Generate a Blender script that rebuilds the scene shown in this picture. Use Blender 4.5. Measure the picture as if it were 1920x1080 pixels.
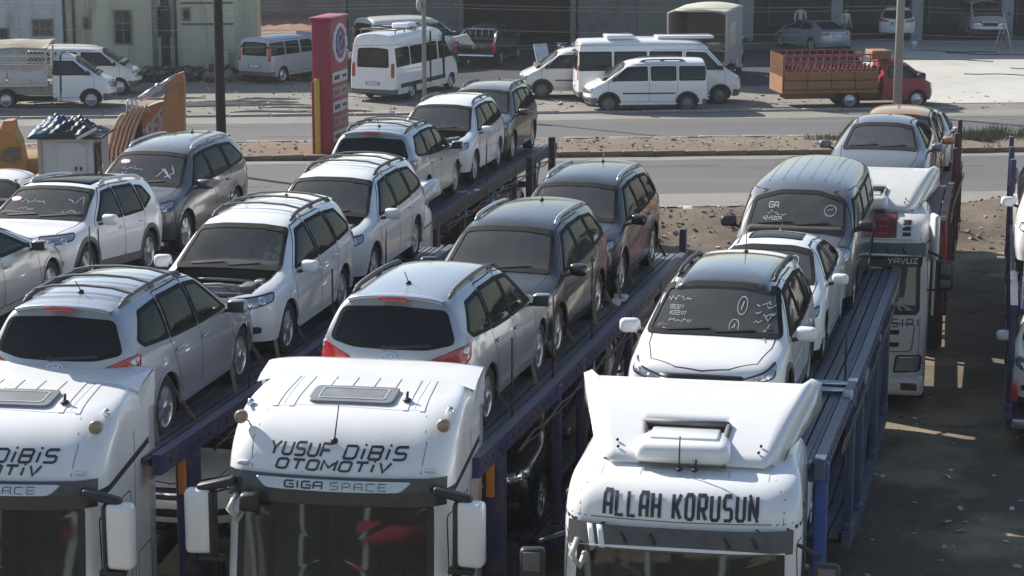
import bpy, bmesh, math, random
from math import sin, cos, tan, pi, radians as R, atan2, sqrt
from mathutils import Vector, Matrix
from mathutils.bvhtree import BVHTree

for _o in list(bpy.data.objects):
    bpy.data.objects.remove(_o)
S = bpy.context.scene
COL = S.collection

# ------------------------------------------------------------------ camera, sky, sun, exposure
CAM_H, PITCH, FOCAL = 9.6, R(11.7), 75.0
cam_d = bpy.data.cameras.new('camera')
cam_d.lens = FOCAL
cam_d.sensor_width = 36
cam_d.clip_end = 2000
cam = bpy.data.objects.new('camera', cam_d)
COL.objects.link(cam)
cam.location = (0, 0, CAM_H)
cam.rotation_euler = (pi / 2 - PITCH, 0, 0)
S.camera = cam

SUN_TO = Vector((-1.15, 0.93, 1.0)).normalized()      # towards the sun: ahead and to the left
sun_el = math.asin(SUN_TO.z)
sun_az = atan2(SUN_TO.x, SUN_TO.y)                    # clockwise from +Y
W = bpy.data.worlds.new('World')
S.world = W
W.use_nodes = True
wn = W.node_tree.nodes
sky = wn.new('ShaderNodeTexSky')
sky.sky_type = 'NISHITA'
sky.sun_disc = False
sky.sun_elevation = sun_el
sky.sun_rotation = sun_az
sky.air_density = 1.0
sky.dust_density = 1.0
sky.ozone_density = 1.0
bg = wn['Background']
W.node_tree.links.new(sky.outputs[0], bg.inputs[0])
bg.inputs[1].default_value = 0.085
sun_d = bpy.data.lights.new('sun', 'SUN')
sun_d.energy = 4.6
sun_d.angle = R(0.5)
sun_d.color = (1.0, 0.95, 0.87)
sun = bpy.data.objects.new('sun', sun_d)
COL.objects.link(sun)
sun.location = (-40, 40, 60)
sun.rotation_euler = SUN_TO.to_track_quat('Z', 'Y').to_euler()
S.view_settings.view_transform = 'Standard'
S.view_settings.look = 'None'
S.view_settings.exposure = 0.85
S.view_settings.gamma = 1
S.view_settings.use_curve_mapping = False
S.render.engine = 'CYCLES'
S.cycles.max_bounces = 8
S.cycles.transparent_max_bounces = 16

rnd = random.Random(7)

# ------------------------------------------------------------------ materials
MATS = {}

def _new(name):
    m = bpy.data.materials.new(name)
    m.use_nodes = True
    nt = m.node_tree
    b = nt.nodes['Principled BSDF']
    return m, nt, b

def _noise(nt, scale, detail=4, rough=0.6, coord='Object', obj_scale=None):
    tc = nt.nodes.new('ShaderNodeTexCoord')
    n = nt.nodes.new('ShaderNodeTexNoise')
    n.inputs['Scale'].default_value = scale
    n.inputs['Detail'].default_value = detail
    n.inputs['Roughness'].default_value = rough
    src = tc.outputs[coord]
    if obj_scale:
        mp = nt.nodes.new('ShaderNodeMapping')
        mp.inputs['Scale'].default_value = obj_scale
        nt.links.new(src, mp.inputs[0])
        src = mp.outputs[0]
    nt.links.new(src, n.inputs['Vector'])
    return n

def _ramp(nt, fac, stops):
    r = nt.nodes.new('ShaderNodeValToRGB')
    while len(r.color_ramp.elements) < len(stops):
        r.color_ramp.elements.new(0.5)
    for e, (p, c) in zip(r.color_ramp.elements, stops):
        e.position = p
        e.color = c if len(c) == 4 else (*c, 1)
    nt.links.new(fac, r.inputs[0])
    return r

def _mixc(nt, fac, a, b):
    m = nt.nodes.new('ShaderNodeMix')
    m.data_type = 'RGBA'
    for sock, v in ((m.inputs[0], fac), (m.inputs[6], a), (m.inputs[7], b)):
        if isinstance(v, (int, float)):
            sock.default_value = v
        elif isinstance(v, (tuple, list)):
            sock.default_value = (*v[:3], 1)
        else:
            nt.links.new(v, sock)
    return m.outputs[2]

def _math(nt, op, a, b=None):
    m = nt.nodes.new('ShaderNodeMath')
    m.operation = op
    for i, v in enumerate((a, b)):
        if v is None:
            continue
        if isinstance(v, (int, float)):
            m.inputs[i].default_value = v
        else:
            nt.links.new(v, m.inputs[i])
    return m.outputs[0]

def _updust(nt, amount, scale=2.5):
    """settled dust: more where the surface faces up, broken by noise"""
    g = nt.nodes.new('ShaderNodeNewGeometry')
    sx = nt.nodes.new('ShaderNodeSeparateXYZ')
    nt.links.new(g.outputs['Normal'], sx.inputs[0])
    up = nt.nodes.new('ShaderNodeMapRange')
    up.inputs[1].default_value = 0.15
    up.inputs[2].default_value = 0.95
    up.inputs[3].default_value = 0.03
    nt.links.new(sx.outputs[2], up.inputs[0])
    n = _noise(nt, scale, 6, 0.65)
    nr = nt.nodes.new('ShaderNodeMapRange')
    nr.inputs[1].default_value = 0.3
    nr.inputs[2].default_value = 0.7
    nr.inputs[3].default_value = 0.55
    nr.inputs[4].default_value = 1.0
    nt.links.new(n.outputs[0], nr.inputs[0])
    return _math(nt, 'MULTIPLY', _math(nt, 'MULTIPLY', up.outputs[0], nr.outputs[0]), amount)

DUST = (0.27, 0.26, 0.24)

TRIM = {}

def paint(name, rgb, metal=0.0, rough=0.32, dust=0.12, coat=0.9, lining=True):
    if name in MATS:
        return MATS[name]
    if lining:
        TRIM[name] = (rgb, metal, rough, dust, coat)
    m, nt, b = _new(name)
    d = _updust(nt, dust)
    g = nt.nodes.new('ShaderNodeNewGeometry')      # inside of the shell is cabin lining
    if not lining:
        g = nt.nodes.new('ShaderNodeValue')
        g.outputs[0].default_value = 0
    back = g.outputs['Backfacing'] if lining else g.outputs[0]
    gn = _noise(nt, 1.7, 8, .7, 'Object', (1, 1, .35))        # road grime: soft streaks and smudges
    gr = nt.nodes.new('ShaderNodeMapRange')
    gr.inputs[1].default_value, gr.inputs[2].default_value = .48, .78
    gr.inputs[4].default_value = .20 + dust * .5
    nt.links.new(gn.outputs[0], gr.inputs[0])
    lum = .33 * sum(rgb)
    grime = tuple(.55 * c + .12 * k for c, k in zip(rgb, (1, .93, .82))) if lum > .3 else tuple(.92 * c + .009 for c in rgb)
    base = _mixc(nt, gr.outputs[0], rgb, grime)
    nt.links.new(_mixc(nt, back, _mixc(nt, d, base, DUST), (.05, .048, .046)), b.inputs['Base Color'])
    nt.links.new(_math(nt, 'MULTIPLY', _math(nt, 'SUBTRACT', 1.0, back), metal), b.inputs['Metallic'])
    nt.links.new(_math(nt, 'MULTIPLY', _math(nt, 'SUBTRACT', 1.0, back), coat), b.inputs['Coat Weight'])
    rr = _math(nt, 'ADD', _math(nt, 'MULTIPLY', d, 0.5), rough)
    nt.links.new(rr, b.inputs['Roughness'])
    b.inputs['Coat Roughness'].default_value = 0.03 + dust * 0.12
    MATS[name] = m
    return m

def trim(m):
    """the same paint for pieces that are not a hollow shell"""
    if m.name in TRIM:
        return paint(m.name + '_trim', *TRIM[m.name], lining=False)
    return m

def plain(name, rgb, rough=0.6, metal=0.0, var=0.25, scale=6.0, bump=0.0, coord='Object', spec=0.5):
    if name in MATS:
        return MATS[name]
    m, nt, b = _new(name)
    n = _noise(nt, scale, 6, 0.65, coord)
    lo = tuple(c * (1 - var) for c in rgb)
    hi = tuple(min(1, c * (1 + var)) for c in rgb)
    r = _ramp(nt, n.outputs[0], [(0.3, lo), (0.7, hi)])
    nt.links.new(r.outputs[0], b.inputs['Base Color'])
    b.inputs['Roughness'].default_value = rough
    b.inputs['Metallic'].default_value = metal
    b.inputs['Specular IOR Level'].default_value = spec
    if bump:
        bp = nt.nodes.new('ShaderNodeBump')
        bp.inputs['Strength'].default_value = bump
        bp.inputs['Distance'].default_value = 0.03
        n2 = _noise(nt, scale * 4, 8, 0.7, coord)
        nt.links.new(n2.outputs[0], bp.inputs['Height'])
        nt.links.new(bp.outputs[0], b.inputs['Normal'])
    MATS[name] = m
    return m

def worn(name, rgb, under, amount=0.4, rough=0.5, metal=0.0, scale=5.0, stretch=None, dust=0.2, spec=0.5):
    """paint worn or streaked to an under colour"""
    if name in MATS:
        return MATS[name]
    m, nt, b = _new(name)
    n = _noise(nt, scale, 8, 0.7, 'Object', stretch)
    f = nt.nodes.new('ShaderNodeMapRange')
    f.inputs[1].default_value = 0.62 - 0.25 * amount
    f.inputs[2].default_value = 0.80 - 0.2 * amount
    nt.links.new(n.outputs[0], f.inputs[0])
    c = _mixc(nt, f.outputs[0], rgb, under)
    c = _mixc(nt, _updust(nt, dust), c, DUST)
    nt.links.new(c, b.inputs['Base Color'])
    b.inputs['Roughness'].default_value = rough
    b.inputs['Metallic'].default_value = metal
    b.inputs['Specular IOR Level'].default_value = spec
    MATS[name] = m
    return m

def glass(name, tint=(0.25, 0.28, 0.28), dust=0.25, dust_rgb=(0.16, 0.17, 0.165), spec=1.0):
    """thin pane: tinted see-through, a film of dust, and sky reflection by angle"""
    if name in MATS:
        return MATS[name]
    m, nt, b = _new(name)
    nt.nodes.remove(b)
    out = nt.nodes['Material Output']
    tr = nt.nodes.new('ShaderNodeBsdfTransparent')
    tr.inputs[0].default_value = (*tint, 1)
    df = nt.nodes.new('ShaderNodeBsdfDiffuse')
    df.inputs[0].default_value = (*dust_rgb, 1)
    gl = nt.nodes.new('ShaderNodeBsdfGlossy')
    gl.inputs['Roughness'].default_value = 0.03 + 0.1 * dust
    ge = nt.nodes.new('ShaderNodeNewGeometry')
    dt = nt.nodes.new('ShaderNodeVectorMath')
    dt.operation = 'DOT_PRODUCT'
    nt.links.new(ge.outputs['Incoming'], dt.inputs[0])
    nt.links.new(ge.outputs['Normal'], dt.inputs[1])
    ca = _math(nt, 'SUBTRACT', 1.0, _math(nt, 'ABSOLUTE', dt.outputs['Value']))
    fres = _math(nt, 'ADD', _math(nt, 'MULTIPLY', _math(nt, 'POWER', ca, 5.0), 0.93), 0.07)
    n = _noise(nt, 3.0, 6, 0.6)
    nr = nt.nodes.new('ShaderNodeMapRange')
    nr.inputs[1].default_value = 0.3
    nr.inputs[2].default_value = 0.7
    nr.inputs[3].default_value = 0.75 * dust
    nr.inputs[4].default_value = min(1, 1.15 * dust)
    nt.links.new(n.outputs[0], nr.inputs[0])
    m1 = nt.nodes.new('ShaderNodeMixShader')
    nt.links.new(nr.outputs[0], m1.inputs[0])
    nt.links.new(tr.outputs[0], m1.inputs[1])
    nt.links.new(df.outputs[0], m1.inputs[2])
    m2 = nt.nodes.new('ShaderNodeMixShader')
    nt.links.new(_math(nt, 'MULTIPLY', fres, spec), m2.inputs[0])
    nt.links.new(m1.outputs[0], m2.inputs[1])
    nt.links.new(gl.outputs[0], m2.inputs[2])
    nt.links.new(m2.outputs[0], out.inputs[0])
    MATS[name] = m
    return m

# common materials
RUBBER = plain('rubber', (0.022, 0.022, 0.023), 0.85, var=0.3, spec=.2)
SEAL = plain('seal_rubber', (0.018, 0.018, 0.019), 0.75, var=0.2, spec=.15)
TYRE = plain('tyre_rubber', (0.03, 0.029, 0.028), 0.9, var=0.35, scale=9)
PLASTIC = plain('black_plastic', (0.022, 0.022, 0.024), 0.5, var=0.2)
GREYPL = plain('grey_plastic', (0.11, 0.11, 0.115), 0.55, var=0.15)
GAP = plain('seam_dark', (0.012, 0.012, 0.013), 0.9, var=0.1)
CHROME = plain('chrome', (0.78, 0.79, 0.8), 0.12, 1.0, var=0.05)
ALLOY = plain('alloy_wheel', (0.52, 0.53, 0.55), 0.32, 0.85, var=0.12)
STEELRIM = plain('steel_rim', (0.16, 0.16, 0.17), 0.5, 0.6, var=0.2)
INTERIOR = plain('cabin_trim', (0.05, 0.048, 0.046), 0.8, var=0.2)
BEIGE = plain('seat_beige', (0.22, 0.19, 0.15), 0.8, var=0.15)
SEAT = plain('seat_cloth', (0.075, 0.073, 0.072), 0.85, var=0.2)
RED_L = paint('red_lamp_lens', (0.42, 0.012, 0.018), 0, 0.12, 0.04, 1.0, False)
CLEAR_L = paint('clear_lamp_lens', (0.42, 0.43, 0.46), 0.55, 0.12, 0.05, 1.0, False)
LAMP_IN = plain('lamp_reflector', (0.7, 0.71, 0.74), 0.12, 1.0, var=0.1)
LAMP_DK = plain('lamp_housing', (0.05, 0.052, 0.06), 0.2, 0.3, var=0.2)
PLATE = plain('plate_white', (0.62, 0.62, 0.6), 0.5, var=0.08)
WHITE_T = plain('white_marker', (0.75, 0.75, 0.73), 0.8, var=0.1)
CHALK = plain('chalk_marker', (0.46, 0.47, 0.46), 0.9, var=0.35, scale=30)
INK = plain('black_lettering', (0.035, 0.035, 0.045), 0.5, var=0.1)
AMBER = paint('amber_lens', (0.75, 0.25, 0.03), 0, 0.2, 0.05, 0.8, False)
G_WS = glass('windscreen_glass', (0.30, 0.33, 0.32), 0.38, (0.17, 0.178, 0.17), 0.9)
G_WSC = glass('clear_windscreen', (0.85, 0.88, 0.86), 0.22, (0.20, 0.21, 0.20), 0.8)
G_DK = glass('tinted_glass', (0.03, 0.034, 0.036), 0.07, (0.13, 0.135, 0.135), .5)
G_MID = glass('side_glass', (0.13, 0.155, 0.155), 0.09, (0.15, 0.16, 0.16), .55)
G_TRUCK = glass('truck_glass', (0.34, 0.41, 0.42), 0.16, (0.12, 0.145, 0.15), 1.7)

# ------------------------------------------------------------------ objects
def tag(o, label=None, cat=None, group=None, kind=None):
    if label: o['label'] = label
    if cat: o['category'] = cat
    if group: o['group'] = group
    if kind: o['kind'] = kind
    return o

def thing(name, label, cat, loc=(0, 0, 0), rz=0.0, group=None, pitch=0.0, scale=1.0):
    o = bpy.data.objects.new(name, None)
    COL.objects.link(o)
    o.empty_display_size = 0.3
    o.matrix_world = Matrix.Translation(loc) @ Matrix.Rotation(rz, 4, 'Z') @ Matrix.Rotation(-pitch, 4, 'Y') @ Matrix.Scale(scale, 4)
    return tag(o, label, cat, group)

class MB:
    """collects faces of one mesh"""
    def __init__(s):
        s.v, s.f, s.m, s.sm = [], [], [], []

    def add(s, verts, faces, mi=0, smooth=False):
        b = len(s.v)
        s.v += [tuple(p) for p in verts]
        for f in faces:
            s.f.append(tuple(b + i for i in f))
            s.m.append(mi)
            s.sm.append(smooth)
        return s

    def box(s, c, size, rz=0.0, mi=0, rx=0.0, ry=0.0):
        hx, hy, hz = size[0] / 2, size[1] / 2, size[2] / 2
        M = Matrix.Translation(c) @ Matrix.Rotation(rz, 4, 'Z') @ Matrix.Rotation(ry, 4, 'Y') @ Matrix.Rotation(rx, 4, 'X')
        vs = [M @ Vector((x, y, z)) for x in (-hx, hx) for y in (-hy, hy) for z in (-hz, hz)]
        return s.add(vs, [(0, 1, 3, 2), (4, 6, 7, 5), (0, 4, 5, 1), (2, 3, 7, 6), (0, 2, 6, 4), (1, 5, 7, 3)], mi)

    def bbox(s, lo, hi, mi=0):
        return s.box([(a + b) / 2 for a, b in zip(lo, hi)], [b - a for a, b in zip(lo, hi)], 0, mi)

    def rbox(s, c, size, r=0.02, rz=0.0, mi=0, seg=2, rx=0.0, ry=0.0):
        """box with rounded edges"""
        bm = bmesh.new()
        bmesh.ops.create_cube(bm, size=1)
        for v in bm.verts:
            v.co = Vector((v.co.x * size[0], v.co.y * size[1], v.co.z * size[2]))
        bmesh.ops.bevel(bm, geom=list(bm.edges), offset=min(r, min(size) * 0.49), segments=seg, affect='EDGES', profile=0.5)
        M = Matrix.Translation(c) @ Matrix.Rotation(rz, 4, 'Z') @ Matrix.Rotation(ry, 4, 'Y') @ Matrix.Rotation(rx, 4, 'X')
        bm.verts.index_update()
        s.add([M @ v.co for v in bm.verts], [[v.index for v in f.verts] for f in bm.faces], mi, True)
        bm.free()
        return s

    def beam(s, a, b, w, h, mi=0, up=(0, 0, 1)):
        """rectangular bar from a to b"""
        a, b = Vector(a), Vector(b)
        d = (b - a).normalized()
        side = d.cross(Vector(up))
        if side.length < 1e-4:
            side = Vector((1, 0, 0))
        side.normalize()
        u = side.cross(d).normalized()
        vs = [p + side * (w / 2 * i) + u * (h / 2 * j) for p in (a, b) for i, j in ((-1, -1), (1, -1), (1, 1), (-1, 1))]
        return s.add(vs, [(3, 2, 1, 0), (4, 5, 6, 7), (0, 1, 5, 4), (1, 2, 6, 5), (2, 3, 7, 6), (3, 0, 4, 7)], mi)

    def tube(s, path, r, n=8, mi=0, cap=True, taper=None):
        P = [Vector(p) for p in path]
        rings = []
        prev = None
        for i, p in enumerate(P):
            d = (P[min(i + 1, len(P) - 1)] - P[max(i - 1, 0)]).normalized()
            ref = Vector((0, 0, 1)) if abs(d.z) < 0.9 else Vector((1, 0, 0))
            a = d.cross(ref).normalized()
            if prev is not None and a.dot(prev) < 0:
                a = -a
            prev = a
            bb = a.cross(d)
            rr = r if taper is None else r * taper[i]
            rings.append([p + a * (rr * cos(2 * pi * k / n)) + bb * (rr * sin(2 * pi * k / n)) for k in range(n)])
        vs = [q for g in rings for q in g]
        fs = [(i * n + k, i * n + (k + 1) % n, (i + 1) * n + (k + 1) % n, (i + 1) * n + k) for i in range(len(P) - 1) for k in range(n)]
        s.add(vs, fs, mi, True)
        if cap:
            s.add(rings[0], [tuple(range(n))[::-1]], mi)
            s.add(rings[-1], [tuple(range(n))], mi)
        return s

    def lathe(s, prof, n=24, mi=0, axis='y', c=(0, 0, 0), smooth=True, closed=False):
        """profile (radius, along axis)"""
        vs = []
        for k in range(n):
            a = 2 * pi * k / n
            for r, h in prof:
                if axis == 'y':
                    vs.append((c[0] + r * cos(a), c[1] + h, c[2] + r * sin(a)))
                elif axis == 'x':
                    vs.append((c[0] + h, c[1] + r * cos(a), c[2] + r * sin(a)))
                else:
                    vs.append((c[0] + r * cos(a), c[1] + r * sin(a), c[2] + h))
        m = len(prof)
        fs = []
        for k in range(n):
            k2 = (k + 1) % n
            for j in range(m if closed else m - 1):
                j2 = (j + 1) % m
                fs.append((k * m + j, k * m + j2, k2 * m + j2, k2 * m + j))
        return s.add(vs, fs, mi, smooth)

    def prism(s, poly, z0, z1, mi=0, axes='xy'):
        n = len(poly)
        def P(a, b, h):
            return {'xy': (a, b, h), 'xz': (a, h, b), 'yz': (h, a, b)}[axes]
        vs = [P(a, b, z0) for a, b in poly] + [P(a, b, z1) for a, b in poly]
        fs = [tuple(range(n))[::-1], tuple(range(n, 2 * n))] + [(i, (i + 1) % n, n + (i + 1) % n, n + i) for i in range(n)]
        return s.add(vs, fs, mi)

    def grid(s, fn, nu, nv, mi=0, smooth=True):
        vs = [fn(i / nu, j / nv) for i in range(nu + 1) for j in range(nv + 1)]
        w = nv + 1
        return s.add(vs, [(i * w + j, (i + 1) * w + j, (i + 1) * w + j + 1, i * w + j + 1) for i in range(nu) for j in range(nv)], mi, smooth)

    def ball(s, c, r, nu=10, nv=8, mi=0, sq=(1, 1, 1)):
        vs, fs = [], []
        for j in range(nv + 1):
            t = pi * j / nv
            for i in range(nu):
                a = 2 * pi * i / nu
                vs.append((c[0] + r * sq[0] * sin(t) * cos(a), c[1] + r * sq[1] * sin(t) * sin(a), c[2] + r * sq[2] * cos(t)))
        for j in range(nv):
            for i in range(nu):
                i2 = (i + 1) % nu
                fs.append((j * nu + i, (j + 1) * nu + i, (j + 1) * nu + i2, j * nu + i2))
        return s.add(vs, fs, mi, True)

    def mesh(s, name, mats):
        me = bpy.data.meshes.new(name)
        me.from_pydata(s.v, [], s.f)
        for m in (mats if isinstance(mats, (list, tuple)) else [mats]):
            me.materials.append(m)
        me.polygons.foreach_set('material_index', s.m)
        me.polygons.foreach_set('use_smooth', s.sm)
        bm = bmesh.new()
        bm.from_mesh(me)
        bmesh.ops.remove_doubles(bm, verts=bm.verts, dist=1e-5)
        bmesh.ops.recalc_face_normals(bm, faces=bm.faces)
        bm.to_mesh(me)
        bm.free()
        return me

    def build(s, name, mats, parent=None, loc=None, rz=0.0, label=None):
        o = bpy.data.objects.new(name, s.mesh(name, mats))
        COL.objects.link(o)
        if parent: o.parent = parent
        if loc: o.location = loc
        if rz: o.rotation_euler.z = rz
        if label: o['label'] = label
        return o

def put(name, me, parent=None, loc=(0, 0, 0), rot=(0, 0, 0), label=None):
    o = bpy.data.objects.new(name, me)
    COL.objects.link(o)
    if parent: o.parent = parent
    o.location = loc
    o.rotation_euler = rot
    if label: o['label'] = label
    return o

def kids(o):
    return [c for c in COL.objects if c.parent == o]

def copy_tree(o, parent=None, sub=None):
    c = o.copy()
    COL.objects.link(c)
    if parent: c.parent = parent
    for ch in o.children:
        copy_tree(ch, c)
    return c

# ------------------------------------------------------------------ outlines and surface-projected pieces
def rounded(poly, r=0.05, n=4):
    """round the corners of a closed 2-D polygon"""
    out = []
    N = len(poly)
    for i in range(N):
        rr = r
        p = poly[i]
        if len(p) == 3:
            rr = p[2]
        p = Vector(p[:2])
        a = Vector(poly[i - 1][:2]) - p
        b = Vector(poly[(i + 1) % N][:2]) - p
        la, lb = a.length, b.length
        t = min(rr, la * 0.45, lb * 0.45)
        pa, pb = p + a / la * t, p + b / lb * t
        for k in range(n + 1):
            u = k / n
            out.append(tuple((1 - u) ** 2 * pa + 2 * u * (1 - u) * p + u * u * pb))
    return out

def resample(poly, step, closed=True):
    out = []
    N = len(poly)
    for i in range(N if closed else N - 1):
        a, b = Vector(poly[i]), Vector(poly[(i + 1) % N])
        k = max(1, int((b - a).length / step))
        for j in range(k):
            out.append(tuple(a.lerp(b, j / k)))
    if not closed:
        out.append(tuple(poly[-1]))
    return out

def offset_poly(poly, d):
    """inward offset of a closed polygon (either winding)"""
    N = len(poly)
    A = sum(poly[i][0] * poly[(i + 1) % N][1] - poly[(i + 1) % N][0] * poly[i][1] for i in range(N))
    sg = 1 if A > 0 else -1
    out = []
    for i in range(N):
        a, p, b = Vector(poly[i - 1]), Vector(poly[i]), Vector(poly[(i + 1) % N])
        t = (b - a)
        if t.length < 1e-9:
            out.append(tuple(p)); continue
        t.normalize()
        out.append(tuple(p + Vector((-t.y, t.x)) * (d * sg)))
    return out

class Proj:
    """places 2-D outlines onto a surface, looking along -d; u runs sideways, v up"""
    def __init__(s, bvh, d):
        s.b = bvh
        s.d = Vector(d).normalized()
        if abs(s.d.z) > 0.9:
            s.r, s.u = Vector((1, 0, 0)), Vector((0, 1, 0))
        else:
            s.r = Vector((-s.d.y, s.d.x, 0)).normalized()
            s.u = s.d.cross(s.r) if abs(s.d.z) > 0.01 else Vector((0, 0, 1))
        s.last = 0.0

    def pt(s, u, v, off=0.0):
        o = s.r * u + s.u * v + s.d * 20
        h, n, i, dist = s.b.ray_cast(o, -s.d)
        if h is None:
            q = s.r * u + s.u * v + s.d * s.last
            h, n, i, dist = s.b.find_nearest(q)
        else:
            s.last = h.dot(s.d)
        if n.dot(s.d) < 0:
            n = -n
        return h + n * off

    def panel(s, mb, poly, off=0.004, rings=(1, .7, .4, .15), mi=0, rim=True, step=0.12, edge=-0.004):
        P = resample(poly, step)
        c = Vector((sum(p[0] for p in P) / len(P), sum(p[1] for p in P) / len(P)))
        n = len(P)
        lv = []
        if rim:
            lv.append([s.pt(p[0], p[1], edge) for p in P])
        for k in rings:
            lv.append([s.pt(*(c + (Vector(p) - c) * k), off) for p in P])
        cp = s.pt(c.x, c.y, off)
        vs = [q for L in lv for q in L] + [cp]
        fs = [(a * n + i, a * n + (i + 1) % n, (a + 1) * n + (i + 1) % n, (a + 1) * n + i) for a in range(len(lv) - 1) for i in range(n)]
        b = (len(lv) - 1) * n
        fs += [(b + i, b + (i + 1) % n, len(vs) - 1) for i in range(n)]
        return mb.add(vs, fs, mi, True)

    def ring(s, mb, outer, width, off=0.005, mi=0, step=0.12, edge=-0.004):
        P = resample(outer, step)
        Q = offset_poly(P, width)
        n = len(P)
        lv = [[s.pt(p[0], p[1], edge) for p in P], [s.pt(p[0], p[1], off) for p in P], [s.pt(q[0], q[1], off) for q in Q], [s.pt(q[0], q[1], edge) for q in Q]]
        vs = [q for L in lv for q in L]
        fs = [(a * n + i, a * n + (i + 1) % n, (a + 1) * n + (i + 1) % n, (a + 1) * n + i) for a in range(3) for i in range(n)]
        return mb.add(vs, fs, mi, False)

    def strip(s, mb, path, width, off=0.002, mi=0, closed=False, step=0.08, thick=0.004):
        P = resample(path, step, closed)
        N = len(P)
        A, B = [], []
        for i in range(N):
            a = Vector(P[i - 1] if (i > 0 or closed) else P[i])
            b = Vector(P[(i + 1) % N] if (i < N - 1 or closed) else P[i])
            t = b - a
            if t.length < 1e-9: t = Vector((1, 0))
            t.normalize()
            nn = Vector((-t.y, t.x)) * (width / 2)
            p = Vector(P[i])
            A.append(p + nn); B.append(p - nn)
        lv = [[s.pt(*q, off - thick) for q in A], [s.pt(*q, off) for q in A], [s.pt(*q, off) for q in B], [s.pt(*q, off - thick) for q in B]]
        vs = [q for L in lv for q in L]
        fs = []
        for a in range(3):
            for i in range(N if closed else N - 1):
                j = (i + 1) % N
                fs.append((a * N + i, a * N + j, (a + 1) * N + j, (a + 1) * N + i))
        return mb.add(vs, fs, mi, False)

def mir(poly):
    return [(-p[0],) + tuple(p[1:]) for p in poly][::-1]

def sym(half):
    """half outline (u>=0, from bottom to top) to a closed symmetric outline"""
    return list(half) + [(-p[0],) + tuple(p[1:]) for p in reversed(half) if abs(p[0]) > 1e-6]

# ------------------------------------------------------------------ squared stroke lettering
GLYPH = {   # strokes on a 4 x 6 cell
 'A': [[(0, 0), (0, 5), (1, 6), (4, 6), (4, 0)], [(0, 2.6), (4, 2.6)]], 'B': [[(0, 0), (0, 6), (3.5, 6), (4, 5.2), (4, 3.6), (3.5, 3.1), (0, 3.1)], [(3.5, 3.1), (4, 2.5), (4, .6), (3.5, 0), (0, 0)]],
 'C': [[(4, 6), (.8, 6), (0, 5.2), (0, .8), (.8, 0), (4, 0)]], 'D': [[(0, 0), (0, 6), (3.2, 6), (4, 5.2), (4, .8), (3.2, 0), (0, 0)]],
 'E': [[(4, 6), (0, 6), (0, 0), (4, 0)], [(0, 3), (3.4, 3)]], 'F': [[(4, 6), (0, 6), (0, 0)], [(0, 3), (3.4, 3)]],
 'G': [[(4, 6), (.8, 6), (0, 5.2), (0, .8), (.8, 0), (4, 0), (4, 3), (2, 3)]], 'H': [[(0, 0), (0, 6)], [(4, 0), (4, 6)], [(0, 3), (4, 3)]],
 'I': [[(.6, 0), (.6, 6)]], 'i': [[(.6, 0), (.6, 4.9)], [(.6, 6.2), (.6, 7.2)]], 'K': [[(0, 0), (0, 6)], [(0, 2.8), (1.4, 3.2), (4, 6)], [(1.4, 3.2), (4, 0)]],
 'L': [[(0, 6), (0, 0), (4, 0)]], 'M': [[(0, 0), (0, 6), (2.5, 2), (5, 6), (5, 0)]], 'N': [[(0, 0), (0, 6), (4, 0), (4, 6)]],
 'O': [[(.8, 0), (0, .8), (0, 5.2), (.8, 6), (3.2, 6), (4, 5.2), (4, .8), (3.2, 0), (.8, 0)]], 'P': [[(0, 0), (0, 6), (3.4, 6), (4, 5.4), (4, 3.2), (3.4, 2.6), (0, 2.6)]],
 'R': [[(0, 0), (0, 6), (3.4, 6), (4, 5.4), (4, 3.3), (3.4, 2.8), (0, 2.8)], [(2, 2.8), (4, 0)]], 'S': [[(4, 6), (.7, 6), (0, 5.3), (0, 3.6), (.7, 3), (3.3, 3), (4, 2.4), (4, .7), (3.3, 0), (0, 0)]],
 'T': [[(0, 6), (4.4, 6)], [(2.2, 6), (2.2, 0)]], 'U': [[(0, 6), (0, .8), (.8, 0), (3.2, 0), (4, .8), (4, 6)]], 'V': [[(0, 6), (2, 0), (4, 6)]],
 'Y': [[(0, 6), (2.1, 3.1), (4.2, 6)], [(2.1, 3.1), (2.1, 0)]], 'Z': [[(0, 6), (4, 6), (0, 0), (4, 0)]], '2': [[(0, 6), (4, 6), (4, 3), (0, 3), (0, 0), (4, 0)]],
 '0': [[(0, 0), (0, 6), (4, 6), (4, 0), (0, 0)]], '3': [[(0, 6), (4, 6), (4, 0), (0, 0)], [(1, 3), (4, 3)]], '1': [[(.6, 5), (1.6, 6), (1.6, 0)]], '7': [[(0, 6), (4, 6), (1.5, 0)]],
 '4': [[(3, 0), (3, 6), (0, 2), (4, 2)]], '5': [[(4, 6), (0, 6), (0, 3.4), (4, 3.4), (4, 0), (0, 0)]], '9': [[(4, 0), (4, 6), (0, 6), (0, 3), (4, 3)]], '8': [[(0, 0), (0, 6), (4, 6), (4, 0), (0, 0)], [(0, 3), (4, 3)]],
}

def text_strokes(txt, h, wscale=1.0, gap=1.7, shear=0.0):
    """list of 2-D polylines for a word, starting at x=0; total width"""
    k = h / 6.0
    x = 0.0
    out = []
    for ch in txt:
        if ch == ' ':
            x += 3.2 * wscale
            continue
        g = GLYPH[ch]
        w = max(p[0] for st in g for p in st)
        if ch in 'Ii': w = 1.2
        for st in g:
            out.append([((x + p[0] * wscale + shear * p[1]) * k, p[1] * k) for p in st])
        x += w * wscale + gap
    return out, (x - gap) * k

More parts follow.
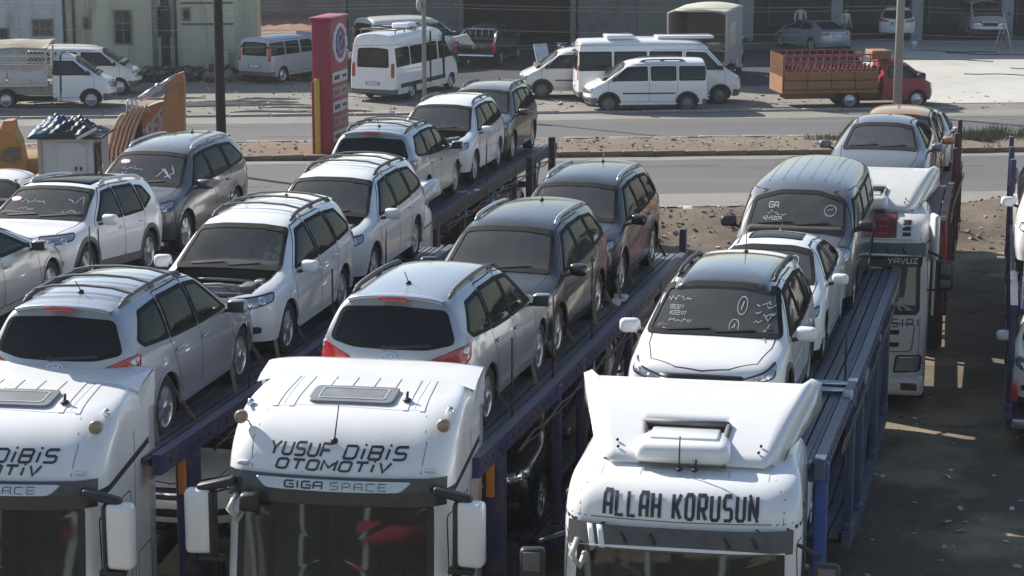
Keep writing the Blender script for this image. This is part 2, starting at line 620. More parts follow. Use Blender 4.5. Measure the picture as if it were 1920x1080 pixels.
def write(pr, mb, txt, cx, cy, h, thick, wscale=1.0, gap=1.7, shear=0.0, off=0.004, width=None, slope=0.0):
    st, w = text_strokes(txt, h, wscale, gap, shear)
    sx = 1.0 if width is None else width / w
    for path in st:
        pr.strip(mb, [(cx + (p[0] - w / 2) * sx, cy + p[1] + slope * (p[0] - w / 2) * sx) for p in path], thick, off, step=0.05)
        for p in path[1:-1]:     # filled joints
            q = (cx + (p[0] - w / 2) * sx, cy + p[1] + slope * (p[0] - w / 2) * sx)
            t = thick * .5
            mb.add([pr.pt(q[0] + t * cos(k * pi / 4), q[1] + t * sin(k * pi / 4), off) for k in range(8)], [tuple(range(8))])
# ------------------------------------------------------------------ cars: one smooth shell per kind, cut into panels
def st(x, xt, zs, ws, wm, zm, zb, wb, zc, wc, zt):
    """one cross-section of a half shell, sill to roof centre"""
    xm = x + (xt - x) * .5
    return [(x, ws, zs), (x, wm * .985, zs + .16), (x, wm, zm), (x, wb, zb), (xm, wb + (wc - wb) * .55, zb + (zc - zb) * .6),
            (xt if abs(xt - x) < .02 else x + (xt - x) * .8, wc, zc), (xt, wc * .58, zc + (zt - zc) * .72), (xt, 0, zt)]

def shell(spec):
    rows = [st(*s) for s in spec['st']]
    n = len(rows)
    V, F = [], []
    idx = {}
    def av(key, p):
        if key not in idx:
            idx[key] = len(V)
            V.append(p)
        return idx[key]
    for side in (1, -1):
        for i, r in enumerate(rows):
            for j, p in enumerate(r):
                av((i, j if p[1] > 1e-6 else 7, side if p[1] > 1e-6 else 0), (p[0], p[1] * side, p[2]))
        def g(i, j):
            return idx[(i, j, 0 if j == 7 else side)]
        for i in range(n - 1):
            for j in range(7):
                q = (g(i, j), g(i + 1, j), g(i + 1, j + 1), g(i, j + 1))
                F.append(q if side == 1 else q[::-1])
    # closing faces front and back
    for end, i, cap in ((1, 0, spec['capf']), (-1, n - 1, spec['capr'])):
        r = rows[i]
        top = [(j, 1) for j in range(3, 8)] + [(j, -1) for j in range(6, 2, -1)]
        topv = [idx[(i, j, 0 if j == 7 else sd)] for j, sd in top]
        ys = [r[j][1] * sd for j, sd in top]
        yb = r[3][1]
        prev = topv
        for k, (xc, zc_) in enumerate(cap):     # rows at r3, r2, r1, r0
            j = 3 - k
            e = r[j]
            cur = []
            for m, y in enumerate(ys):
                t = y / yb
                if m == 0:
                    cur.append(idx[(i, j, 1)])
                elif m == len(ys) - 1:
                    cur.append(idx[(i, j, -1)])
                else:
                    V.append((e[0] + (xc - e[0]) * (1 - abs(t) ** 2.6), t * e[1], e[2] + (zc_ - e[2]) * (1 - t * t)))
                    cur.append(len(V) - 1)
            for m in range(len(ys) - 1):
                q = [prev[m], prev[m + 1], cur[m + 1], cur[m]]
                q = [a for b, a in enumerate(q) if a not in q[:b]]
                if len(q) > 2:
                    F.append(tuple(q[::-1] if end == 1 else q))
            prev = cur
    me = bpy.data.meshes.new('shell_cage')
    me.from_pydata(V, [], F)
    bm = bmesh.new()
    bm.from_mesh(me)
    bmesh.ops.recalc_face_normals(bm, faces=bm.faces)
    bm.to_mesh(me)
    bm.free()
    o = bpy.data.objects.new('shell_cage', me)
    COL.objects.link(o)
    sb = o.modifiers.new('s', 'SUBSURF')
    sb.levels = spec.get('lev', 3)
    dg = bpy.context.evaluated_depsgraph_get()
    ev = o.evaluated_get(dg)
    em = bpy.data.meshes.new_from_object(ev, depsgraph=dg)
    bpy.data.objects.remove(o)
    bpy.data.meshes.remove(me)
    vs = [v.co.copy() for v in em.vertices]
    L, Wd, H = spec['dims']
    xs = [v.x for v in vs]; zs = [v.z for v in vs]; ys = [v.y for v in vs]
    xf, xr = spec['xf'], spec['xf'] - L
    z0 = min(zs)
    zlo = spec.get('z0', .30)
    x0, x1, y1, z1 = min(xs), max(xs), max(ys), max(zs)
    for v in vs:
        v.x = xr + (v.x - x0) / (x1 - x0) * L
        v.y *= (Wd / 2) / y1
        v.z = zlo + (v.z - z0) / (z1 - z0) * (H - zlo)
    faces = [tuple(p.vertices) for p in em.polygons]
    ctr = Vector(((x0 + x1) / 2, 0, .8))
    s_ = 0
    for f in faces[::37]:
        p = [vs[i] for i in f]
        s_ += 1 if (p[1] - p[0]).cross(p[2] - p[0]).dot(p[0] - ctr) > 0 else -1
    if s_ < 0:
        faces = [f[::-1] for f in faces]
    bpy.data.meshes.remove(em)
    return vs, faces

def inpoly(p, poly):
    x, y = p
    c = False
    j = len(poly) - 1
    for i in range(len(poly)):
        xi, yi = poly[i][:2]; xj, yj = poly[j][:2]
        if (yi > y) != (yj > y) and x < (xj - xi) * (y - yi) / (yj - yi) + xi:
            c = not c
        j = i
    return c

def submesh(name, vs, nrm, faces):
    m = {}
    V, N, F = [], [], []
    for f in faces:
        q = []
        for i in f:
            if i not in m:
                m[i] = len(V)
                V.append(tuple(vs[i])); N.append(tuple(nrm[i]))
            q.append(m[i])
        F.append(tuple(q))
    me = bpy.data.meshes.new(name)
    me.from_pydata(V, [], F)
    me.materials.append(None)
    me.polygons.foreach_set('use_smooth', [True] * len(F))
    me.update()
    if V:
        me.normals_split_custom_set_from_vertices(N)
    return me

WHEELS = {}

def wheel_meshes(r, w, style):
    key = (r, w, style)
    if key in WHEELS:
        return WHEELS[key]
    rr = r * .68
    t = MB()
    t.lathe([(rr * .97, -w / 2 + .02), (rr * 1.06, -w / 2), (r * .93, -w / 2 + .005), (r * .985, -w / 2 + .03), (r, -w / 2 + .05), (r, -.008), (r * .985, -.006), (r * .985, .006), (r, .008), (r, w / 2 - .05), (r * .985, w / 2 - .03),
             (r * .93, w / 2 - .005), (rr * 1.06, w / 2), (rr * .97, w / 2 - .02)], 32)
    m = MB()     # outward is +y
    m.lathe([(rr * .99, -w / 2 + .03), (rr * .985, w / 2 - .012), (rr * .955, w / 2 - .01), (rr * .90, w / 2 - .05), (rr * .86, w / 2 - .11), (.05, w / 2 - .12)], 32)
    if style == 'steel':
        m.lathe([(rr * .88, w / 2 - .05), (rr * .6, w / 2 - .035), (rr * .45, w / 2 - .02), (rr * .2, w / 2 - .01), (.001, w / 2 - .008)], 24)
        for k in range(9):
            a = 2 * pi * k / 9
            m.lathe([(.025, 0), (.025, .012), (.001, .012)], 8, 0, 'y', (rr * .68 * cos(a), w / 2 - .05, rr * .68 * sin(a)))
    else:
        nsp = {'five': 5, 'six': 6, 'ten': 10, 'seven': 7}[style]
        for k in range(nsp):
            a = 2 * pi * k / nsp + .3
            wd = .055 if nsp < 8 else .03
            ca, sa = cos(a), sin(a)
            def q(rad, tw, y):
                return (rad * ca - tw * sa, y, rad * sa + tw * ca)
            y1, y2 = w / 2 - .005, w / 2 - .022
            vs = [q(.04, -wd * .9, y1), q(.04, wd * .9, y1), q(rr * .94, wd * .7, y2), q(rr * .94, -wd * .7, y2),
                  q(.04, -wd, y1 - .05), q(.04, wd, y1 - .05), q(rr * .94, wd, y2 - .05), q(rr * .94, -wd, y2 - .05)]
            m.add(vs, [(0, 1, 2, 3), (1, 5, 6, 2), (3, 2, 6, 7), (0, 3, 7, 4)])
        m.lathe([(.075, w / 2 - .03), (.07, w / 2 + .0), (.03, w / 2 + .006), (.001, w / 2 + .006)], 16)
    WHEELS[key] = (m.mesh('wheel_rim', [None]), t.mesh('tyre', [None]))
    return WHEELS[key]

KINDS = {}

def build_kind(key, sp):
    """parts of one car kind: list of (name, mesh, role, parent index, location, rotation)"""
    vs, faces = shell(sp)
    nrm = [Vector() for _ in vs]
    fc = []
    for f in faces:
        p = [vs[i] for i in f]
        n = (p[2] - p[0]).cross(p[3 % len(p)] - p[1]) if len(p) > 3 else (p[1] - p[0]).cross(p[2] - p[0])
        fc.append(sum(p, Vector()) / len(p))
        for i in f:
            nrm[i] += n
    for n in nrm:
        n.normalize()
    bvh = BVHTree.FromPolygons(vs, faces)
    sp['bvh'] = bvh
    PF, PB = Proj(bvh, (1, 0, 0)), Proj(bvh, (-1, 0, 0))
    PL, PR, PT = Proj(bvh, (0, 1, 0)), Proj(bvh, (0, -1, 0)), Proj(bvh, (0, 0, 1))
    # PF: u=+y ; PB: u=-y ; PL: u=-x ; PR: u=+x ; PT: u=x v=y
    sp['proj'] = dict(F=PF, B=PB, L=PL, R=PR, T=PT)
    parts = []
    def addp(name, me, role, par=None, loc=(0, 0, 0), rot=(0, 0, 0)):
        parts.append((name, me, role, par, loc, rot))
        return len(parts) - 1
    def mbp(name, mb, role, par=None, loc=(0, 0, 0), rot=(0, 0, 0)):
        return addp(name, mb.mesh(name, [None]), role, par, loc, rot)
    hw = sp['dims'][1] / 2
    wb2, rw = sp['wb'] / 2, sp['rw']
    Ra = rw + sp.get('arch', .055)
    cz = rw + .01
    # ---- openings
    holes_side = [offset_poly(rounded(p, .05), .018) for p in sp['side']]
    ws = rounded(sym(sp['ws']), .07)
    rg = rounded(sym(sp['rg']), .08)
    h_ws, h_rg = offset_poly(ws, .018), offset_poly(rg, .02)
    sunr = sp.get('sunroof')
    cls = {}
    cut = set()
    side_front = [p for p in sp['doors']]
    hood = sym(sp['hood'])      # (y, x) half outline
    for fi, f in enumerate(faces):
        c = fc[fi]
        pts = [vs[i] for i in f]
        nz = (pts[2] - pts[0]).cross(pts[-1] - pts[1]).normalized()
        onside = abs(c.y) > .42 and abs(nz.y) > .3
        if abs(c.y) > .5 and min((c.x - wb2) ** 2 + (c.z - cz) ** 2, (c.x + wb2) ** 2 + (c.z - cz) ** 2) < Ra ** 2:
            cut.update(f)
            continue
        if abs(c.y) > .36 and abs(nz.y) > .12 and any(inpoly((c.x, c.z), h) for h in holes_side):
            continue
        if nz.x > .05 and c.x > 0 and inpoly((c.y, c.z), h_ws):
            continue
        if nz.x < -.05 and c.x < 0 and inpoly((c.y, c.z), h_rg):
            continue
        part = 'body_shell'
        if nz.z > .2 and c.x > .3 and inpoly((c.y, c.x), hood) and c.z > sp.get('hoodz', .6):
            part = 'hood'
        elif onside:
            for k, d in enumerate(side_front):
                if inpoly((c.x, c.z), d):
                    part = 'door%d%s' % (k, 'l' if c.y > 0 else 'r')
        if part == 'body_shell':
            if c.x > sp.get('bumpf', 99) and c.z < sp.get('bumpfz', .62):
                part = 'front_bumper'
            elif c.x < sp.get('bumpr', -99) and c.z < sp.get('bumprz', .62):
                part = 'rear_bumper'
            elif sp.get('tail') and nz.x < -.2 and inpoly((c.y, c.z), sym(sp['tail'])) and c.x < 0:
                part = 'tailgate'
        cls.setdefault(part, []).append(f)
    # wheel openings: bring the cut edge onto the arch circle
    kept = set(i for ff in cls.values() for f in ff for i in f)
    for i in cut & kept:
        v = vs[i]
        for xw in (wb2, -wb2):
            dx, dz = v.x - xw, v.z - cz
            rr = sqrt(dx * dx + dz * dz)
            if rr < Ra + .09:
                v.x, v.z = xw + dx / rr * Ra, cz + dz / rr * Ra
    ib = addp('body_shell', submesh('body_shell', vs, nrm, cls.pop('body_shell')), 'paint')
    doors = {}
    for part, ff in cls.items():
        nm = 'door' if part.startswith('door') else part
        role = 'paint'
        if nm == 'hood': role = 'hood'
        if nm.endswith('bumper'): role = sp.get('bumprole', 'paint')
        doors[part] = addp(nm, submesh(nm, vs, nrm, ff), role)
    # ---- windows
    for k, p in enumerate(sp['side']):
        q = rounded(p, .05)
        di = sp['sidedoor'][k] if 'sidedoor' in sp else k
        for P, s_, sd in ((PL, -1, 'l'), (PR, 1, 'r')):
            poly = [(s_ * x, z) for x, z in q]
            par = doors.get('door%d%s' % (di, sd)) if di is not None else None
            mb = MB()
            P.ring(mb, poly, .046, .009, edge=-.012)
            mbp('window_seal', mb, 'seal', par)
            mb = MB()
            P.panel(mb, offset_poly(poly, .03), .0025, rim=False)
            mbp('window', mb, sp.get('sideglass', ['gside'] * 9)[k], par)
    mb = MB(); PF.ring(mb, ws, .048, .010, edge=-.015)
    iw = mbp('windscreen_seal', mb, 'seal')
    mb = MB(); PF.panel(mb, offset_poly(ws, .03), .0025, (1, .8, .6, .4, .2), rim=False)
    mbp('windscreen', mb, 'gws')
    if not sp.get('norear'):
        mb = MB(); PB.ring(mb, rg, .05, .010, edge=-.015)
        mbp('rear_window_seal', mb, 'seal', doors.get('tailgate'))
        mb = MB(); PB.panel(mb, offset_poly(rg, .03), .003, (1, .8, .6, .4, .2), rim=False)
        mbp('rear_window', mb, 'grear', doors.get('tailgate'))
    # ---- shut lines
    mb = MB()
    for d in sp['doors']:
        q = rounded(d, .06)
        for P, s_ in ((PL, -1), (PR, 1)):
            P.strip(mb, [(s_ * x, z) for x, z in q if z < sp.get('gapz', 1.3) or True], .011, .0015, closed=True)
    hq = [(y, x) for y, x in sym(sp['hood'])]
    PT.strip(mb, [(x, y) for y, x in hq], .012, .0015, closed=True)
    if sp.get('tail'):
        lowt = [p for p in sp['tail'] if p[1] < 1.16]
        PB.strip(mb, [(-u, z) for u, z in reversed(lowt)] + lowt[1:], .012, .0015)
    mbp('panel_gaps', mb, 'gap')
    # ---- door handles, cladding, arch lips
    for k, (x, z) in enumerate(sp.get('handles', [])):
        for P, s_, sd in ((PL, -1, 'l'), (PR, 1, 'r')):
            q = P.pt(s_ * x, z, .018)
            mb = MB(); mb.rbox(q, (.20, .028, .035), .012)
            a = P.pt(s_ * x, z, .004)
            mbp('handle', mb, 'handle', doors.get('door%d%s' % (k, sd)))
    if sp.get('clad', True):
        for P, s_ in ((PL, -1), (PR, 1)):
            for xw in (wb2, -wb2):
                mb = MB()
                lip = sp.get('lipw', .045)
                pa = [(s_ * (xw + (Ra + lip / 2 - .012) * cos(a)), cz + (Ra + lip / 2 - .012) * sin(a)) for a in [R(-14 + 208 * t / 24) for t in range(25)]]
                pa = [p for p in pa if p[1] > sp.get('z0', .3) + .03]
                if xw > sp['xf'] - sp['dims'][0]:
                    P.strip(mb, pa, lip, .009, step=.2, thick=.03)
                    mbp('wheel_arch', mb, sp.get('liprole', 'paint'))
    if sp.get('sill'):
        z0 = sp.get('z0', .3)
        for P, s_ in ((PL, -1), (PR, 1)):
            mb = MB()
            P.strip(mb, [(s_ * (wb2 - Ra - .02), z0 + .07), (s_ * (-wb2 + Ra + .02), z0 + .07)], .13, .008)
            mbp('sill_cladding', mb, sp['sill'])
    if sp.get('rub'):
        for P, s_ in ((PL, -1), (PR, 1)):
            for a, b, z, w in sp['rub']:
                mb = MB()
                P.strip(mb, [(s_ * a, z), (s_ * b, z)], w, .014, thick=.016)
                mbp('side_moulding', mb, 'plastic')
    # ---- lamps
    for nm, key2, dirx, rolel in (('headlight', 'head', 1, 'clear'), ('taillight', 'taill', -1, 'red')):
        hd = sp.get(key2)
        if not hd: continue
        for sd in (1, -1):
            dvec = (dirx, sd * sp.get(key2 + '_a', .75), 0)
            P = Proj(bvh, dvec)
            # outline given by points on the left side as (along, z) where along = u for sd=+1,dirx=+1 ; mirror as needed
            flip = sd * dirx
            poly = [(flip * u, z) for u, z in hd]
            mb = MB(); P.panel(mb, rounded(poly, .05), .008, (1, .85, .5, .2), step=.06, edge=-.01)
            i0 = mbp(nm, mb, rolel)
            if key2 == 'head':
                mb = MB()
                for (u, z, r_) in sp.get('bulbs', []):
                    P.panel(mb, [(flip * u + r_ * cos(t * pi / 7), z + r_ * sin(t * pi / 7)) for t in range(14)], .013, (1, .6), step=.3, edge=.008)
                if sp.get('bulbs'):
                    mbp('lamp_reflector', mb, 'lampin', i0)
                mb = MB(); P.ring(mb, rounded(poly, .05), .018, .010, step=.06)
                mbp('lamp_bezel', mb, 'lampdk', i0)
            else:
                for u0, z, r_ in sp.get('revl', []):
                    mb = MB(); P.panel(mb, [(flip * u0 + r_ * cos(t * pi / 7), z + r_ * .8 * sin(t * pi / 7)) for t in range(14)], .013, (1, .6), step=.3, edge=.006)
                    mbp('reversing_lamp', mb, 'clear', i0)
    for nm, role, poly, off in sp.get('front', []):
        mb = MB(); PF.panel(mb, rounded(poly, .04), off, (1, .7, .35), step=.08, edge=-.01)
        mbp(nm, mb, role)
    for nm, role, poly, off in sp.get('rear', []):
        mb = MB(); PB.panel(mb, rounded(poly, .04), off, (1, .7, .35), step=.08, edge=-.01)
        mbp(nm, mb, role)
    if sp.get('badge'):
        x_, z_, w_ = sp['badge']
        for P in ([PF, PB] if not sp.get('badge_rear_only') else [PB]):
            mb = MB()
            zz = z_ if P is PB else sp.get('badge_f', z_)
            ell = [(w_ * cos(t * pi / 12), zz + w_ * .55 * sin(t * pi / 12)) for t in range(24)]
            P.strip(mb, ell, .012, .012, closed=True, step=.05, thick=.01)
            for a, b in (((-.45, -.4), (-.25, .42)), ((.25, -.42), (.45, .4)), ((-.33, -.02), (.33, .05))):
                P.strip(mb, [(w_ * a[0] * .9 * (1 if P is PF else 1), zz + w_ * .5 * a[1] * 1.2), (w_ * b[0] * .9, zz + w_ * .5 * b[1] * 1.2)], .012, .012, thick=.01)
            mbp('badge', mb, 'chrome')
    # ---- roof: rails, bars, aerial, sunroof, ribs
    if sp.get('rails'):
        xa, xb, yr, ends = sp['rails']
        for sd in (1, -1):
            mb = MB()
            path = []
            for k in range(13):
                t = k / 12
                x = xa + (xb - xa) * t
                q = PT.pt(x, sd * yr, 0)
                lift = .055 * min(1, t / .1, (1 - t) / .1)
                path.append((q.x, q.y, q.z + lift - .004))
            mb.tube(path, .028, 8, taper=[.5] + [1] * 11 + [.5])
            for k in (1, 6, 11):
                p = path[k]
                mb.box((p[0], p[1], p[2] - .03), (.14, .03, .07))
            i0 = mbp('roof_rail', mb, 'rail')
            for pe, tp in ((path[:2], [.5, 1]), (path[-2:], [1, .5])):
                mb = MB(); mb.tube(pe, .032, 8, taper=tp)
                mbp('rail_end', mb, ends, i0)
    bar_from = len(parts)
    for xb in sp.get('bars', []):
        mb = MB()
        yr = sp['rails'][2]
        q = [PT.pt(xb, y, .075) for y in (-yr, -yr * .6, 0, yr * .6, yr)]
        for a, b in zip(q[:-1], q[1:]):
            mb.beam(a, b, .055, .022)
        mbp('roof_crossbar', mb, 'rail')
    if sp.get('aerial'):
        xa, ln, slope = sp['aerial']
        q = PT.pt(xa, 0, 0)
        mb = MB(); mb.ball((q.x, 0, q.z + .012), .035, 8, 6, sq=(1.5, 1, .7))
        mb.tube([(q.x, 0, q.z + .02), (q.x - ln * slope, 0, q.z + ln)], .006, 5)
        mbp('aerial', mb, 'plastic')
    if sunr:
        mb = MB(); PT.panel(mb, rounded([(sunr[0], -sunr[2]), (sunr[1], -sunr[2]), (sunr[1], sunr[2]), (sunr[0], sunr[2])], .06), sp.get('roofoff', .004), (1, .8, .5, .2), edge=-.006)
        mbp('roof_glass', mb, 'groof')
    for y in sp.get('ribs', []):
        mb = MB(); PT.strip(mb, [(sp['ribx'][0], y), (sp['ribx'][1], y)], .02, .008, thick=.012)
        mbp('roof_rib', mb, 'paint')
    if sp.get('spoiler'):
        xs0, zs0, wsp = sp['spoiler']
        mb = MB()
        def spf(u, v):
            y = (u * 2 - 1) * wsp
            q = PT.pt(xs0 + .02, y, .002)
            e = (1 - (y / wsp) ** 2)
            if v == 0: return (q.x + .03, y, q.z - .004)
            if v < .5: return (xs0 - .09 - .05 * e, y, q.z + .004)
            if v < .8: return (xs0 - .15 - .07 * e, y, q.z - .012)
            return (xs0 - .05, y, q.z - .06)
        mb.grid(spf, 16, 4)
        i0 = mbp('rear_spoiler', mb, 'paint')
        q = PT.pt(xs0, 0, 0)
        mb = MB(); mb.rbox((xs0 - .205, 0, q.z - .03), (.035, .34, .045), .012)
        mbp('brake_light', mb, 'red', i0)
    # ---- mirrors
    if sp.get('mirror'):
        mx, my, mz, ms = sp['mirror']
        for sd in (1, -1):
            mb = MB()
            mb.rbox((mx, sd * my, mz), (.16 * ms, .25 * ms, .17 * ms), .06 * ms, seg=3, rz=-.2 * sd)
            i0 = mbp('mirror', mb, sp.get('mirrole', 'paint'))
            mb = MB(); mb.beam((mx + .02, sd * (my - .10 * ms), mz - .06 * ms), (mx + .05, sd * (hw - .12), mz - .09), .05, .04)
            mb.rbox((mx - .083 * ms, sd * (my), mz), (.012, .20 * ms, .13 * ms), .005, rz=-.2 * sd)
            mbp('mirror_glass', mb, 'plastic', i0)
    # ---- wipers
    if sp.get('wiper', True):
        zb = sp['ws'][0][1] + .03
        w0 = sp['ws'][1][0]
        for pth in ([(-w0 * 1.30, zb), (-w0 * .15, zb + .035)], [(w0 * .05, zb), (w0 * 1.1, zb + .03)]):
            mb = MB()
            PF.strip(mb, pth, .018, .022, thick=.02)
            mbp('wiper', mb, 'plastic')
    if sp.get('rwiper'):
        mb = MB()
        z_ = sp['rwiper']
        PB.strip(mb, [(-.02, z_), (.48, z_ + .035)], .03, .022, thick=.02)
        PB.panel(mb, [(-.06 + .045 * cos(t * pi / 5), z_ + .03 * sin(t * pi / 5)) for t in range(10)], .02, (1, .5), step=.3, edge=0)
        mbp('rear_wiper', mb, 'plastic', doors.get('tailgate'))
    # ---- underbody and wells, cabin
    z0 = sp.get('z0', .3)
    L = sp['dims'][0]
    mb = MB()
    x1, x2 = sp['xf'] - .12, sp['xf'] - L + .12
    mb.prism([(x2 + .05, -hw * .6), (x1 - .1, -hw * .6), (x1 - .1, hw * .6), (x2 + .05, hw * .6)], z0 - .03, z0 + .06)
    mb.bbox((-wb2 + Ra, -hw + .06, z0 + .005), (wb2 - Ra, hw - .06, z0 + .03))
    for xw in (wb2, -wb2):
        for sd in (1, -1):
            arc = [(xw + (Ra + .005) * cos(R(-20 + 220 * t / 14)), cz + (Ra + .005) * sin(R(-20 + 220 * t / 14))) for t in range(15)]
            n = len(arc)
            vsn = [(x, sd * (hw - .03), z) for x, z in arc] + [(x, sd * (hw - .40), z) for x, z in arc]
            mb.add(vsn, [(i, i + 1, n + i + 1, n + i) for i in range(n - 1)] + [tuple(range(n, 2 * n))])
    mbp('underbody', mb, 'under')
    cb = sp['cabin']       # x front (dash), x front seat, x rear seat, floor z, hip z, half width
    if cb:
        xd, xs_, xrs, zf, zh, hwc = cb
        mb = MB()
        mb.bbox((sp['cab_back'], -hwc - .05, zf - .05), (xd + .1, hwc + .05, zf))
        mb.rbox((xd + .02, 0, zh + .30), (.50, hwc * 2, .30), .08, seg=3)
        i0 = mbp('dashboard', mb, 'interior')
        for sd in (1, -1):
            mb = MB()
            mb.rbox((xs_, sd * .37, zh - .02), (.52, .50, .16), .06, seg=3)
            mb.rbox((xs_ - .33, sd * .37, zh + .31), (.15, .48, .60), .06, seg=3, ry=-.25)
            mb.rbox((xs_ - .43, sd * .37, zh + .70), (.10, .27, .18), .045, seg=3)
            mbp('seat', mb, 'seat')
        if xrs is not None:
            mb = MB()
            mb.rbox((xrs, 0, zh), (.5, hwc * 1.8, .16), .06, seg=3)
            mb.rbox((xrs - .33, 0, zh + .32), (.15, hwc * 1.8, .58), .06, seg=3, ry=-.25)
            for sd in (1, -1):
                mb.rbox((xrs - .42, sd * .4, zh + .66), (.09, .26, .14), .04, seg=3)
            mbp('rear_seat', mb, 'seat')
        mb = MB()
        a = R(25)
        c = Vector((xd - .30, .37, zh + .36))
        pth = [c + Vector((-.19 * sin(t) * sin(a), .19 * cos(t), .19 * sin(t) * cos(a))) for t in [2 * pi * k / 18 for k in range(19)]]
        mb.tube(pth, .016, 6, cap=False)
        mb.tube([c + Vector((0, -.18, 0)), c, c + Vector((0, .18, 0))], .02, 6)
        mb.tube([c, c + Vector((.30, 0, -.12))], .03, 6)
        mbp('steering_wheel', mb, 'plastic')
    # ---- engine bay (shown when the hood is off)
    eb = sp.get('bay')
    bay_from = len(parts)
    if eb:
        xa, xb, yw, zt = eb
        mb = MB()
        mb.bbox((xb, -yw, zt - .40), (xa, yw, zt - .36))
        mb.bbox((xb - .02, -yw, zt - .40), (xb, yw, zt - .02))
        for sd in (1, -1):
            mb.bbox((xb, sd * yw - .02, zt - .40), (xa, sd * yw + .02, zt - .09))
        i0 = mbp('engine_bay', mb, 'bay')
        mb = MB(); mb.rbox((xa - .32, .05, zt - .13), (.42, .55, .16), .04); mb.rbox((xa - .30, .05, zt - .05), (.30, .40, .03), .012)
        mbp('engine_cover', mb, 'baycover', i0)
        mb = MB(); mb.rbox((xa - .35, -.42, zt - .10), (.30, .24, .18), .03)
        mbp('battery', mb, 'plastic', i0)
        mb = MB(); mb.rbox((xa - .30, .48, zt - .09), (.34, .22, .20), .04); mb.rbox((xa - .02, -.02, zt - .10), (.07, 1.0, .06), .02)
        mbp('air_box', mb, 'greypl', i0)
        mb = MB()
        mb.tube([(xa - .12, .40, zt - .02), (xa - .20, .10, zt + .0), (xa - .15, -.2, zt - .01), (xa - .32, -.45, zt)], .025, 6)
        mb.tube([(xb + .06, -.5, zt - .06), (xb + .12, 0, zt - .04), (xb + .08, .5, zt - .07)], .02, 6)
        mbp('hoses', mb, 'hose', i0)
        mb = MB(); mb.rbox((xb + .16, .50, zt - .08), (.18, .14, .14), .03); mb.ball((xb + .16, -.56, zt - .05), .06, 8, 6)
        mbp('washer_bottle', mb, 'bottle', i0)
    sp['bay_range'] = (bay_from, len(parts))
    # ---- wheels
    rim, ty = wheel_meshes(rw, sp['tw'], sp['wheel'])
    yo = hw - .035 - sp['tw'] / 2
    for xw in (wb2, -wb2):
        for sd in (1, -1):
            i0 = addp('wheel', rim, 'rim', None, (xw, sd * yo, rw), (0, R(rnd.uniform(0, 70)) * sd, 0 if sd > 0 else pi))
            addp('tyre', ty, 'tyre', i0)
    KINDS[key] = (sp, parts)

DEFROLE = dict(seal=SEAL, gap=GAP, gap2=GREYPL, chrome=CHROME, plastic=PLASTIC, greypl=GREYPL, rail=GREYPL, rim=ALLOY, tyre=TYRE, red=RED_L, clear=CLEAR_L, lampin=LAMP_IN, lampdk=LAMP_DK,
               gside=G_MID, gdark=G_DK, grear=G_DK, gws=G_WS, groof=G_DK, under=RUBBER, interior=INTERIOR, seat=SEAT, plate=PLATE, amber=AMBER,
               bay=plain('engine_bay_grime', (0.03, 0.029, 0.027), .8, var=.4), baycover=plain('engine_cover_grey', (0.17, 0.17, 0.17), .45, var=.2),
               hose=plain('hose_pale', (0.32, 0.31, 0.29), .5, .2, var=.3), bottle=plain('washer_bottle_plastic', (0.5, 0.5, 0.46), .5, var=.1), silver=CHROME)

def car(key, name, label, cat, pt, loc, heading, pitch=0.0, group=None, skip=(), roles=None, bay=False, hoodmat=None, bars=False, roll=0.0, scale=1.0):
    sp, parts = KINDS[key]
    root = thing(name, label, cat, loc, heading, group, pitch, scale)
    rm = dict(DEFROLE)
    rm['paint'] = pt
    rm['hood'] = hoodmat or pt
    rm['handle'] = pt
    rm.update(sp.get('roles', {}))
    rm.update(roles or {})
    objs = {}
    a, b = sp['bay_range']
    for i, (nm, me, role, par, l, r) in enumerate(parts):
        if nm in skip or (a <= i < b and not bay) or (nm == 'roof_crossbar' and not bars):
            continue
        if bay and nm == 'hood':
            continue
        o = bpy.data.objects.new(nm, me)
        COL.objects.link(o)
        pa = objs.get(par, root) if par is not None else root
        o.parent = pa
        o.location = l
        o.rotation_euler = r
        o.material_slots[0].link = 'OBJECT'
        mt = rm[role]
        if role in ('paint', 'hood', 'handle') and nm not in ('body_shell', 'door', 'hood', 'tailgate', 'front_bumper', 'rear_bumper'):
            mt = trim(mt)
        o.material_slots[0].material = mt
        objs[i] = o
    return root

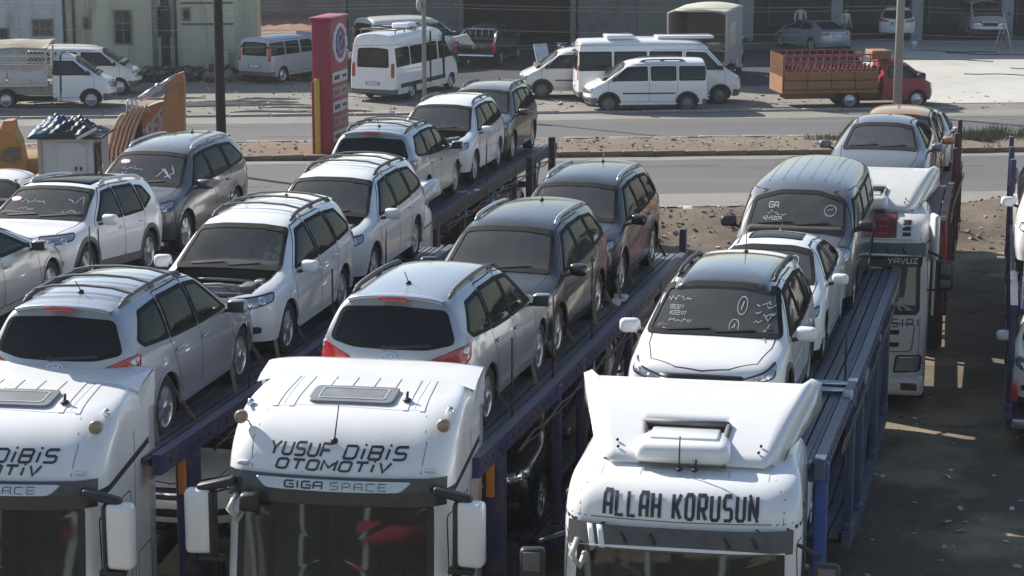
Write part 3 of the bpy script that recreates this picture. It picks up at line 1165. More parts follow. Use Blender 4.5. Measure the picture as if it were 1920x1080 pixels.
# ---- kinds -------------------------------------------------------
def suv_spec(L, Wd, H, wb, xf, k=None, **kw):
    h = Wd / 2
    s = dict(dims=(L, Wd, H), wb=wb, xf=xf, rw=.36, tw=.235, wheel='six', z0=.29)
    a = wb / 2
    xr = xf - L
    q = H / 1.725
    f = xf - 2.25
    b = xr + 2.42
    s['st'] = [
        (2.0 + f, 2.17 + f, .30, h * .87, h * .93, .58, .79 * q, h * .91, .89 * q, .64, .92 * q),
        (1.80 + f, 1.85 + f, .29, h * .95, h * .985, .62, .91 * q, h * .95, .995 * q, .67, 1.015 * q),
        (1.35 + f, 1.40 + f, .28, h * .97, h, .66, .985 * q, h * .955, 1.055 * q, .70, 1.08 * q),
        (1.05, 1.18, .28, h * .97, h, .68, 1.03 * q, h * .96, 1.09 * q, .785, 1.115 * q),
        (.72, .80, .28, h * .97, h, .70, 1.035 * q, h * .96, 1.35 * q, .725, 1.39 * q),
        (.36, .40, .28, h * .97, h, .70, 1.045 * q, h * .965, 1.59 * q, .655, 1.66 * q),
        (-.10, -.08, .28, h * .97, h, .72, 1.06 * q, h * .965, 1.645 * q, .65, 1.715 * q),
        (-.80, -.80, .28, h * .97, h, .74, 1.08 * q, h * .965, 1.66 * q, .65, 1.73 * q),
        (-1.40 + b * .5, -1.40 + b * .5, .29, h * .97, h, .76, 1.105 * q, h * .96, 1.645 * q, .64, 1.715 * q),
        (-1.86 + b, -1.84 + b, .31, h * .96, h * .99, .78, 1.13 * q, h * .945, 1.615 * q, .63, 1.685 * q),
        (-2.06 + b, -2.02 + b, .32, h * .92, h * .96, .79, 1.12 * q, h * .92, 1.595 * q, .62, 1.67 * q),
        (-2.19 + b, -2.09 + b, .34, h * .86, h * .93, .80, 1.11 * q, h * .895, 1.57 * q, .61, 1.65 * q)]
    s['capf'] = [(2.26 + f, .74 * q), (2.30 + f, .56), (2.28 + f, .42), (2.20 + f, .30)]
    s['capr'] = [(-2.37 + b, 1.08 * q), (-2.43 + b, .80), (-2.47 + b, .52), (-2.40 + b, .34)]
    s['ws'] = [(0, 1.125 * q), (.40, 1.12 * q), (.765, 1.10 * q), (.635, 1.565 * q), (.30, 1.61 * q), (0, 1.615 * q)]
    s['rg'] = [(0, 1.08 * q), (.45, 1.085 * q), (.75, 1.15 * q), (.62, 1.515 * q), (0, 1.545 * q)]
    s['side'] = [[(.90, 1.085 * q), (.28, 1.54 * q), (-.135, 1.58 * q), (-.165, 1.08 * q)],
                 [(-.20, 1.08 * q), (-.17, 1.585 * q), (-1.02, 1.59 * q), (-1.10, 1.115 * q)],
                 [(-1.145, 1.125 * q), (-1.06, 1.58 * q), (-1.62 + b, 1.54 * q), (-1.96 + b, 1.26 * q), (-1.85 + b, 1.17 * q)]]
    s['sidedoor'] = [0, 1, None]
    s['sideglass'] = ['gside', 'gdark', 'gdark']
    s['doors'] = [[(1.0, .42), (.98, 1.08 * q), (.30, 1.58 * q), (-.14, 1.63 * q), (-.18, .42)],
                  [(-.18, .42), (-.14, 1.63 * q), (-1.05, 1.63 * q), (-1.13, 1.10 * q), (-1.0, .78), (-.86, .42)]]
    s['hood'] = [(0, 1.14), (.40, 1.12), (.70, 1.04), (.70, 1.5 + f), (.62, 1.95 + f), (.30, 2.13 + f), (0, 2.16 + f)]
    s['hood'] = [(0, 2.155 + f), (.30, 2.12 + f), (.60, 1.97 + f), (.70, 1.5 + f), (.715, 1.06), (.40, 1.15), (0, 1.17)]
    s['hoodz'] = .78 * q
    s['bumpf'], s['bumpfz'] = 1.80 + f, .66 * q
    s['bumpr'], s['bumprz'] = -1.86 + b, .66
    s['tail'] = [(0, .68), (.60, .68), (.68, .80), (.66, 1.02), (.80, 1.12 * q), (.66, 1.56 * q), (0, 1.59 * q)]
    s['handles'] = [(-.02, .93 * q), (-.92, .96 * q)]
    s['mirror'] = (.80, h + .12, 1.12 * q, 1.0)
    s['rails'] = (.12, -1.86 + b, .575, 'rail')
    s['cabin'] = (.80, .15, -.80, .45, .72, .70)
    s['cab_back'] = -2.0 + b
    s['bay'] = (1.98 + f, 1.10, .60, 1.01 * q)
    s['spoiler'] = (-1.98 + b, 1.6 * q, .56)
    s['aerial'] = (-1.55 + b, .16, .9)
    s['rwiper'] = 1.10 * q
    s['sill'] = 'greypl'
    s.update(kw)
    return s


HEAD = [(-.95, .72), (-.42, .83), (-.37, .94), (-.95, .89)]
TAILL = [(-.98, .88), (-.62, .88), (-.45, .98), (-.42, 1.15), (-.60, 1.12), (-.95, .98)]

def lamp(poly, du=0.0, dz=0.0, sz=1.0, z0=.8):
    return [(u + du, z0 + dz + (z - z0) * sz) for u, z in poly]

def suv_front(q=1.0, w=1.0):
    return [('grille', 'plastic', sym([(0, .66 * q), (.36 * w, .67 * q), (.42 * w, .76 * q), (.38 * w, .81 * q), (0, .82 * q)]), .006), ('lower_grille', 'plastic', sym([(0, .40), (.50, .40), (.58, .50), (0, .52)]), .005),
           ('grille_bar', 'chrome', sym([(0, .725 * q), (.38 * w, .725 * q), (.38 * w, .755 * q), (0, .755 * q)]), .014),
           ('fog_lamp', 'lampdk', [(.60, .43), (.76, .43), (.76, .52), (.60, .52)], .008), ('fog_lamp', 'lampdk', [(-.60, .43), (-.76, .43), (-.76, .52), (-.60, .52)], .008)]

def rear_plate(z=.85):
    return [('rear_plate_recess', 'greypl', sym([(0, z - .07), (.30, z - .07), (.30, z + .07), (0, z + .07)]), .006), ('licence_plate', 'plate', sym([(0, z - .055), (.26, z - .055), (.26, z + .055), (0, z + .055)]), .012)]

build_kind('crossover', suv_spec(4.675, 1.89, 1.725, 2.70, 2.25, head=HEAD, bulbs=[(-.80, .81, .06), (-.60, .85, .05)],
    taill=TAILL, taill_a=.7, revl=[(-.53, 1.07, .055)], sill='paint', front=suv_front(), rear=rear_plate(), badge=(0, 1.0, .095), badge_f=.745, bars=[-.35, -.95, -1.5]))
_s = suv_spec(4.44, 1.855, 1.635, 2.64, 2.15, head=lamp(HEAD, .05, -.02), bulbs=[(-.75, .77, .05), (-.55, .80, .045)], wheel='five',
    taill=lamp(TAILL, .02, .0, .8), taill_a=.7, front=suv_front(.95), rear=rear_plate(.80), badge=None, lipw=.07, liprole='greypl', roles={'rail': ALLOY})
_s['sunroof'] = (.25, -1.35, .50)
_s['side'][2] = [(-1.15, 1.08), (-1.08, 1.48), (-1.42, 1.45), (-1.62, 1.24)]
_s['gapz'] = 1.3
build_kind('compact_suv', _s)
_s = suv_spec(4.685, 1.885, 1.72, 2.70, 2.22, head=lamp(HEAD, .02, .02), bulbs=[(-.80, .80, .06), (-.60, .84, .05)], wheel='seven',
    taill=TAILL, taill_a=.7, front=suv_front(1.02, 1.1), rear=rear_plate(), roles={'rail': ALLOY}, lipw=.06, liprole='paint')
build_kind('large_suv', _s)
_s = suv_spec(4.45, 1.83, 1.66, 2.64, 2.14, head=[(-.92, .66), (-.50, .76), (-.38, .92), (-.62, .84), (-.92, .75)], bulbs=[(-.74, .735, .035), (-.58, .785, .035)], wheel='five',
    taill=TAILL, taill_a=.7, front=suv_front(.98, 1.2), rear=rear_plate(.82), roles={'rail': PLASTIC, 'groof': paint('roof_black_glass', (.035, .036, .04), 0, .12, .22, .9, False)}, lipw=.06, liprole='greypl')
_s['sunroof'] = (.50, -1.58, .56)
_s['roofoff'] = .010
_s['ws'] = [(0, 1.075), (.42, 1.07), (.80, 1.06), (.655, 1.52), (.30, 1.565), (0, 1.57)]
_s['aerial'] = (-1.70, .30, .05)
build_kind('hatch_suv', _s)

def sedan_spec(L, Wd, H, wb, xf, **kw):
    h = Wd / 2
    xr = xf - L
    f, b, q = xf - 2.20, xr + 2.33, H / 1.435
    s = dict(dims=(L, Wd, H), wb=wb, xf=xf, rw=.325, tw=.215, wheel='five', z0=.22, clad=True, lipw=.03)
    s['st'] = [
        (1.93 + f, 2.10 + f, .22, h * .86, h * .91, .46, .62 * q, h * .88, .70 * q, .60, .725 * q),
        (1.72 + f, 1.76 + f, .21, h * .95, h * .98, .50, .76 * q, h * .93, .83 * q, .64, .855 * q),
        (1.35 + f, 1.38 + f, .21, h * .97, h, .54, .855 * q, h * .95, .915 * q, .67, .94 * q),
        (1.0, 1.16, .21, h * .97, h, .56, .91 * q, h * .955, .97 * q, .72, .99 * q),
        (.60, .70, .21, h * .97, h, .58, .93 * q, h * .96, 1.18 * q, .645, 1.22 * q),
        (.16, .22, .21, h * .97, h, .58, .94 * q, h * .96, 1.335 * q, .57, 1.40 * q),
        (-.4, -.4, .21, h * .97, h, .60, .955 * q, h * .96, 1.37 * q, .555, 1.435 * q),
        (-1.0 + b * .4, -1.0 + b * .4, .21, h * .97, h, .61, .98 * q, h * .955, 1.33 * q, .555, 1.40 * q),
        (-1.52 + b, -1.55 + b, .22, h * .97, h * .995, .63, 1.0 * q, h * .94, 1.155 * q, .62, 1.21 * q),
        (-1.90 + b, -1.90 + b, .24, h * .94, h * .98, .65, 1.0 * q, h * .91, 1.045 * q, .66, 1.065 * q),
        (-2.16 + b, -2.22 + b, .26, h * .86, h * .92, .66, .96 * q, h * .87, 1.0 * q, .62, 1.03 * q)]
    s['capf'] = [(2.17 + f, .63 * q), (2.22 + f, .48), (2.20 + f, .34), (2.12 + f, .22)]
    s['capr'] = [(-2.31 + b, .95 * q), (-2.36 + b, .70), (-2.36 + b, .45), (-2.28 + b, .28)]
    s['ws'] = [(0, 1.0 * q), (.42, .995 * q), (.70, .975 * q), (.565, 1.315 * q), (.30, 1.365 * q), (0, 1.37 * q)]
    s['rg'] = [(0, 1.06 * q), (.45, 1.065 * q), (.60, 1.08 * q), (.50, 1.32 * q), (0, 1.365 * q)]
    s['side'] = [[(.80, .98 * q), (.10, 1.31 * q), (-.20, 1.335 * q), (-.24, .985 * q)],
                 [(-.32, .985 * q), (-.29, 1.335 * q), (-.90, 1.29 * q), (-1.22 + b, 1.13 * q), (-1.12 + b, 1.03 * q)]]
    s['doors'] = [[(.95, .32), (.92, .96 * q), (.16, 1.35 * q), (-.24, 1.38 * q), (-.28, .32)],
                  [(-.28, .32), (-.24, 1.38 * q), (-.92, 1.33 * q), (-1.28 + b, 1.10 * q), (-1.02, .66), (-.9, .32)]]
    s['sideglass'] = ['gside', 'gdark']
    s['hood'] = [(0, 2.08 + f), (.35, 2.04 + f), (.58, 1.90 + f), (.68, 1.5 + f), (.71, 1.05), (.40, 1.13), (0, 1.15)]
    s['hoodz'] = .68 * q
    s['bumpf'], s['bumpfz'] = 1.75 + f, .55 * q
    s['bumpr'], s['bumprz'] = -1.95 + b, .6
    s['tail'] = [(0, .66), (.52, .66), (.60, .80), (.58, .98), (0, .99)]
    s['handles'] = [(-.10, .84 * q), (-1.0, .87 * q)]
    s['mirror'] = (.72, h + .10, 1.0 * q, .9)
    s['head'] = [(-.98, .58), (-.46, .68), (-.34, .80), (-.92, .70)]
    s['bulbs'] = [(-.72, .66, .045)]
    s['taill'] = [(-.95, .80), (-.45, .80), (-.40, .95), (-.92, .93)]
    s['taill_a'] = .7
    s['front'] = [('grille', 'plastic', sym([(0, .55), (.30, .56), (.34, .62), (0, .64)]), .006), ('lower_grille', 'plastic', sym([(0, .30), (.45, .30), (.52, .44), (0, .45)]), .005)]
    s['rear'] = rear_plate(.78)
    s['cabin'] = (.68, .05, -.80, .32, .52, .66)
    s['cab_back'] = -1.5 + b
    s.update(kw)
    return s

build_kind('sedan', sedan_spec(4.53, 1.775, 1.435, 2.70, 2.20, sunroof=(-.02, -.62, .38), aerial=(-.9, .1, 1)))
build_kind('big_sedan', sedan_spec(5.1, 1.89, 1.50, 3.0, 2.42, wheel='ten', rw=.34))

def van_spec(L, Wd, H, wb, xf, hl=.85, wl=.85, zn=.95, zb=1.16, cut=None, **kw):
    """delivery van or bus: hl hood length, wl windscreen run, zn nose height, zb belt height"""
    h = Wd / 2
    xr = xf - L
    s = dict(dims=(L, Wd, H), wb=wb, xf=xf, rw=.33, tw=.21, wheel='steel', z0=.30, lipw=.05)
    xb, xt = xf - hl, xf - hl - wl
    zr = H - .15
    wt = h * .84
    def lerp(a, b, t): return a + (b - a) * t
    s['st'] = [
        (xf - .22, xf - .07, .30, h * .88, h * .93, .58, zn * .90, h * .90, zn, h * .66, zn + .03),
        (xf - .42, xf - .38, .29, h * .96, h * .985, .62, lerp(zn, zb, .35), h * .95, lerp(zn, zb, .55), h * .72, lerp(zn, zb, .55) + .03),
        (xb - .06, xb + .08, .29, h * .975, h, .66, zb - .05, h * .965, zb + .04, h * .86, zb + .07),
        (lerp(xb, xt, .5) - .03, lerp(xb, xt, .5) + .05, .29, h * .975, h, .68, zb, h * .97, lerp(zb, zr, .55), h * .83, lerp(zb, H, .57)),
        (xt - .02, xt + .04, .29, h * .975, h, .70, zb, h * .975, zr - .06, wt, H - .10),
        (xt - .5, xt - .48, .29, h * .975, h, .70, zb, h * .98, zr, wt, H - .02),
        (lerp(xt, xr, .5), lerp(xt, xr, .5), .29, h * .975, h, .70, zb, h * .98, zr + .01, wt, H),
        (xr + .45, xr + .45, .29, h * .975, h, .70, zb, h * .98, zr, wt * .99, H - .01),
        (xr + .12, xr + .13, .30, h * .96, h * .985, .70, zb, h * .965, zr - .02, wt * .97, H - .03),
        (xr + .05, xr + .09, .30, h * .94, h * .97, .70, zb, h * .95, zr - .04, wt * .95, H - .06)]
    s['capf'] = [(xf, zn * .88), (xf + .04, .58), (xf + .02, .42), (xf - .05, .30)]
    s['capr'] = [(xr, zb), (xr - .03, .70), (xr - .03, .48), (xr + .01, .32)]
    s['ws'] = [(0, zb + .10), (.45, zb + .09), (h * .80, zb + .07), (h * .74, zr - .13), (.3, H - .17), (0, H - .165)]
    if H > 2.2:     # high roof: screen stops below the roof cap
        zt = zb + .85
        s['ws'] = [(0, zb + .10), (.45, zb + .09), (h * .80, zb + .07), (h * .76, zt - .05), (.3, zt), (0, zt)]
    wtop = min(zr - .10, zb + .72)
    s['wtop'] = wtop
    s['rg'] = [(0, zb + .02), (h * .68, zb + .02), (h * .64, wtop), (0, wtop + .02)]
    s['norear'] = False
    x0 = xb - .10
    xd = xt - .72
    s['xd'] = xd
    s['side'] = [[(x0 - .02, zb + .03), (xt + .10, wtop - .03), (xd + .07, wtop), (xd + .05, zb + .03)]]
    s['doors'] = [[(x0 + .12, .42), (x0 + .10, zb), (xt + .10, wtop + .07), (xd, wtop + .07), (xd, .42)]]
    s['sidedoor'] = [0] + [None] * 8
    s['sideglass'] = ['gside'] + ['gdark'] * 8
    s['hood'] = [(0, xf - .10), (.35, xf - .14), (h * .72, xf - .32), (h * .80, xb + .0), (.4, xb + .04), (0, xb + .05)]
    s['hoodz'] = zn * .9
    s['bumpf'], s['bumpfz'], s['bumprole'] = xf - .42, .56, 'greypl'
    s['bumpr'], s['bumprz'] = xr + .25, .50
    s['tail'] = None
    s['handles'] = [(xd + .14, zb - .12)]
    s['mirror'] = (x0 - .10, h + .11, zb + .12, 1.0)
    s['mirrole'] = 'plastic'
    k = .6 * xf
    s['head'] = [(-k + .26, zn - .22), (-k + .74, zn - .18), (-k + .80, zn - .02), (-k + .40, zn + .02)]
    s['bulbs'] = [(-k + .52, zn - .11, .06)]
    s['taill'] = None
    s['front'] = [('grille', 'plastic', sym([(0, zn - .22), (.40, zn - .22), (.44, zn - .06), (0, zn - .05)]), .006), ('lower_grille', 'plastic', sym([(0, .40), (.6, .40), (.6, .52), (0, .52)]), .006)]
    ty = h * .90
    s['rear'] = [('taillight', 'red', [(ty, .95), (ty - .13, .95), (ty - .13, .95 + .55), (ty, .95 + .55)], .01), ('taillight', 'red', [(-ty, .95), (-ty + .13, .95), (-ty + .13, .95 + .55), (-ty, .95 + .55)], .01)] + rear_plate(.72)
    s['cabin'] = (x0 + .02, xt - .15, None, .5, .85, h * .78)
    s['cab_back'] = xr + .2
    s.update(kw)
    return s

# small panel van with side windows, seen from its left
_s = van_spec(4.55, 1.80, 1.95, 2.912, 2.30, hl=.82, wl=.80, zn=.92, zb=1.14)
xd, wt_ = _s['xd'], _s['wtop']
_s['side'] += [[(xd - .07, _s['side'][0][0][1]), (xd - .07, wt_), (xd - 1.0, wt_), (xd - 1.0, 1.17)], [(xd - 1.10, 1.17), (xd - 1.10, wt_), (xd - 2.08, wt_ - .01), (xd - 2.08, 1.17)]]
_s['doors'] += [[(xd, .42), (xd, wt_ + .07), (xd - 1.05, wt_ + .07), (xd - 1.05, .85), (xd - .95, .42)]]
_s['handles'] += [(xd - .16, 1.02)]
_s['rub'] = [(.95, -1.0, .72, .05)]
_s['rails'] = (.3, -1.4, .58, 'rail')
_s['lipw'], _s['liprole'] = .08, 'plastic'
build_kind('small_van', _s)
# long bus, low belt
def bus(L, Wd, H, wb, xf, nwin, wwin, hl, wl, zn, zb, **kw):
    s_ = van_spec(L, Wd, H, wb, xf, hl=hl, wl=wl, zn=zn, zb=zb)
    x = s_['xd'] - .08
    z1, z2 = zb + .03, min(zb + .74, H - .25)
    for k in range(nwin):
        s_['side'].append([(x, z1), (x, z2), (x - wwin, z2), (x - wwin, z1)])
        x -= wwin + .09
    s_['doors'].append([(s_['xd'], .42), (s_['xd'], z2 + .06), (s_['xd'] - 1.2, z2 + .06), (s_['xd'] - 1.2, .42)])
    s_.update(kw)
    return s_

build_kind('minibus', bus(6.4, 1.97, 2.47, 3.75, 2.80, 3, 1.25, .74, .85, 1.0, 1.28, lipw=.07, liprole='plastic'))
build_kind('tall_minibus', bus(6.2, 1.99, 2.65, 3.665, 2.85, 3, 1.18, .72, .80, 1.05, 1.32, rub=[(1.2, -2.9, .62, .16)], lipw=.05))
build_kind('old_van', bus(4.44, 1.81, 1.94, 2.82, 2.20, 2, .95, .75, .85, .92, 1.13, lipw=.03))
_s = bus(5.125, 1.92, 1.925, 3.20, 2.48, 2, 1.0, .80, .80, 1.0, 1.18, wheel='five', bumprole='paint', ribs=[-.55, -.33, -.11, .11, .33, .55], ribx=(.55, -2.2), mirrole='plastic')
_s['head'] = [(-1.10, .78), (-.64, .86), (-.52, 1.02), (-.72, 1.08), (-1.06, .98)]
_s['bulbs'] = [(-.86, .88, .06), (-.72, .96, .05)]
_s['wl'] = 1
build_kind('people_carrier', _s)

def cab_spec(L, Wd, H, wb, xf, **kw):
    """front part of a light truck: shell ends behind the seats"""
    s_ = van_spec(L, Wd, H, wb, xf, **{k: kw.pop(k) for k in ('hl', 'wl', 'zn', 'zb') if k in kw})
    s_['rg'] = [(0, s_['side'][0][0][1] + .05), (.5, s_['side'][0][0][1] + .05), (.5, s_['wtop'] - .05), (0, s_['wtop'] - .05)]
    s_['rear'] = []
    s_.update(kw)
    return s_
build_kind('truck_cab', cab_spec(2.35, 1.95, 2.05, 3.14, 2.45, hl=.75, wl=.85, zn=.98, zb=1.22, lipw=.06, liprole='plastic'))
build_kind('old_cab', cab_spec(2.15, 1.72, 1.85, 2.60, 2.05, hl=.55, wl=.70, zn=.90, zb=1.10, lipw=.05))
_s = suv_spec(5.25, 1.95, 1.83, 3.09, 2.52, head=HEAD, bulbs=[], taill=None, wheel='seven')
_s['rails'] = None; _s['spoiler'] = None; _s['rwiper'] = None; _s['aerial'] = None
b_ = -2.73 + 2.42
_s['st'] = _s['st'][:7] + [(-.70, -.70, .28, .945, .975, .78, 1.14, .94, 1.73, .59, 1.81), (-1.10, -1.02, .28, .945, .975, .78, 1.15, .93, 1.68, .57, 1.77), (-1.18, -1.14, .30, .93, .96, .80, 1.15, .90, 1.60, .56, 1.70)]
_s['dims'] = (3.78, 1.95, 1.83)
_s['capr'] = [(-1.24, 1.15), (-1.25, .8), (-1.25, .52), (-1.24, .34)]
_s['side'] = [[(.88, 1.17), (.28, 1.62), (-.10, 1.66), (-.14, 1.17)], [(-.22, 1.17), (-.19, 1.66), (-.85, 1.64), (-1.0, 1.20)]]
_s['rg'] = [(0, 1.25), (.55, 1.25), (.48, 1.58), (0, 1.60)]
_s['tail'] = None; _s['rear'] = []; _s['bumpr'] = -99; _s['cab_back'] = -1.1; _s['cabin'] = (.80, .15, -.65, .45, .78, .70)
build_kind('double_cab', _s)
# ------------------------------------------------------------------ lorry cabs: rings stacked from sill to roof
def cab_loft(levels, xr, n_side=7, n_arc=7, n_front=9):
    """levels: (z, x of the front, half width, corner radius, bulge) ; returns verts, faces"""
    rings = []
    for z, xf, w, r, bl in levels:
        ring = []
        for k in range(n_side):
            t = k / n_side
            ring.append((xr + (xf - r - xr) * t, w * (1 - .012 * (1 - t)), z))
        for k in range(n_arc):
            a = pi / 2 * k / n_arc
            ring.append((xf - r + r * sin(a), w - r + r * cos(a), z))
        for k in range(n_front + 1):
            y = (w - r) * (1 - 2 * k / n_front)
            ring.append((xf + bl * (1 - (y / max(1e-6, w - r)) ** 2), y, z))
        for k in range(1, n_arc + 1):
            a = pi / 2 * (1 - k / n_arc)
            ring.append((xf - r + r * sin(a), -(w - r) - r * cos(a), z))
        for k in range(1, n_side + 1):
            t = 1 - k / n_side
            ring.append((xr + (xf - r - xr) * t, -w * (1 - .012 * (1 - t)), z))
        rings.append(ring)
    n = len(rings[0])
    V = [Vector(p) for g in rings for p in g]
    F = [(i * n + k, i * n + (k + 1) % n, (i + 1) * n + (k + 1) % n, (i + 1) * n + k) for i in range(len(rings) - 1) for k in range(n)]
    top = (len(rings) - 1) * n
    # roof of the last ring: strips from left to right
    h = n // 2
    for k in range(h - 1):
        F.append((top + k, top + k + 1, top + n - 2 - k, top + n - 1 - k))
    return V, F

def densify(levels, step=.09):
    out = []
    for a, b in zip(levels[:-1], levels[1:]):
        d = sqrt((a[0] - b[0]) ** 2 + (a[1] - b[1]) ** 2)
        k = max(1, int(d / step))
        for j in range(k):
            t = j / k
            out.append(tuple(p + (q - p) * t for p, q in zip(a, b)))
    out.append(levels[-1])
    return out

def smooth_levels(L, it=2):
    for _ in range(it):
        L = [L[0]] + [tuple(.25 * a + .5 * b + .25 * c for a, b, c in zip(L[i - 1], L[i], L[i + 1])) for i in range(1, len(L) - 1)] + [L[-1]]
    return L

def inc(a, b):
    return [(a[0], a[1]), (b[0], a[1]), (b[0], b[1]), (a[0], b[1])]

def tractor(name, label, loc, rz, kind, white, group='lorry tractor units'):
    """kind 'tall': smooth high roof; kind 'wing': lower roof under a big wind deflector"""
    root = thing(name, label, 'lorry', loc, rz, group)
    tall = kind == 'tall'
    W_ = 1.20
    if tall:
        L = [(.55, -.02, 1.18, .30, .06), (.95, .0, 1.20, .30, .07), (1.80, .0, W_, .30, .07), (2.55, -.13, 1.21, .30, .07), (2.95, -.20, 1.22, .30, .07), (3.20, -.20, 1.22, .32, .07), (3.40, -.29, 1.22, .36, .06),
             (3.60, -.47, 1.21, .42, .05), (3.73, -.72, 1.18, .45, .04), (3.80, -1.0, 1.12, .45, .03), (3.84, -1.5, 1.04, .4, .02), (3.86, -1.95, .98, .2, 0)]
        xr, wz0, wz1, ztop = -2.2, 1.85, 2.95, 3.86
    else:
        L = [(.50, -.02, 1.16, .30, .06), (.95, .0, 1.19, .32, .07), (1.80, .0, W_, .32, .07), (2.45, -.11, 1.21, .32, .07), (2.72, -.15, 1.21, .32, .07), (2.95, -.15, 1.21, .34, .07), (3.10, -.16, 1.20, .36, .07),
             (3.25, -.28, 1.18, .40, .06), (3.33, -.45, 1.14, .42, .05), (3.38, -.80, 1.06, .42, .03), (3.40, -1.3, 1.0, .4, .02), (3.41, -1.9, .96, .2, 0)]
        xr, wz0, wz1, ztop = -2.15, 1.70, 2.74, 3.41
    V, F = cab_loft(smooth_levels(densify(L)), xr)
    bvh = BVHTree.FromPolygons(V, F)
    PF, PL, PR, PT = Proj(bvh, (1, 0, 0)), Proj(bvh, (0, 1, 0)), Proj(bvh, (0, -1, 0)), Proj(bvh, (0, 0, 1))
    ws = rounded(sym([(0, wz0), (1.06, wz0 + .02), (1.04, wz1), (0, wz1)]), .09)
    hole = offset_poly(ws, .03)
    door_hole = rounded([(-.30, 1.92), (-1.10, 1.92), (-1.12, 2.66), (-.42, 2.66)], .08)
    dh = offset_poly(door_hole, .03)
    keep = []
    for f in F:
        c = sum((V[i] for i in f), Vector()) / len(f)
        if c.x > -.6 and inpoly((c.y, c.z), hole): continue
        if abs(c.y) > 1.0 and inpoly((c.x, c.z), dh): continue
        keep.append(f)
    mb = MB(); mb.add(V, keep, 0, True)
    mb.build('cab_shell', [white], root)
    tw = trim(white)
    # windscreen and cabin
    mb = MB(); PF.ring(mb, ws, .07, .008, edge=-.02); mb.build('windscreen_seal', [PLASTIC], root)
    mb = MB(); PF.panel(mb, offset_poly(ws, .04), .003, (1, .8, .6, .4, .2), rim=False); mb.build('windscreen', [G_TRUCK], root)
    mb = MB()
    mb.bbox((xr + .1, -1.1, 1.25), (-.2, 1.1, 1.32)); mb.bbox((xr + .12, -1.1, 1.3), (xr + .2, 1.1, wz1 + .2))
    mb.bbox((xr + .12, -1.12, wz1 + .12), (-.4, 1.12, wz1 + .15))
    mb.rbox((-.42, 0, 1.72), (.55, 2.1, .36), .08)
    mb.rbox((-.40, -.42, 2.0), (.30, .42, .24), .05)
    mb.build('cabin_interior', [INTERIOR], root)
    for sd in (1, -1):
        mb = MB(); mb.rbox((-1.25, sd * .62, 1.72), (.5, .55, .2), .06); mb.rbox((-1.5, sd * .62, 2.15), (.16, .52, .85), .07); mb.rbox((-1.52, sd * .62, 2.62), (.1, .3, .2), .05)
        mb.build('seat', [SEAT], root)
    mb = MB()
    pth = [(-.80 + .10 * sin(t), .60 + .23 * cos(t), 2.0 + .2 * sin(t)) for t in [2 * pi * k / 18 for k in range(19)]]
    mb.tube(pth, .02, 6, cap=False); mb.tube([(-.8, .38, 2.0), (-.8, .82, 2.0)], .025, 6); mb.tube([(-.8, .6, 2.0), (-.5, .6, 1.8)], .035, 6)
    mb.build('steering_wheel', [PLASTIC], root)
    # wipers
    for y0, y1 in ((-.95, -.25), (-.2, .5)):
        mb = MB()
        PF.strip(mb, [(y0, wz0 + .06), (y1, wz0 + .20)], .03, .03, thick=.025)
        mb.build('wiper', [PLASTIC], root)
    # doors
    for P, s_, sd in ((PL, -1, 1), (PR, 1, -1)):
        mb = MB(); P.panel(mb, [(s_ * x, z) for x, z in rounded([(-.14, .95), (-.22, 2.85), (-1.22, 2.85), (-1.22, .95)], .08)], -.02 + .002, (1, .95), rim=False)
        mb2 = MB(); P.strip(mb2, [(s_ * x, z) for x, z in rounded([(-.16, .80), (-.30, 2.80), (-1.24, 2.80), (-1.24, .80)], .08)], .014, .002, closed=True)
        d = mb2.build('door_seam', [GAP], root)
        mb = MB(); P.ring(mb, [(s_ * x, z) for x, z in door_hole], .06, .008, edge=-.015); mb.build('window_seal', [PLASTIC], root)
        mb = MB(); P.panel(mb, [(s_ * x, z) for x, z in offset_poly(door_hole, .035)], .003, rim=False); mb.build('side_window', [G_DK], root)
        q = P.pt(s_ * -1.08, 1.55, .02)
        mb = MB(); mb.rbox(q, (.18, .03, .05), .012); mb.build('handle', [PLASTIC], root)
        mb = MB()
        if tall:
            P.strip(mb, [(s_ * -.14, 3.02), (s_ * -1.95, 3.16)], .07, .006, thick=.01)
        else:
            P.strip(mb, [(s_ * -.14, 2.92), (s_ * -.8, 3.0), (s_ * -2.1, 3.02)], .035, .004, thick=.01)
        mb.build('side_trim', [PLASTIC], root)
        mb = MB(); P.strip(mb, [(s_ * -1.36, .9), (s_ * -1.42, ztop - .45)], .012, .002); P.strip(mb, [(s_ * -1.5, 1.3), (s_ * -1.5, 2.0), (s_ * -2.0, 2.0), (s_ * -2.0, 1.3), (s_ * -1.5, 1.3)], .012, .002)
        mb.build('panel_gap', [GAP], root)
    # lower front
    mb = MB()
    for z0_, z1_ in ((1.36, 1.44), (1.14, 1.22)):
        mb = MB(); PF.panel(mb, rounded(sym([(0, z0_), (.72, z0_), (.74, z1_), (0, z1_)]), .03), .008, (1, .6))
        mb.build('grille_slot', [PLASTIC], root)
    mb = MB(); PF.ring(mb, rounded(sym([(0, 1.05), (.95, 1.05), (1.0, 1.55), (0, 1.58)]), .08), .02, .003); mb.build('front_panel_seam', [GREYPL], root)
    for sd in (1, -1):
        mb = MB(); PF.panel(mb, rounded([(sd * .66, .70), (sd * 1.08, .72), (sd * 1.10, .98), (sd * .70, .98)], .06), .01, (1, .8, .4)); h_ = mb.build('headlight', [CLEAR_L], root)
        mb = MB(); PF.ring(mb, rounded([(sd * .64, .68), (sd * 1.10, .70), (sd * 1.12, 1.0), (sd * .68, 1.0)], .06), .03, .014); mb.build('lamp_bezel', [LAMP_DK], h_)
    mb = MB(); mb.rbox((-.10, 0, .45), (.32, 2.36, .36), .10, seg=3); mb.build('front_bumper', [tw], root)
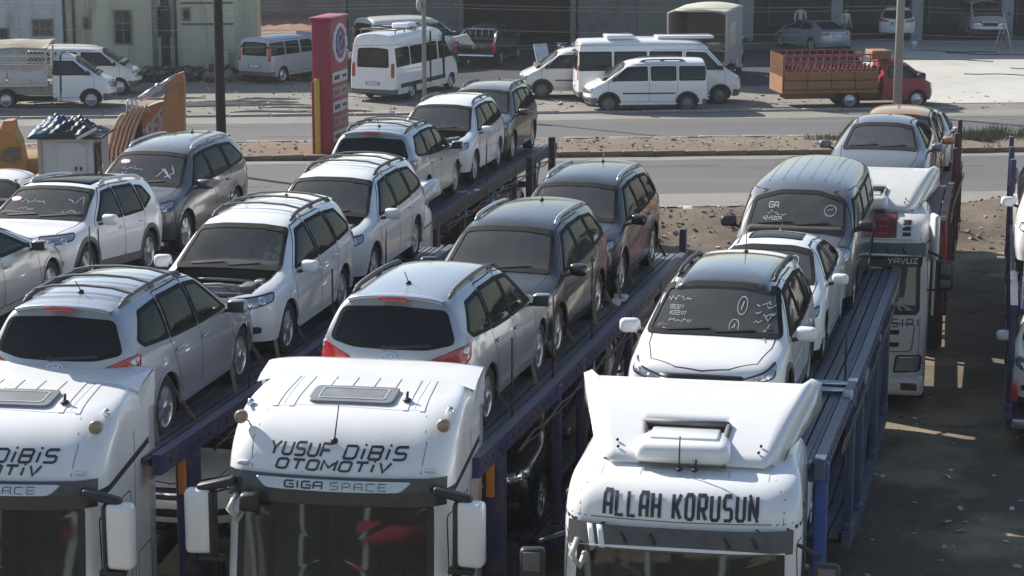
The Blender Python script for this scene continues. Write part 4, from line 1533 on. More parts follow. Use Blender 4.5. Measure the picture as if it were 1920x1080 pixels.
    for sd in (1, -1):
        mb = MB(); mb.rbox((.055, sd * .92, .45), (.03, .28, .13), .03); mb.build('fog_lamp', [LAMP_DK], root)
    mb = MB(); mb.rbox((.06, 0, .44), (.02, .52, .12), .005); mb.build('licence_plate', [PLATE], root)
    # chassis and wheels
    mb = MB()
    for sd in (1, -1):
        mb.bbox((-5.6, sd * .42 - .05, .75), (-.6, sd * .42 + .05, 1.0))
        mb.bbox((-2.1, sd * .75, .5), (-1.9, sd * 1.15, 1.0))
    mb.bbox((-3.4, -1.15, .45), (-2.5, -.55, 1.0))
    mb.build('chassis', [PLASTIC], root)
    rim, ty = wheel_meshes(.50, .32, 'steel')
    for x in (-1.35, -4.75):
        for sd in (1, -1):
            w_ = put('wheel', rim, root, (x, sd * 1.02, .50), (0, 0, 0 if sd > 0 else pi)); w_.material_slots[0].link = 'OBJECT'; w_.material_slots[0].material = STEELRIM
            t_ = put('tyre', ty, w_); t_.material_slots[0].link = 'OBJECT'; t_.material_slots[0].material = TYRE
    for sd in (1, -1):
        mb = MB(); mb.lathe([(.58, -.16), (.58, .16)], 24, 0, 'y', (-1.35, sd * 1.02, .50)); mb.build('wheel_arch', [PLASTIC], root)
    # mirrors
    for sd in (1, -1):
        y = sd * 1.45
        if tall:
            mb = MB(); mb.rbox((-.10, y, 2.66), (.20, .30, .70), .06, seg=3, rz=-.1 * sd); i_ = mb.build('mirror', [tw], root)
            mb = MB(); mb.rbox((-.02 - .19, y, 2.66), (.02, .24, .60), .008); mb.rbox((-.10, y - sd * .15, 2.64), (.19, .06, .72), .03); mb.build('mirror_glass', [PLASTIC], i_)
            mb = MB(); mb.rbox((-.12, sd * 1.26, 3.06), (.14, .42, .09), .03, rx=-.25 * sd); mb.rbox((-.14, sd * 1.34, 2.24), (.10, .28, .07), .02); mb.build('mirror_arm', [PLASTIC], i_)
        else:
            mb = MB(); mb.rbox((.02, y + sd * .02, 2.42), (.14, .26, .52), .05, seg=3, rz=-.15 * sd); i_ = mb.build('mirror', [PLASTIC], root)
            mb = MB(); mb.rbox((.10, y + sd * .02, 2.30), (.02, .17, .13), .01); mb.rbox((.10, y + sd * .02, 2.55), (.02, .17, .20), .01); mb.build('mirror_cover', [GREYPL], i_)
            mb = MB(); mb.tube([(-.2, sd * 1.18, 2.78), (.0, sd * 1.40, 2.74)], .022, 6); mb.tube([(-.2, sd * 1.18, 2.12), (.0, sd * 1.40, 2.16)], .022, 6); mb.build('mirror_arm', [PLASTIC], i_)
    # kerb mirror and grab handle on the near-side corner
    mb = MB(); mb.tube([(-.02, -1.02, wz1 + .04), (.12, -1.06, wz1 - .08), (.10, -.98, wz1 - .20), (-.02, -.94, wz1 - .10)], .035, 8); mb.build('grab_handle', [plain('pale_grip', (.5, .49, .45), .5)], root)
    if tall:
        mb = MB(); mb.rbox((.03, -.86, wz1 - .02), (.16, .22, .20), .06, seg=3); mb.build('kerb_mirror', [PLASTIC], root)
        # visor band above the screen with a pale strip and raised letters
        def vis(u, v):
            y = (u * 2 - 1) * 1.17
            e = 1 - (y / 1.17) ** 4
            z = 2.92 + v * .29
            q = PF.pt(y * .98, z, 0)
            return (q.x + .05 + .07 * e * (1 - abs(v - .45) * .8), y, z)
        mb = MB(); mb.grid(vis, 24, 5); mb.build('sun_visor', [plain('visor_smoke', (.045, .052, .062), .25, var=.15)], root)
        vb = BVHTree.FromPolygons([Vector(p) for p in mb.v], mb.f)
        PV = Proj(vb, (1, 0, 0))
        mb = MB(); PV.panel(mb, rounded(sym([(0, 3.065), (.72, 3.07), (.84, 3.175), (0, 3.18)]), .05), .02, (1, .97, .5)); i_ = mb.build('visor_strip', [paint('visor_strip_silver', (.42, .47, .55), .5, .25, .05, .6, False)], root)
        mb = MB(); write(PV, mb, 'GIGA', -.30, 3.09, .062, .016, 1.5, 2.2, 0, .026, width=.40); i2 = mb.build('lettering', [INK], i_)
        mb = MB(); write(PV, mb, 'SPACE', .28, 3.09, .062, .007, 1.5, 3.4, 0, .026, width=.58); mb.build('lettering', [INK], i_)
        mb = MB(); write(PF, mb, 'YUSUF', -.40, 3.375, .112, .024, 1.6, 2.8, .30, .010, width=.66); write(PF, mb, 'DiBiS', .40, 3.365, .112, .024, 1.6, 2.8, .30, .010, width=.64)
        mb.build('lettering', [INK], root)
        mb = MB(); write(PF, mb, 'OTOMOTiV', -.04, 3.245, .088, .023, 1.6, 2.6, .30, .010, width=1.20); mb.build('lettering', [INK], root)
        mb = MB()
        for sd in (1, -1):
            PF.strip(mb, [(sd * .90, 3.23), (sd * .93, 3.50), (sd * .86, 3.72)], .010, .002)
            PF.strip(mb, [(sd * 1.06, 1.0), (sd * 1.07, 1.80)], .012, .002)
        PF.strip(mb, [(-1.0, 1.66), (1.0, 1.66)], .014, .002)
        mb.build('front_seam', [plain('seam_dirty', (.22, .215, .21), .8)], root)['kind'] = 'stuff'
        # roof: lip, hatch, ribs, lamps, aerials
        def lip(u, v):
            y = (u * 2 - 1) * 1.225
            e = abs(y / 1.225) ** 6
            x = (-1.72 - .0 * e, -1.86, -2.12, -2.24, -2.22)[int(round(v * 4))] + (.12 * e if v < .4 else 0)
            z = (3.845, 3.90, 3.965, 3.95, 3.70)[int(round(v * 4))] - .05 * e
            return (x, y, z)
        mb = MB(); mb.grid(lip, 28, 4); mb.build('roof_lip', [tw], root)
        for sd in (1, -1):
            mb = MB()
            mb.add([(-1.70, sd * 1.19, 3.55), (-2.20, sd * 1.215, 3.5), (-2.23, sd * 1.225, 3.90), (-1.80, sd * 1.225, 3.84),
                    (-1.70, sd * 1.15, 3.55), (-2.20, sd * 1.17, 3.5), (-2.23, sd * 1.18, 3.90), (-1.80, sd * 1.18, 3.84)], [(0, 1, 2, 3), (7, 6, 5, 4), (0, 4, 5, 1), (1, 5, 6, 2), (2, 6, 7, 3), (3, 7, 4, 0)])
            mb.build('roof_fairing', [tw], root)
        mb = MB(); PT.panel(mb, rounded(inc((-.88, -.47), (-1.34, .47)), .10), .030, (1, .96, .9, .5)); i_ = mb.build('roof_hatch', [plain('hatch_grey', (.20, .21, .22), .35, var=.12)], root)
        mb = MB(); PT.ring(mb, rounded(inc((-.95, -.37), (-1.27, .37)), .05), .018, .036); mb.build('hatch_rim', [plain('hatch_line', (.38, .39, .40), .5)], i_)
        mb = MB()
        for y in (-.80, -.62, .62, .80):
            PT.strip(mb, [(-.80, y), (-1.72, y * .96)], .05, .008, thick=.012)
        for y in (-.36, -.12, .12, .36):
            PT.strip(mb, [(-1.40, y), (-1.74, y)], .05, .008, thick=.012)
        mb.build('roof_rib', [tw], root)
        mb = MB()
        for y in (-.71, .71):
            PT.strip(mb, [(-.86, y), (-1.72, y)], .008, .003)
        PT.strip(mb, [(-.80, -.85), (-.84, -.5), (-.80, .5), (-.84, .85)], .008, .002)
        mb.build('roof_seam', [plain('seam_grey', (.45, .455, .46), .7)], root)
        for sd in (1, -1):
            q = PF.pt(sd * 1.05, 3.62, .0)
            mb = MB(); mb.lathe([(.001, .06), (.062, .055), (.075, .03), (.07, -.03), (.03, -.06), (.001, -.06)], 16, 0, 'x', (q.x + .10, q.y + sd * .04, q.z + .07)); i_ = mb.build('roof_lamp', [plain('lamp_lens_dusty', (.33, .27, .20), .3, .2, var=.2)], root)
            mb = MB(); mb.tube([q, (q.x + .06, q.y + sd * .04, q.z + .05)], .015, 6); mb.build('lamp_bracket', [CHROME], i_)
            q = PF.pt(sd * 1.09, 3.70, 0)
            mb = MB(); mb.ball((q.x - .05, q.y, q.z + .05), .045, 8, 6); mb.tube([(q.x - .12, q.y, q.z), (q.x + .05, q.y, q.z + .05)], .02, 6); mb.build('air_horn', [CHROME], root)
        q = PF.pt(-.03, 3.50, 0)
        mb = MB(); mb.ball((q.x + .03, q.y, q.z + .03), .04, 10, 8); mb.tube([(q.x + .03, q.y, q.z + .03), (q.x - .18, q.y + .0, q.z + .36)], .008, 6); mb.build('aerial', [PLASTIC], root)
        q = PT.pt(-1.0, .60, 0)
        mb = MB(); mb.ball((q.x, q.y, q.z + .02), .05, 10, 6, sq=(1.2, 1, .5)); mb.tube([(q.x, q.y, q.z), (q.x - .02, q.y, q.z + .11)], .016, 6); mb.build('aerial', [PLASTIC], root)
        for sd in (1, -1):
            mb = MB(); q = PF.pt(sd * 1.0, 3.27, .0); mb.rbox((q.x + .02, q.y, q.z), (.05, .13, .05), .02); mb.build('marker_lamp', [plain('marker_pale', (.6, .6, .62), .3)], root)
    else:
        mb = MB()
        for sd in (1, -1):
            PF.strip(mb, [(sd * 1.02, 2.97), (sd * 1.03, 3.20), (sd * .92, 3.33)], .010, .002)
            PF.strip(mb, [(sd * 1.06, 1.0), (sd * 1.07, 1.68)], .012, .002)
        PF.strip(mb, [(-1.12, 2.985), (1.12, 2.985)], .012, .002)
        mb.build('front_seam', [plain('seam_dirty', (.22, .215, .21), .8)], root)['kind'] = 'stuff'
        # smoked visor on brackets
        def vis(u, v):
            y = (u * 2 - 1) * 1.13
            e = 1 - (y / 1.13) ** 4
            return (-.16 + .17 * e + .10 * (1 - v), y, 2.73 + v * .22)
        mb = MB(); mb.grid(vis, 20, 3); i_ = mb.build('sun_visor', [plain('visor_brown_smoke', (.085, .08, .075), .3, var=.2)], root)
        vb = BVHTree.FromPolygons([Vector(p) for p in mb.v], mb.f)
        PV = Proj(vb, (1, 0, 0))
        mb = MB()
        for k in (0, 1):
            PV.panel(mb, [(-.93 + .10 * k, 2.94), (-.87 + .10 * k, 2.94), (-.83 + .10 * k, 2.735), (-.89 + .10 * k, 2.735)], .004, (1, .5), step=.3)
        mb.build('visor_stripe', [WHITE_T], i_)
        mb = MB(); PV.strip(mb, [(-1.05, 2.735), (1.05, 2.735)], .022, .006); mb.build('visor_edge', [WHITE_T], i_)
        for y in (-.55, -.26, .48, .76):
            mb = MB(); q = PV.pt(y, 2.87, 0); mb.beam((q.x + .01, y - .03, 2.90), (q.x + .05, y + .03, 2.80), .03, .02); mb.build('visor_bracket', [PLASTIC], i_)
        # wind deflector
        def dfl(u, v):
            w = .93 + .36 * v ** .9
            y = (u * 2 - 1) * w
            e = abs(u * 2 - 1)
            x = -.72 - 1.45 * v - .25 * max(0, e - .86) / .14
            z = 3.42 + .52 * (v ** .9) + .05 * sin(pi * v) + (.035 * v if e > .9 else 0) - .10 * max(0, e - .93) / .07 * (1 - v * .3)
            return (x, y, z)
        mb = MB()
        nu, nv = 28, 10
        vs = [dfl(i / nu, j / nv) for i in range(nu + 1) for j in range(nv + 1)]
        fs = []
        for i in range(nu):
            for j in range(nv):
                uc, vc = (i + .5) / nu, (j + .5) / nv
                if .27 < uc < .68 and vc < .38:      # notch round the cooler
                    continue
                fs.append((i * (nv + 1) + j, (i + 1) * (nv + 1) + j, (i + 1) * (nv + 1) + j + 1, i * (nv + 1) + j + 1))
        mb.add(vs, fs, 0, True)
        de = mb.build('wind_deflector', [tw], root)
        sm = de.modifiers.new('thickness', 'SOLIDIFY'); sm.thickness = .03; sm.offset = -1
        for sd in (1, -1):     # swept side wings
            mb = MB()
            a = [dfl((sd + 1) / 2, t) for t in (0, .25, .5, .75, 1)]
            lo = [(p[0] - .05, p[1] - sd * .02, 3.36 + .22 * k / 4) for k, p in enumerate(a)]
            lo[-1] = (a[-1][0] - .10, a[-1][1], a[-1][2] - .32)
            mb.add([*a, *lo], [(i, i + 1, 6 + i, 5 + i) for i in range(4)], 0, True)
            d2 = mb.build('deflector_wing', [tw], root)
            sm = d2.modifiers.new('thickness', 'SOLIDIFY'); sm.thickness = .03; sm.offset = 0
            mb = MB()
            for z in (.05, .12):
                q = dfl(.5 + sd * .37, z * .9 + .06); mb.ball((q[0] + .01, q[1], q[2] + .02), .018, 6, 5)
            mb.build('bolt', [PLASTIC], de)
        mb = MB(); fr = [dfl(.27, 0), dfl(.27, .38), dfl(.68, .38), dfl(.68, 0)]
        fr = [(p[0], p[1], p[2] + .01) for p in fr]
        mb.tube([fr[0], fr[1]], .03, 6); mb.tube([fr[1], fr[2]], .035, 6); mb.tube([fr[2], fr[3]], .03, 6)
        mb.bbox((-1.40, fr[1][1], 3.40), (-1.36, fr[2][1], 3.64))
        mb.build('deflector_notch', [plain('notch_dark', (.16, .155, .15), .6)], de)
        mb = MB(); yc = (fr[0][1] + fr[3][1]) / 2
        mb.rbox((-.96, yc, 3.51), (.66, .98, .24), .11, seg=4); mb.rbox((-1.05, yc, 3.625), (.42, .72, .06), .028, seg=3); cb = mb.build('roof_cooler', [tw], root)
        mb = MB(); mb.bbox((-.70, yc - .45, 3.405), (-.64, yc + .45, 3.425)); mb.build('cooler_tray', [GREYPL], cb)
        for y, hh in ((-.06, .34), (.10, .09)):
            mb = MB(); mb.ball((-.55, y, 3.40), .04, 8, 6, sq=(1, 1, .6)); mb.tube([(-.55, y, 3.40), (-.60, y, 3.40 + hh)], .008 if hh > .2 else .018, 6); mb.build('aerial', [PLASTIC], root)
        mb = MB()
        for y in (-.85, -.45, .45, .85):
            PT.strip(mb, [(-.52, y), (-.70, y)], .012, .003)
        mb.build('roof_seam', [plain('seam_grey', (.45, .455, .46), .7)], root)
        for sd in (1, -1):
            mb = MB(); P = PL if sd > 0 else PR; q = P.pt(-sd * -.62, 3.08, .01); mb.rbox(q, (.10, .03, .06), .012); mb.build('marker_lamp', [plain('marker_dark', (.10, .06, .06), .4)], root)
        # blue steps frame behind the cab
    return root, PF, PL, PR, PT
# ------------------------------------------------------------------ two-deck car carriers
def along(poly, s):
    for (a, za), (b, zb) in zip(poly[:-1], poly[1:]):
        if s <= b:
            return za + (zb - za) * (s - a) / (b - a)
    return poly[-1][1]

def carrier(label, loc, az, top, low, m, posts, wheels, planks=5, tall=(), stanch=(), braces=(), group='car carrier trailers', front_posts=True, tall_sides=(1, -1), hoses=True, name='carrier_trailer', stuff=True):
    """local x runs back along the trailer; top: upper deck (s, z); low: lower deck; m: (frame, plank, dark)"""
    fr, pk, dk = m
    root = thing(name, label, 'trailer', loc, pi / 2 - az, group)
    def run(mb, poly, y, dz, w, h):
        for (a, za), (b, zb) in zip(poly[:-1], poly[1:]):
            mb.beam((a, y, za + dz), (b, y, zb + dz), w, h)
    def deck(poly, nm):
        w = .92 / planks
        for sd in (1, -1):
            for k in range(planks):
                y = sd * (.24 + w * (k + .5))
                mb = MB()
                run(mb, poly, y, -.025, w - .025, .05)
                run(mb, poly, y, .004, .03, .016)
                mb.build(nm, [pk], root)
        s = poly[0][0] + .4
        while s < poly[-1][0] - .2:
            mb = MB(); z = along(poly, s); mb.bbox((s - .05, -1.2, z - .17), (s + .05, 1.2, z - .055)); mb.build('cross_member', [dk], root)
            s += 1.25
        for sd in (1, -1):
            mb = MB()
            run(mb, poly, sd * 1.24, -.07, .10, .20)
            run(mb, poly, sd * 1.24, .045, .12, .03)
            rl = mb.build('side_rail', [fr], root)
            mb = MB()
            s = poly[0][0] + .3
            while s < poly[-1][0] - .1:
                mb.lathe([(.001, 0), (.028, 0), (.028, .004), (.001, .004)], 6, 0, 'y', (s, sd * 1.292 - .002, along(poly, s) - .07)); s += .32
            h_ = mb.build('rail_holes', [GAP], rl); h_['kind'] = 'stuff'
    deck(top, 'deck_plank')
    if low:
        deck(low, 'lower_deck_plank')
        for s in posts:
            zt, zl = along(top, s), along(low, s)
            for sd in (1, -1):
                mb = MB(); mb.rbox((s, sd * 1.25, (zt + zl) / 2 - .05), (.15, .11, zt - zl + .1), .015); mb.rbox((s, sd * 1.25, zl + .1), (.26, .13, .16), .02)
                mb.build('post', [fr], root)
        for a, b in braces:
            for sd in (1, -1):
                mb = MB(); mb.beam((a, sd * 1.25, along(low, a) + .1), (b, sd * 1.25, along(top, b) - .1), .07, .07); mb.build('brace', [fr], root)
    if low:
        for k, s in enumerate(posts[1::2]):
            for sd in (1, -1):
                zt, zl = along(top, s + 1.1), along(low, s)
                a_, b_ = Vector((s + .12, sd * 1.20, zl + .25)), Vector((s + 1.1, sd * 1.20, zt - .22))
                mb = MB(); mb.tube([a_, a_.lerp(b_, .55)], .055, 8); ra = mb.build('hydraulic_ram', [dk], root)
                mb = MB(); mb.tube([a_.lerp(b_, .55), b_], .03, 8); mb.build('ram_rod', [ALLOY], ra)
    for s, h in tall:
        for sd in tall_sides:
            mb = MB(); z = along(top, s); mb.rbox((s, sd * 1.28, z + h / 2 - .2), (.11, .10, h + .4), .015); mb.build('tall_post', [fr], root)
    for s, sd, h in stanch:
        mb = MB(); z = along(top, s); mb.tube([(s, sd * 1.15, z - .1), (s, sd * 1.15, z + h)], .013, 6); mb.build('stanchion', [dk], root)
    if front_posts:
        s = top[0][0] + 1.15
        for sd in (1, -1):
            mb = MB(); mb.rbox((s, sd * 1.18, along(top, s) / 2 + .3), (.28, .22, along(top, s) - .7), .02); mb.build('front_post', [fr], root)
            mb = MB(); mb.rbox((s - .15, sd * 1.16, along(top, s) - .45), (.015, .10, .42), .004); mb.build('reflector', [AMBER], root)
        mb = MB(); mb.bbox((s - .1, -1.15, 1.0), (s + .1, 1.15, 1.25)); mb.build('front_frame', [fr], root)
    if hoses:
        r_ = random.Random(len(label))
        for off in (0, .05):
            P, s = [], top[0][0] + 1.6
            while s < top[-1][0] - .2:
                P.append((s, -1.34, along(top, s) - .20 - off - .05 * abs(sin(s * 2.1 + off * 20)) + r_.uniform(-.01, .01))); s += .22
            mb = MB(); mb.tube(P, .016, 5); mb.build('air_hose', [PLASTIC], root)
    rim, ty = wheel_meshes(.42, .26, 'steel')
    for x in wheels:
        for sd in (1, -1):
            w_ = put('wheel', rim, root, (x, sd * 1.08, .42), (0, 0, 0 if sd > 0 else pi)); w_.material_slots[0].link = 'OBJECT'; w_.material_slots[0].material = STEELRIM
            t_ = put('tyre', ty, w_); t_.material_slots[0].link = 'OBJECT'; t_.material_slots[0].material = TYRE
    return root

# ------------------------------------------------------------------ people
def person(name, label, loc, rz, shirt, trousers, pose='stand', scale=1.0, hair=(0.03, 0.025, 0.02)):
    root = thing(name, label, 'person', loc, rz, None)
    # x forward, z up
    if pose == 'sit':
        J = dict(hip=(0, 0, .28), ch=(-.06, 0, .62), nk=(-.07, 0, .78), hd=(-.04, 0, .93), sl=(-.07, .19, .73), sr=(-.07, -.19, .73), el=(.10, .26, .48), er=(.10, -.26, .48), wl=(.34, .17, .56), wr=(.34, -.17, .56),
                 ll=(0, .10, .26), lr=(0, -.10, .26), kl=(.46, .13, .30), kr=(.46, -.13, .30), al=(.60, .13, -.08), ar=(.60, -.13, -.08))
    else:
        J = dict(hip=(0, 0, .95), ch=(.0, 0, 1.28), nk=(.0, 0, 1.47), hd=(.02, 0, 1.63), sl=(0, .20, 1.42), sr=(0, -.20, 1.42), el=(-.03, .27, 1.14), er=(.03, -.28, 1.14), wl=(.10, .25, .90), wr=(.16, -.22, .92),
                 ll=(0, .10, .90), lr=(0, -.10, .90), kl=(.04, .12, .50), kr=(-.02, -.12, .50), al=(.02, .13, .08), ar=(-.06, -.13, .08))
    def skin(nm, pts, edges, rad, m):
        me = bpy.data.meshes.new(nm)
        me.from_pydata([J[p] if isinstance(p, str) else p for p in pts], edges, [])
        o = bpy.data.objects.new(nm, me); COL.objects.link(o)
        sk = o.modifiers.new('skin', 'SKIN'); sk.use_smooth_shade = True
        for i, r in enumerate(rad):
            d = me.skin_vertices[0].data[i]; d.radius = (r[0], r[1]) if isinstance(r, tuple) else (r, r)
        me.skin_vertices[0].data[0].use_root = True
        sb = o.modifiers.new('sub', 'SUBSURF'); sb.levels = 1; sb.render_levels = 1
        dg = bpy.context.evaluated_depsgraph_get()
        em = bpy.data.meshes.new_from_object(o.evaluated_get(dg), depsgraph=dg)
        bpy.data.objects.remove(o)
        em.materials.clear(); em.materials.append(m)
        o2 = bpy.data.objects.new(nm, em); COL.objects.link(o2); o2.parent = root
        return o2
    skinm = plain('skin_tone', (.38, .22, .15), .6, var=.1)
    hx = J['hd']
    def fing(w, sd):
        w = Vector(w); e = Vector(J['el' if sd > 0 else 'er']); d = (w - e).normalized()
        side = d.cross(Vector((1, 0, .3))).normalized()
        return [tuple(w + d * .06), *[tuple(w + d * (.16 - .01 * abs(k)) + side * (.018 * k)) for k in (-1.5, -.5, .5, 1.5)], tuple(w + d * .09 + side * .05 * sd)]
    pts = ['nk', (hx[0] - .005, 0, hx[2] - .07), 'hd', (hx[0], 0, hx[2] + .08), (hx[0] + .085, 0, hx[2] - .02), (hx[0] + .02, .075, hx[2]), (hx[0] + .02, -.075, hx[2])]
    ed = [(0, 1), (1, 2), (2, 3), (2, 4), (2, 5), (2, 6)]
    rad = [.055, .06, (.085, .095), .07, .018, .018, .018]
    skin('body', pts + ['ch', 'hip'], ed + [(0, 7), (7, 8)], rad + [.08, .07], skinm)
    for sd in (1, -1):
        w = J['wl' if sd > 0 else 'wr']; e_ = J['el' if sd > 0 else 'er']
        f = fing(w, sd)
        skin('hand', [w] + f, [(0, 1), (1, 2), (1, 3), (1, 4), (1, 5), (1, 6)], [.028, (.035, .018), .009, .010, .010, .009, .011], skinm)
    skin('shirt', ['hip', 'ch', (J['nk'][0], 0, J['nk'][2] - .04), 'sl', 'el', 'wl', 'sr', 'er', 'wr'], [(0, 1), (1, 2), (2, 3), (3, 4), (4, 5), (2, 6), (6, 7), (7, 8)],
         [(.16, .12), (.17, .12), (.10, .09), .065, .05, .038, .065, .05, .038], shirt)
    skin('trousers', [(J['hip'][0], 0, J['hip'][2] - .02), 'll', 'kl', 'al', 'lr', 'kr', 'ar'], [(0, 1), (1, 2), (2, 3), (0, 4), (4, 5), (5, 6)], [(.15, .115), .09, .068, .055, .09, .068, .055], trousers)
    for s_ in ('al', 'ar'):
        a = J[s_]; mb = MB(); mb.rbox((a[0] + .06, a[1], a[2] - .03), (.27, .10, .09), .04, seg=3); mb.build('shoe', [PLASTIC], root)
    mb = MB(); mb.ball((hx[0] - .015, 0, hx[2] + .045), .108, 12, 8, sq=(1, .88, .85)); mb.build('hair', [plain('hair_dark', hair, .8)], root)
    mb = MB()
    for sd in (1, -1):
        mb.ball((hx[0] + .085, sd * .033, hx[2] + .005), .011, 6, 5)
    mb.rbox((hx[0] + .083, 0, hx[2] - .06), (.012, .05, .012), .004)
    mb.build('face_features', [PLASTIC], root)
    if scale != 1.0: root.scale = (scale,) * 3
    return root
# ------------------------------------------------------------------ the ground: yard, road with its median, far roadside
ROADA = R(4.7)
RC, RS = cos(ROADA), sin(ROADA)

def rd(a, b, z=0.0):
    """a metres along the road, b metres out from the camera, measured at the middle of the view"""
    return (a * RC - b * RS + b * RS, b + a * RS, z) if False else (a * RC, b + a * RS, z)

def px(u, v, Y):
    """point at distance Y that shows at (u, v) of a 1920-wide frame"""
    sp_, cp = sin(PITCH), cos(PITCH)
    t = (540 - v) / 4000.0
    # (Y sp + (Z-H) cp) = t (Y cp + (H-Z) sp)
    k = (t * Y * cp - Y * sp_) / (cp + t * sp_)
    d = Y * cp - k * sp_
    return Vector(((u - 960) / 4000.0 * d, Y, CAM_H + k))

def ground_mat(name, stops, scales=(.12, .9, 9.0), rough=.95, bump=.35, patches=None, stains=None):
    m, nt, b = _new(name)
    n1, n2, n3 = (_noise(nt, s_, 7, .65, 'Object') for s_ in scales)
    f = _math(nt, 'ADD', _math(nt, 'MULTIPLY', n1.outputs[0], .45), _math(nt, 'ADD', _math(nt, 'MULTIPLY', n2.outputs[0], .35), _math(nt, 'MULTIPLY', n3.outputs[0], .2)))
    r = _ramp(nt, f, stops)
    c = r.outputs[0]
    if patches:
        n4 = _noise(nt, patches[0], 5, .6, 'Object', patches[3] if len(patches) > 3 else None)
        mr = nt.nodes.new('ShaderNodeMapRange')
        mr.inputs[1].default_value, mr.inputs[2].default_value = patches[1]
        nt.links.new(n4.outputs[0], mr.inputs[0])
        c = _mixc(nt, mr.outputs[0], c, patches[2])
    if stains:       # oil spots and damp marks
        n6 = _noise(nt, stains[0], 4, .55, 'Object', stains[2] if len(stains) > 2 else None)
        m6 = nt.nodes.new('ShaderNodeMapRange')
        m6.inputs[1].default_value, m6.inputs[2].default_value = .60, .70
        m6.inputs[4].default_value = stains[3] if len(stains) > 3 else .7
        nt.links.new(n6.outputs[0], m6.inputs[0])
        c = _mixc(nt, m6.outputs[0], c, stains[1])
    nt.links.new(c, b.inputs['Base Color'])
    b.inputs['Roughness'].default_value = rough
    b.inputs['Specular IOR Level'].default_value = .25
    bp = nt.nodes.new('ShaderNodeBump')
    bp.inputs['Strength'].default_value = bump
    bp.inputs['Distance'].default_value = .05
    n5 = _noise(nt, scales[2] * 1.7, 9, .75, 'Object')
    nt.links.new(n5.outputs[0], bp.inputs['Height'])
    nt.links.new(bp.outputs[0], b.inputs['Normal'])
    return m

M_DIRT = ground_mat('dry_dirt', [(.32, (.145, .134, .116)), (.5, (.205, .19, .166)), (.68, (.275, .258, .225))], stains=(.22, (.11, .10, .088), (.5, 1.6, 1), .6))
M_YARD = ground_mat('yard_compacted', [(.32, (.085, .071, .054)), (.5, (.145, .119, .087)), (.68, (.25, .21, .15))], patches=(.35, (.47, .62), (.30, .25, .17)), stains=(.9, (.055, .048, .04)))
M_ROAD = ground_mat('asphalt', [(.30, (.095, .095, .095)), (.5, (.118, .117, .116)), (.7, (.138, .136, .132))], (.10, .7, 30), .85, .15, patches=(.35, (.50, .66), (.145, .14, .13), (.05, 1.6, 1)), stains=(.5, (.07, .07, .07), (.10, 1.9, 1), .55))
M_DUSTY = ground_mat('dusty_shoulder', [(.32, (.17, .16, .145)), (.5, (.225, .212, .19)), (.68, (.28, .262, .232))], (.2, 1.4, 14))
M_CONC = ground_mat('pale_concrete', [(.32, (.36, .35, .315)), (.5, (.44, .43, .39)), (.68, (.50, .49, .45))], (.15, 1.0, 12), patches=(.25, (.60, .72), (.30, .285, .25)))
M_MED = ground_mat('median_soil', [(.32, (.14, .105, .08)), (.5, (.185, .145, .108)), (.68, (.24, .195, .15))], (.3, 2.0, 10), bump=.6)
M_KERB = plain('kerb_stone', (.17, .12, .085), .9, var=.3, scale=3, bump=.2)
M_KERBG = plain('kerb_grey', (.30, .285, .26), .9, var=.2, scale=3, bump=.2)
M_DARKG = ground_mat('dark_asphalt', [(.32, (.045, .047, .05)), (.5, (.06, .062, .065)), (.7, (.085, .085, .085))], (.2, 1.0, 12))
M_REDSOIL = ground_mat('red_soil', [(.32, (.17, .09, .06)), (.5, (.24, .14, .10)), (.68, (.30, .20, .15))], (.3, 1.5, 8), bump=.6)

def sheet(name, pts, z, m, kind='structure', label=None):
    mb = MB()
    mb.add([(p[0], p[1], z) for p in pts], [tuple(range(len(pts)))])
    o = mb.build(name, [m])
    tag(o, label, kind=kind)
    return o

sheet('ground', [(-400, -60), (400, -60), (400, 700), (-400, 700)], 0, M_DIRT)
sheet('yard', [rd(-60, -5), rd(60, -5), rd(60, 49.0), rd(30, 48.6), rd(12, 49.6), rd(0, 49), rd(-14, 49.6), rd(-60, 49)], .004, M_YARD)
sheet('pavement', [rd(-120, 56.6), rd(120, 56.6), rd(120, 58.4), rd(-120, 58.4)], .05, M_DUSTY)
sheet('road', [rd(-200, 58.2), rd(200, 58.2), rd(200, 66.4), rd(-200, 66.4)], .008, M_ROAD)
sheet('far_road', [rd(-200, 70.3), rd(200, 70.3), rd(200, 76.2), rd(-200, 76.2)], .008, M_ROAD)
sheet('far_shoulder', [rd(-200, 76.2), rd(200, 76.2), rd(200, 77.6), rd(-200, 77.6)], .012, M_DUSTY)
sheet('side_yard', [rd(-5, 87), rd(13.5, 86.2), rd(16.6, 97.3), rd(17.5, 103), rd(-10, 103), rd(-10, 90)], .004, M_DARKG)

# dusty strips along the road edges, ragged
def ragged(name, b0, b1, z, m, a0=-90, a1=90, amp=.25, seed=1):
    r_ = random.Random(seed)
    mb = MB()
    n = 120
    lo, hi = [], []
    for i in range(n + 1):
        a = a0 + (a1 - a0) * i / n
        lo.append(rd(a, b0 + r_.uniform(-amp, amp) * .5, z)); hi.append(rd(a, b1 + r_.uniform(-amp, amp), z))
    mb.add(lo + hi, [(i, i + 1, n + 2 + i, n + 1 + i) for i in range(n)])
    return tag(mb.build(name, [m]), kind='structure')
ragged('road_dust', 58.1, 58.9, .013, M_DUSTY, seed=2)
ragged('road_dust', 65.6, 66.4, .013, M_DUSTY, seed=3)
ragged('road_dust', 70.3, 70.75, .013, M_DUSTY, seed=4, amp=.15)
ragged('road_dust', 75.7, 76.3, .013, M_DUSTY, seed=5)

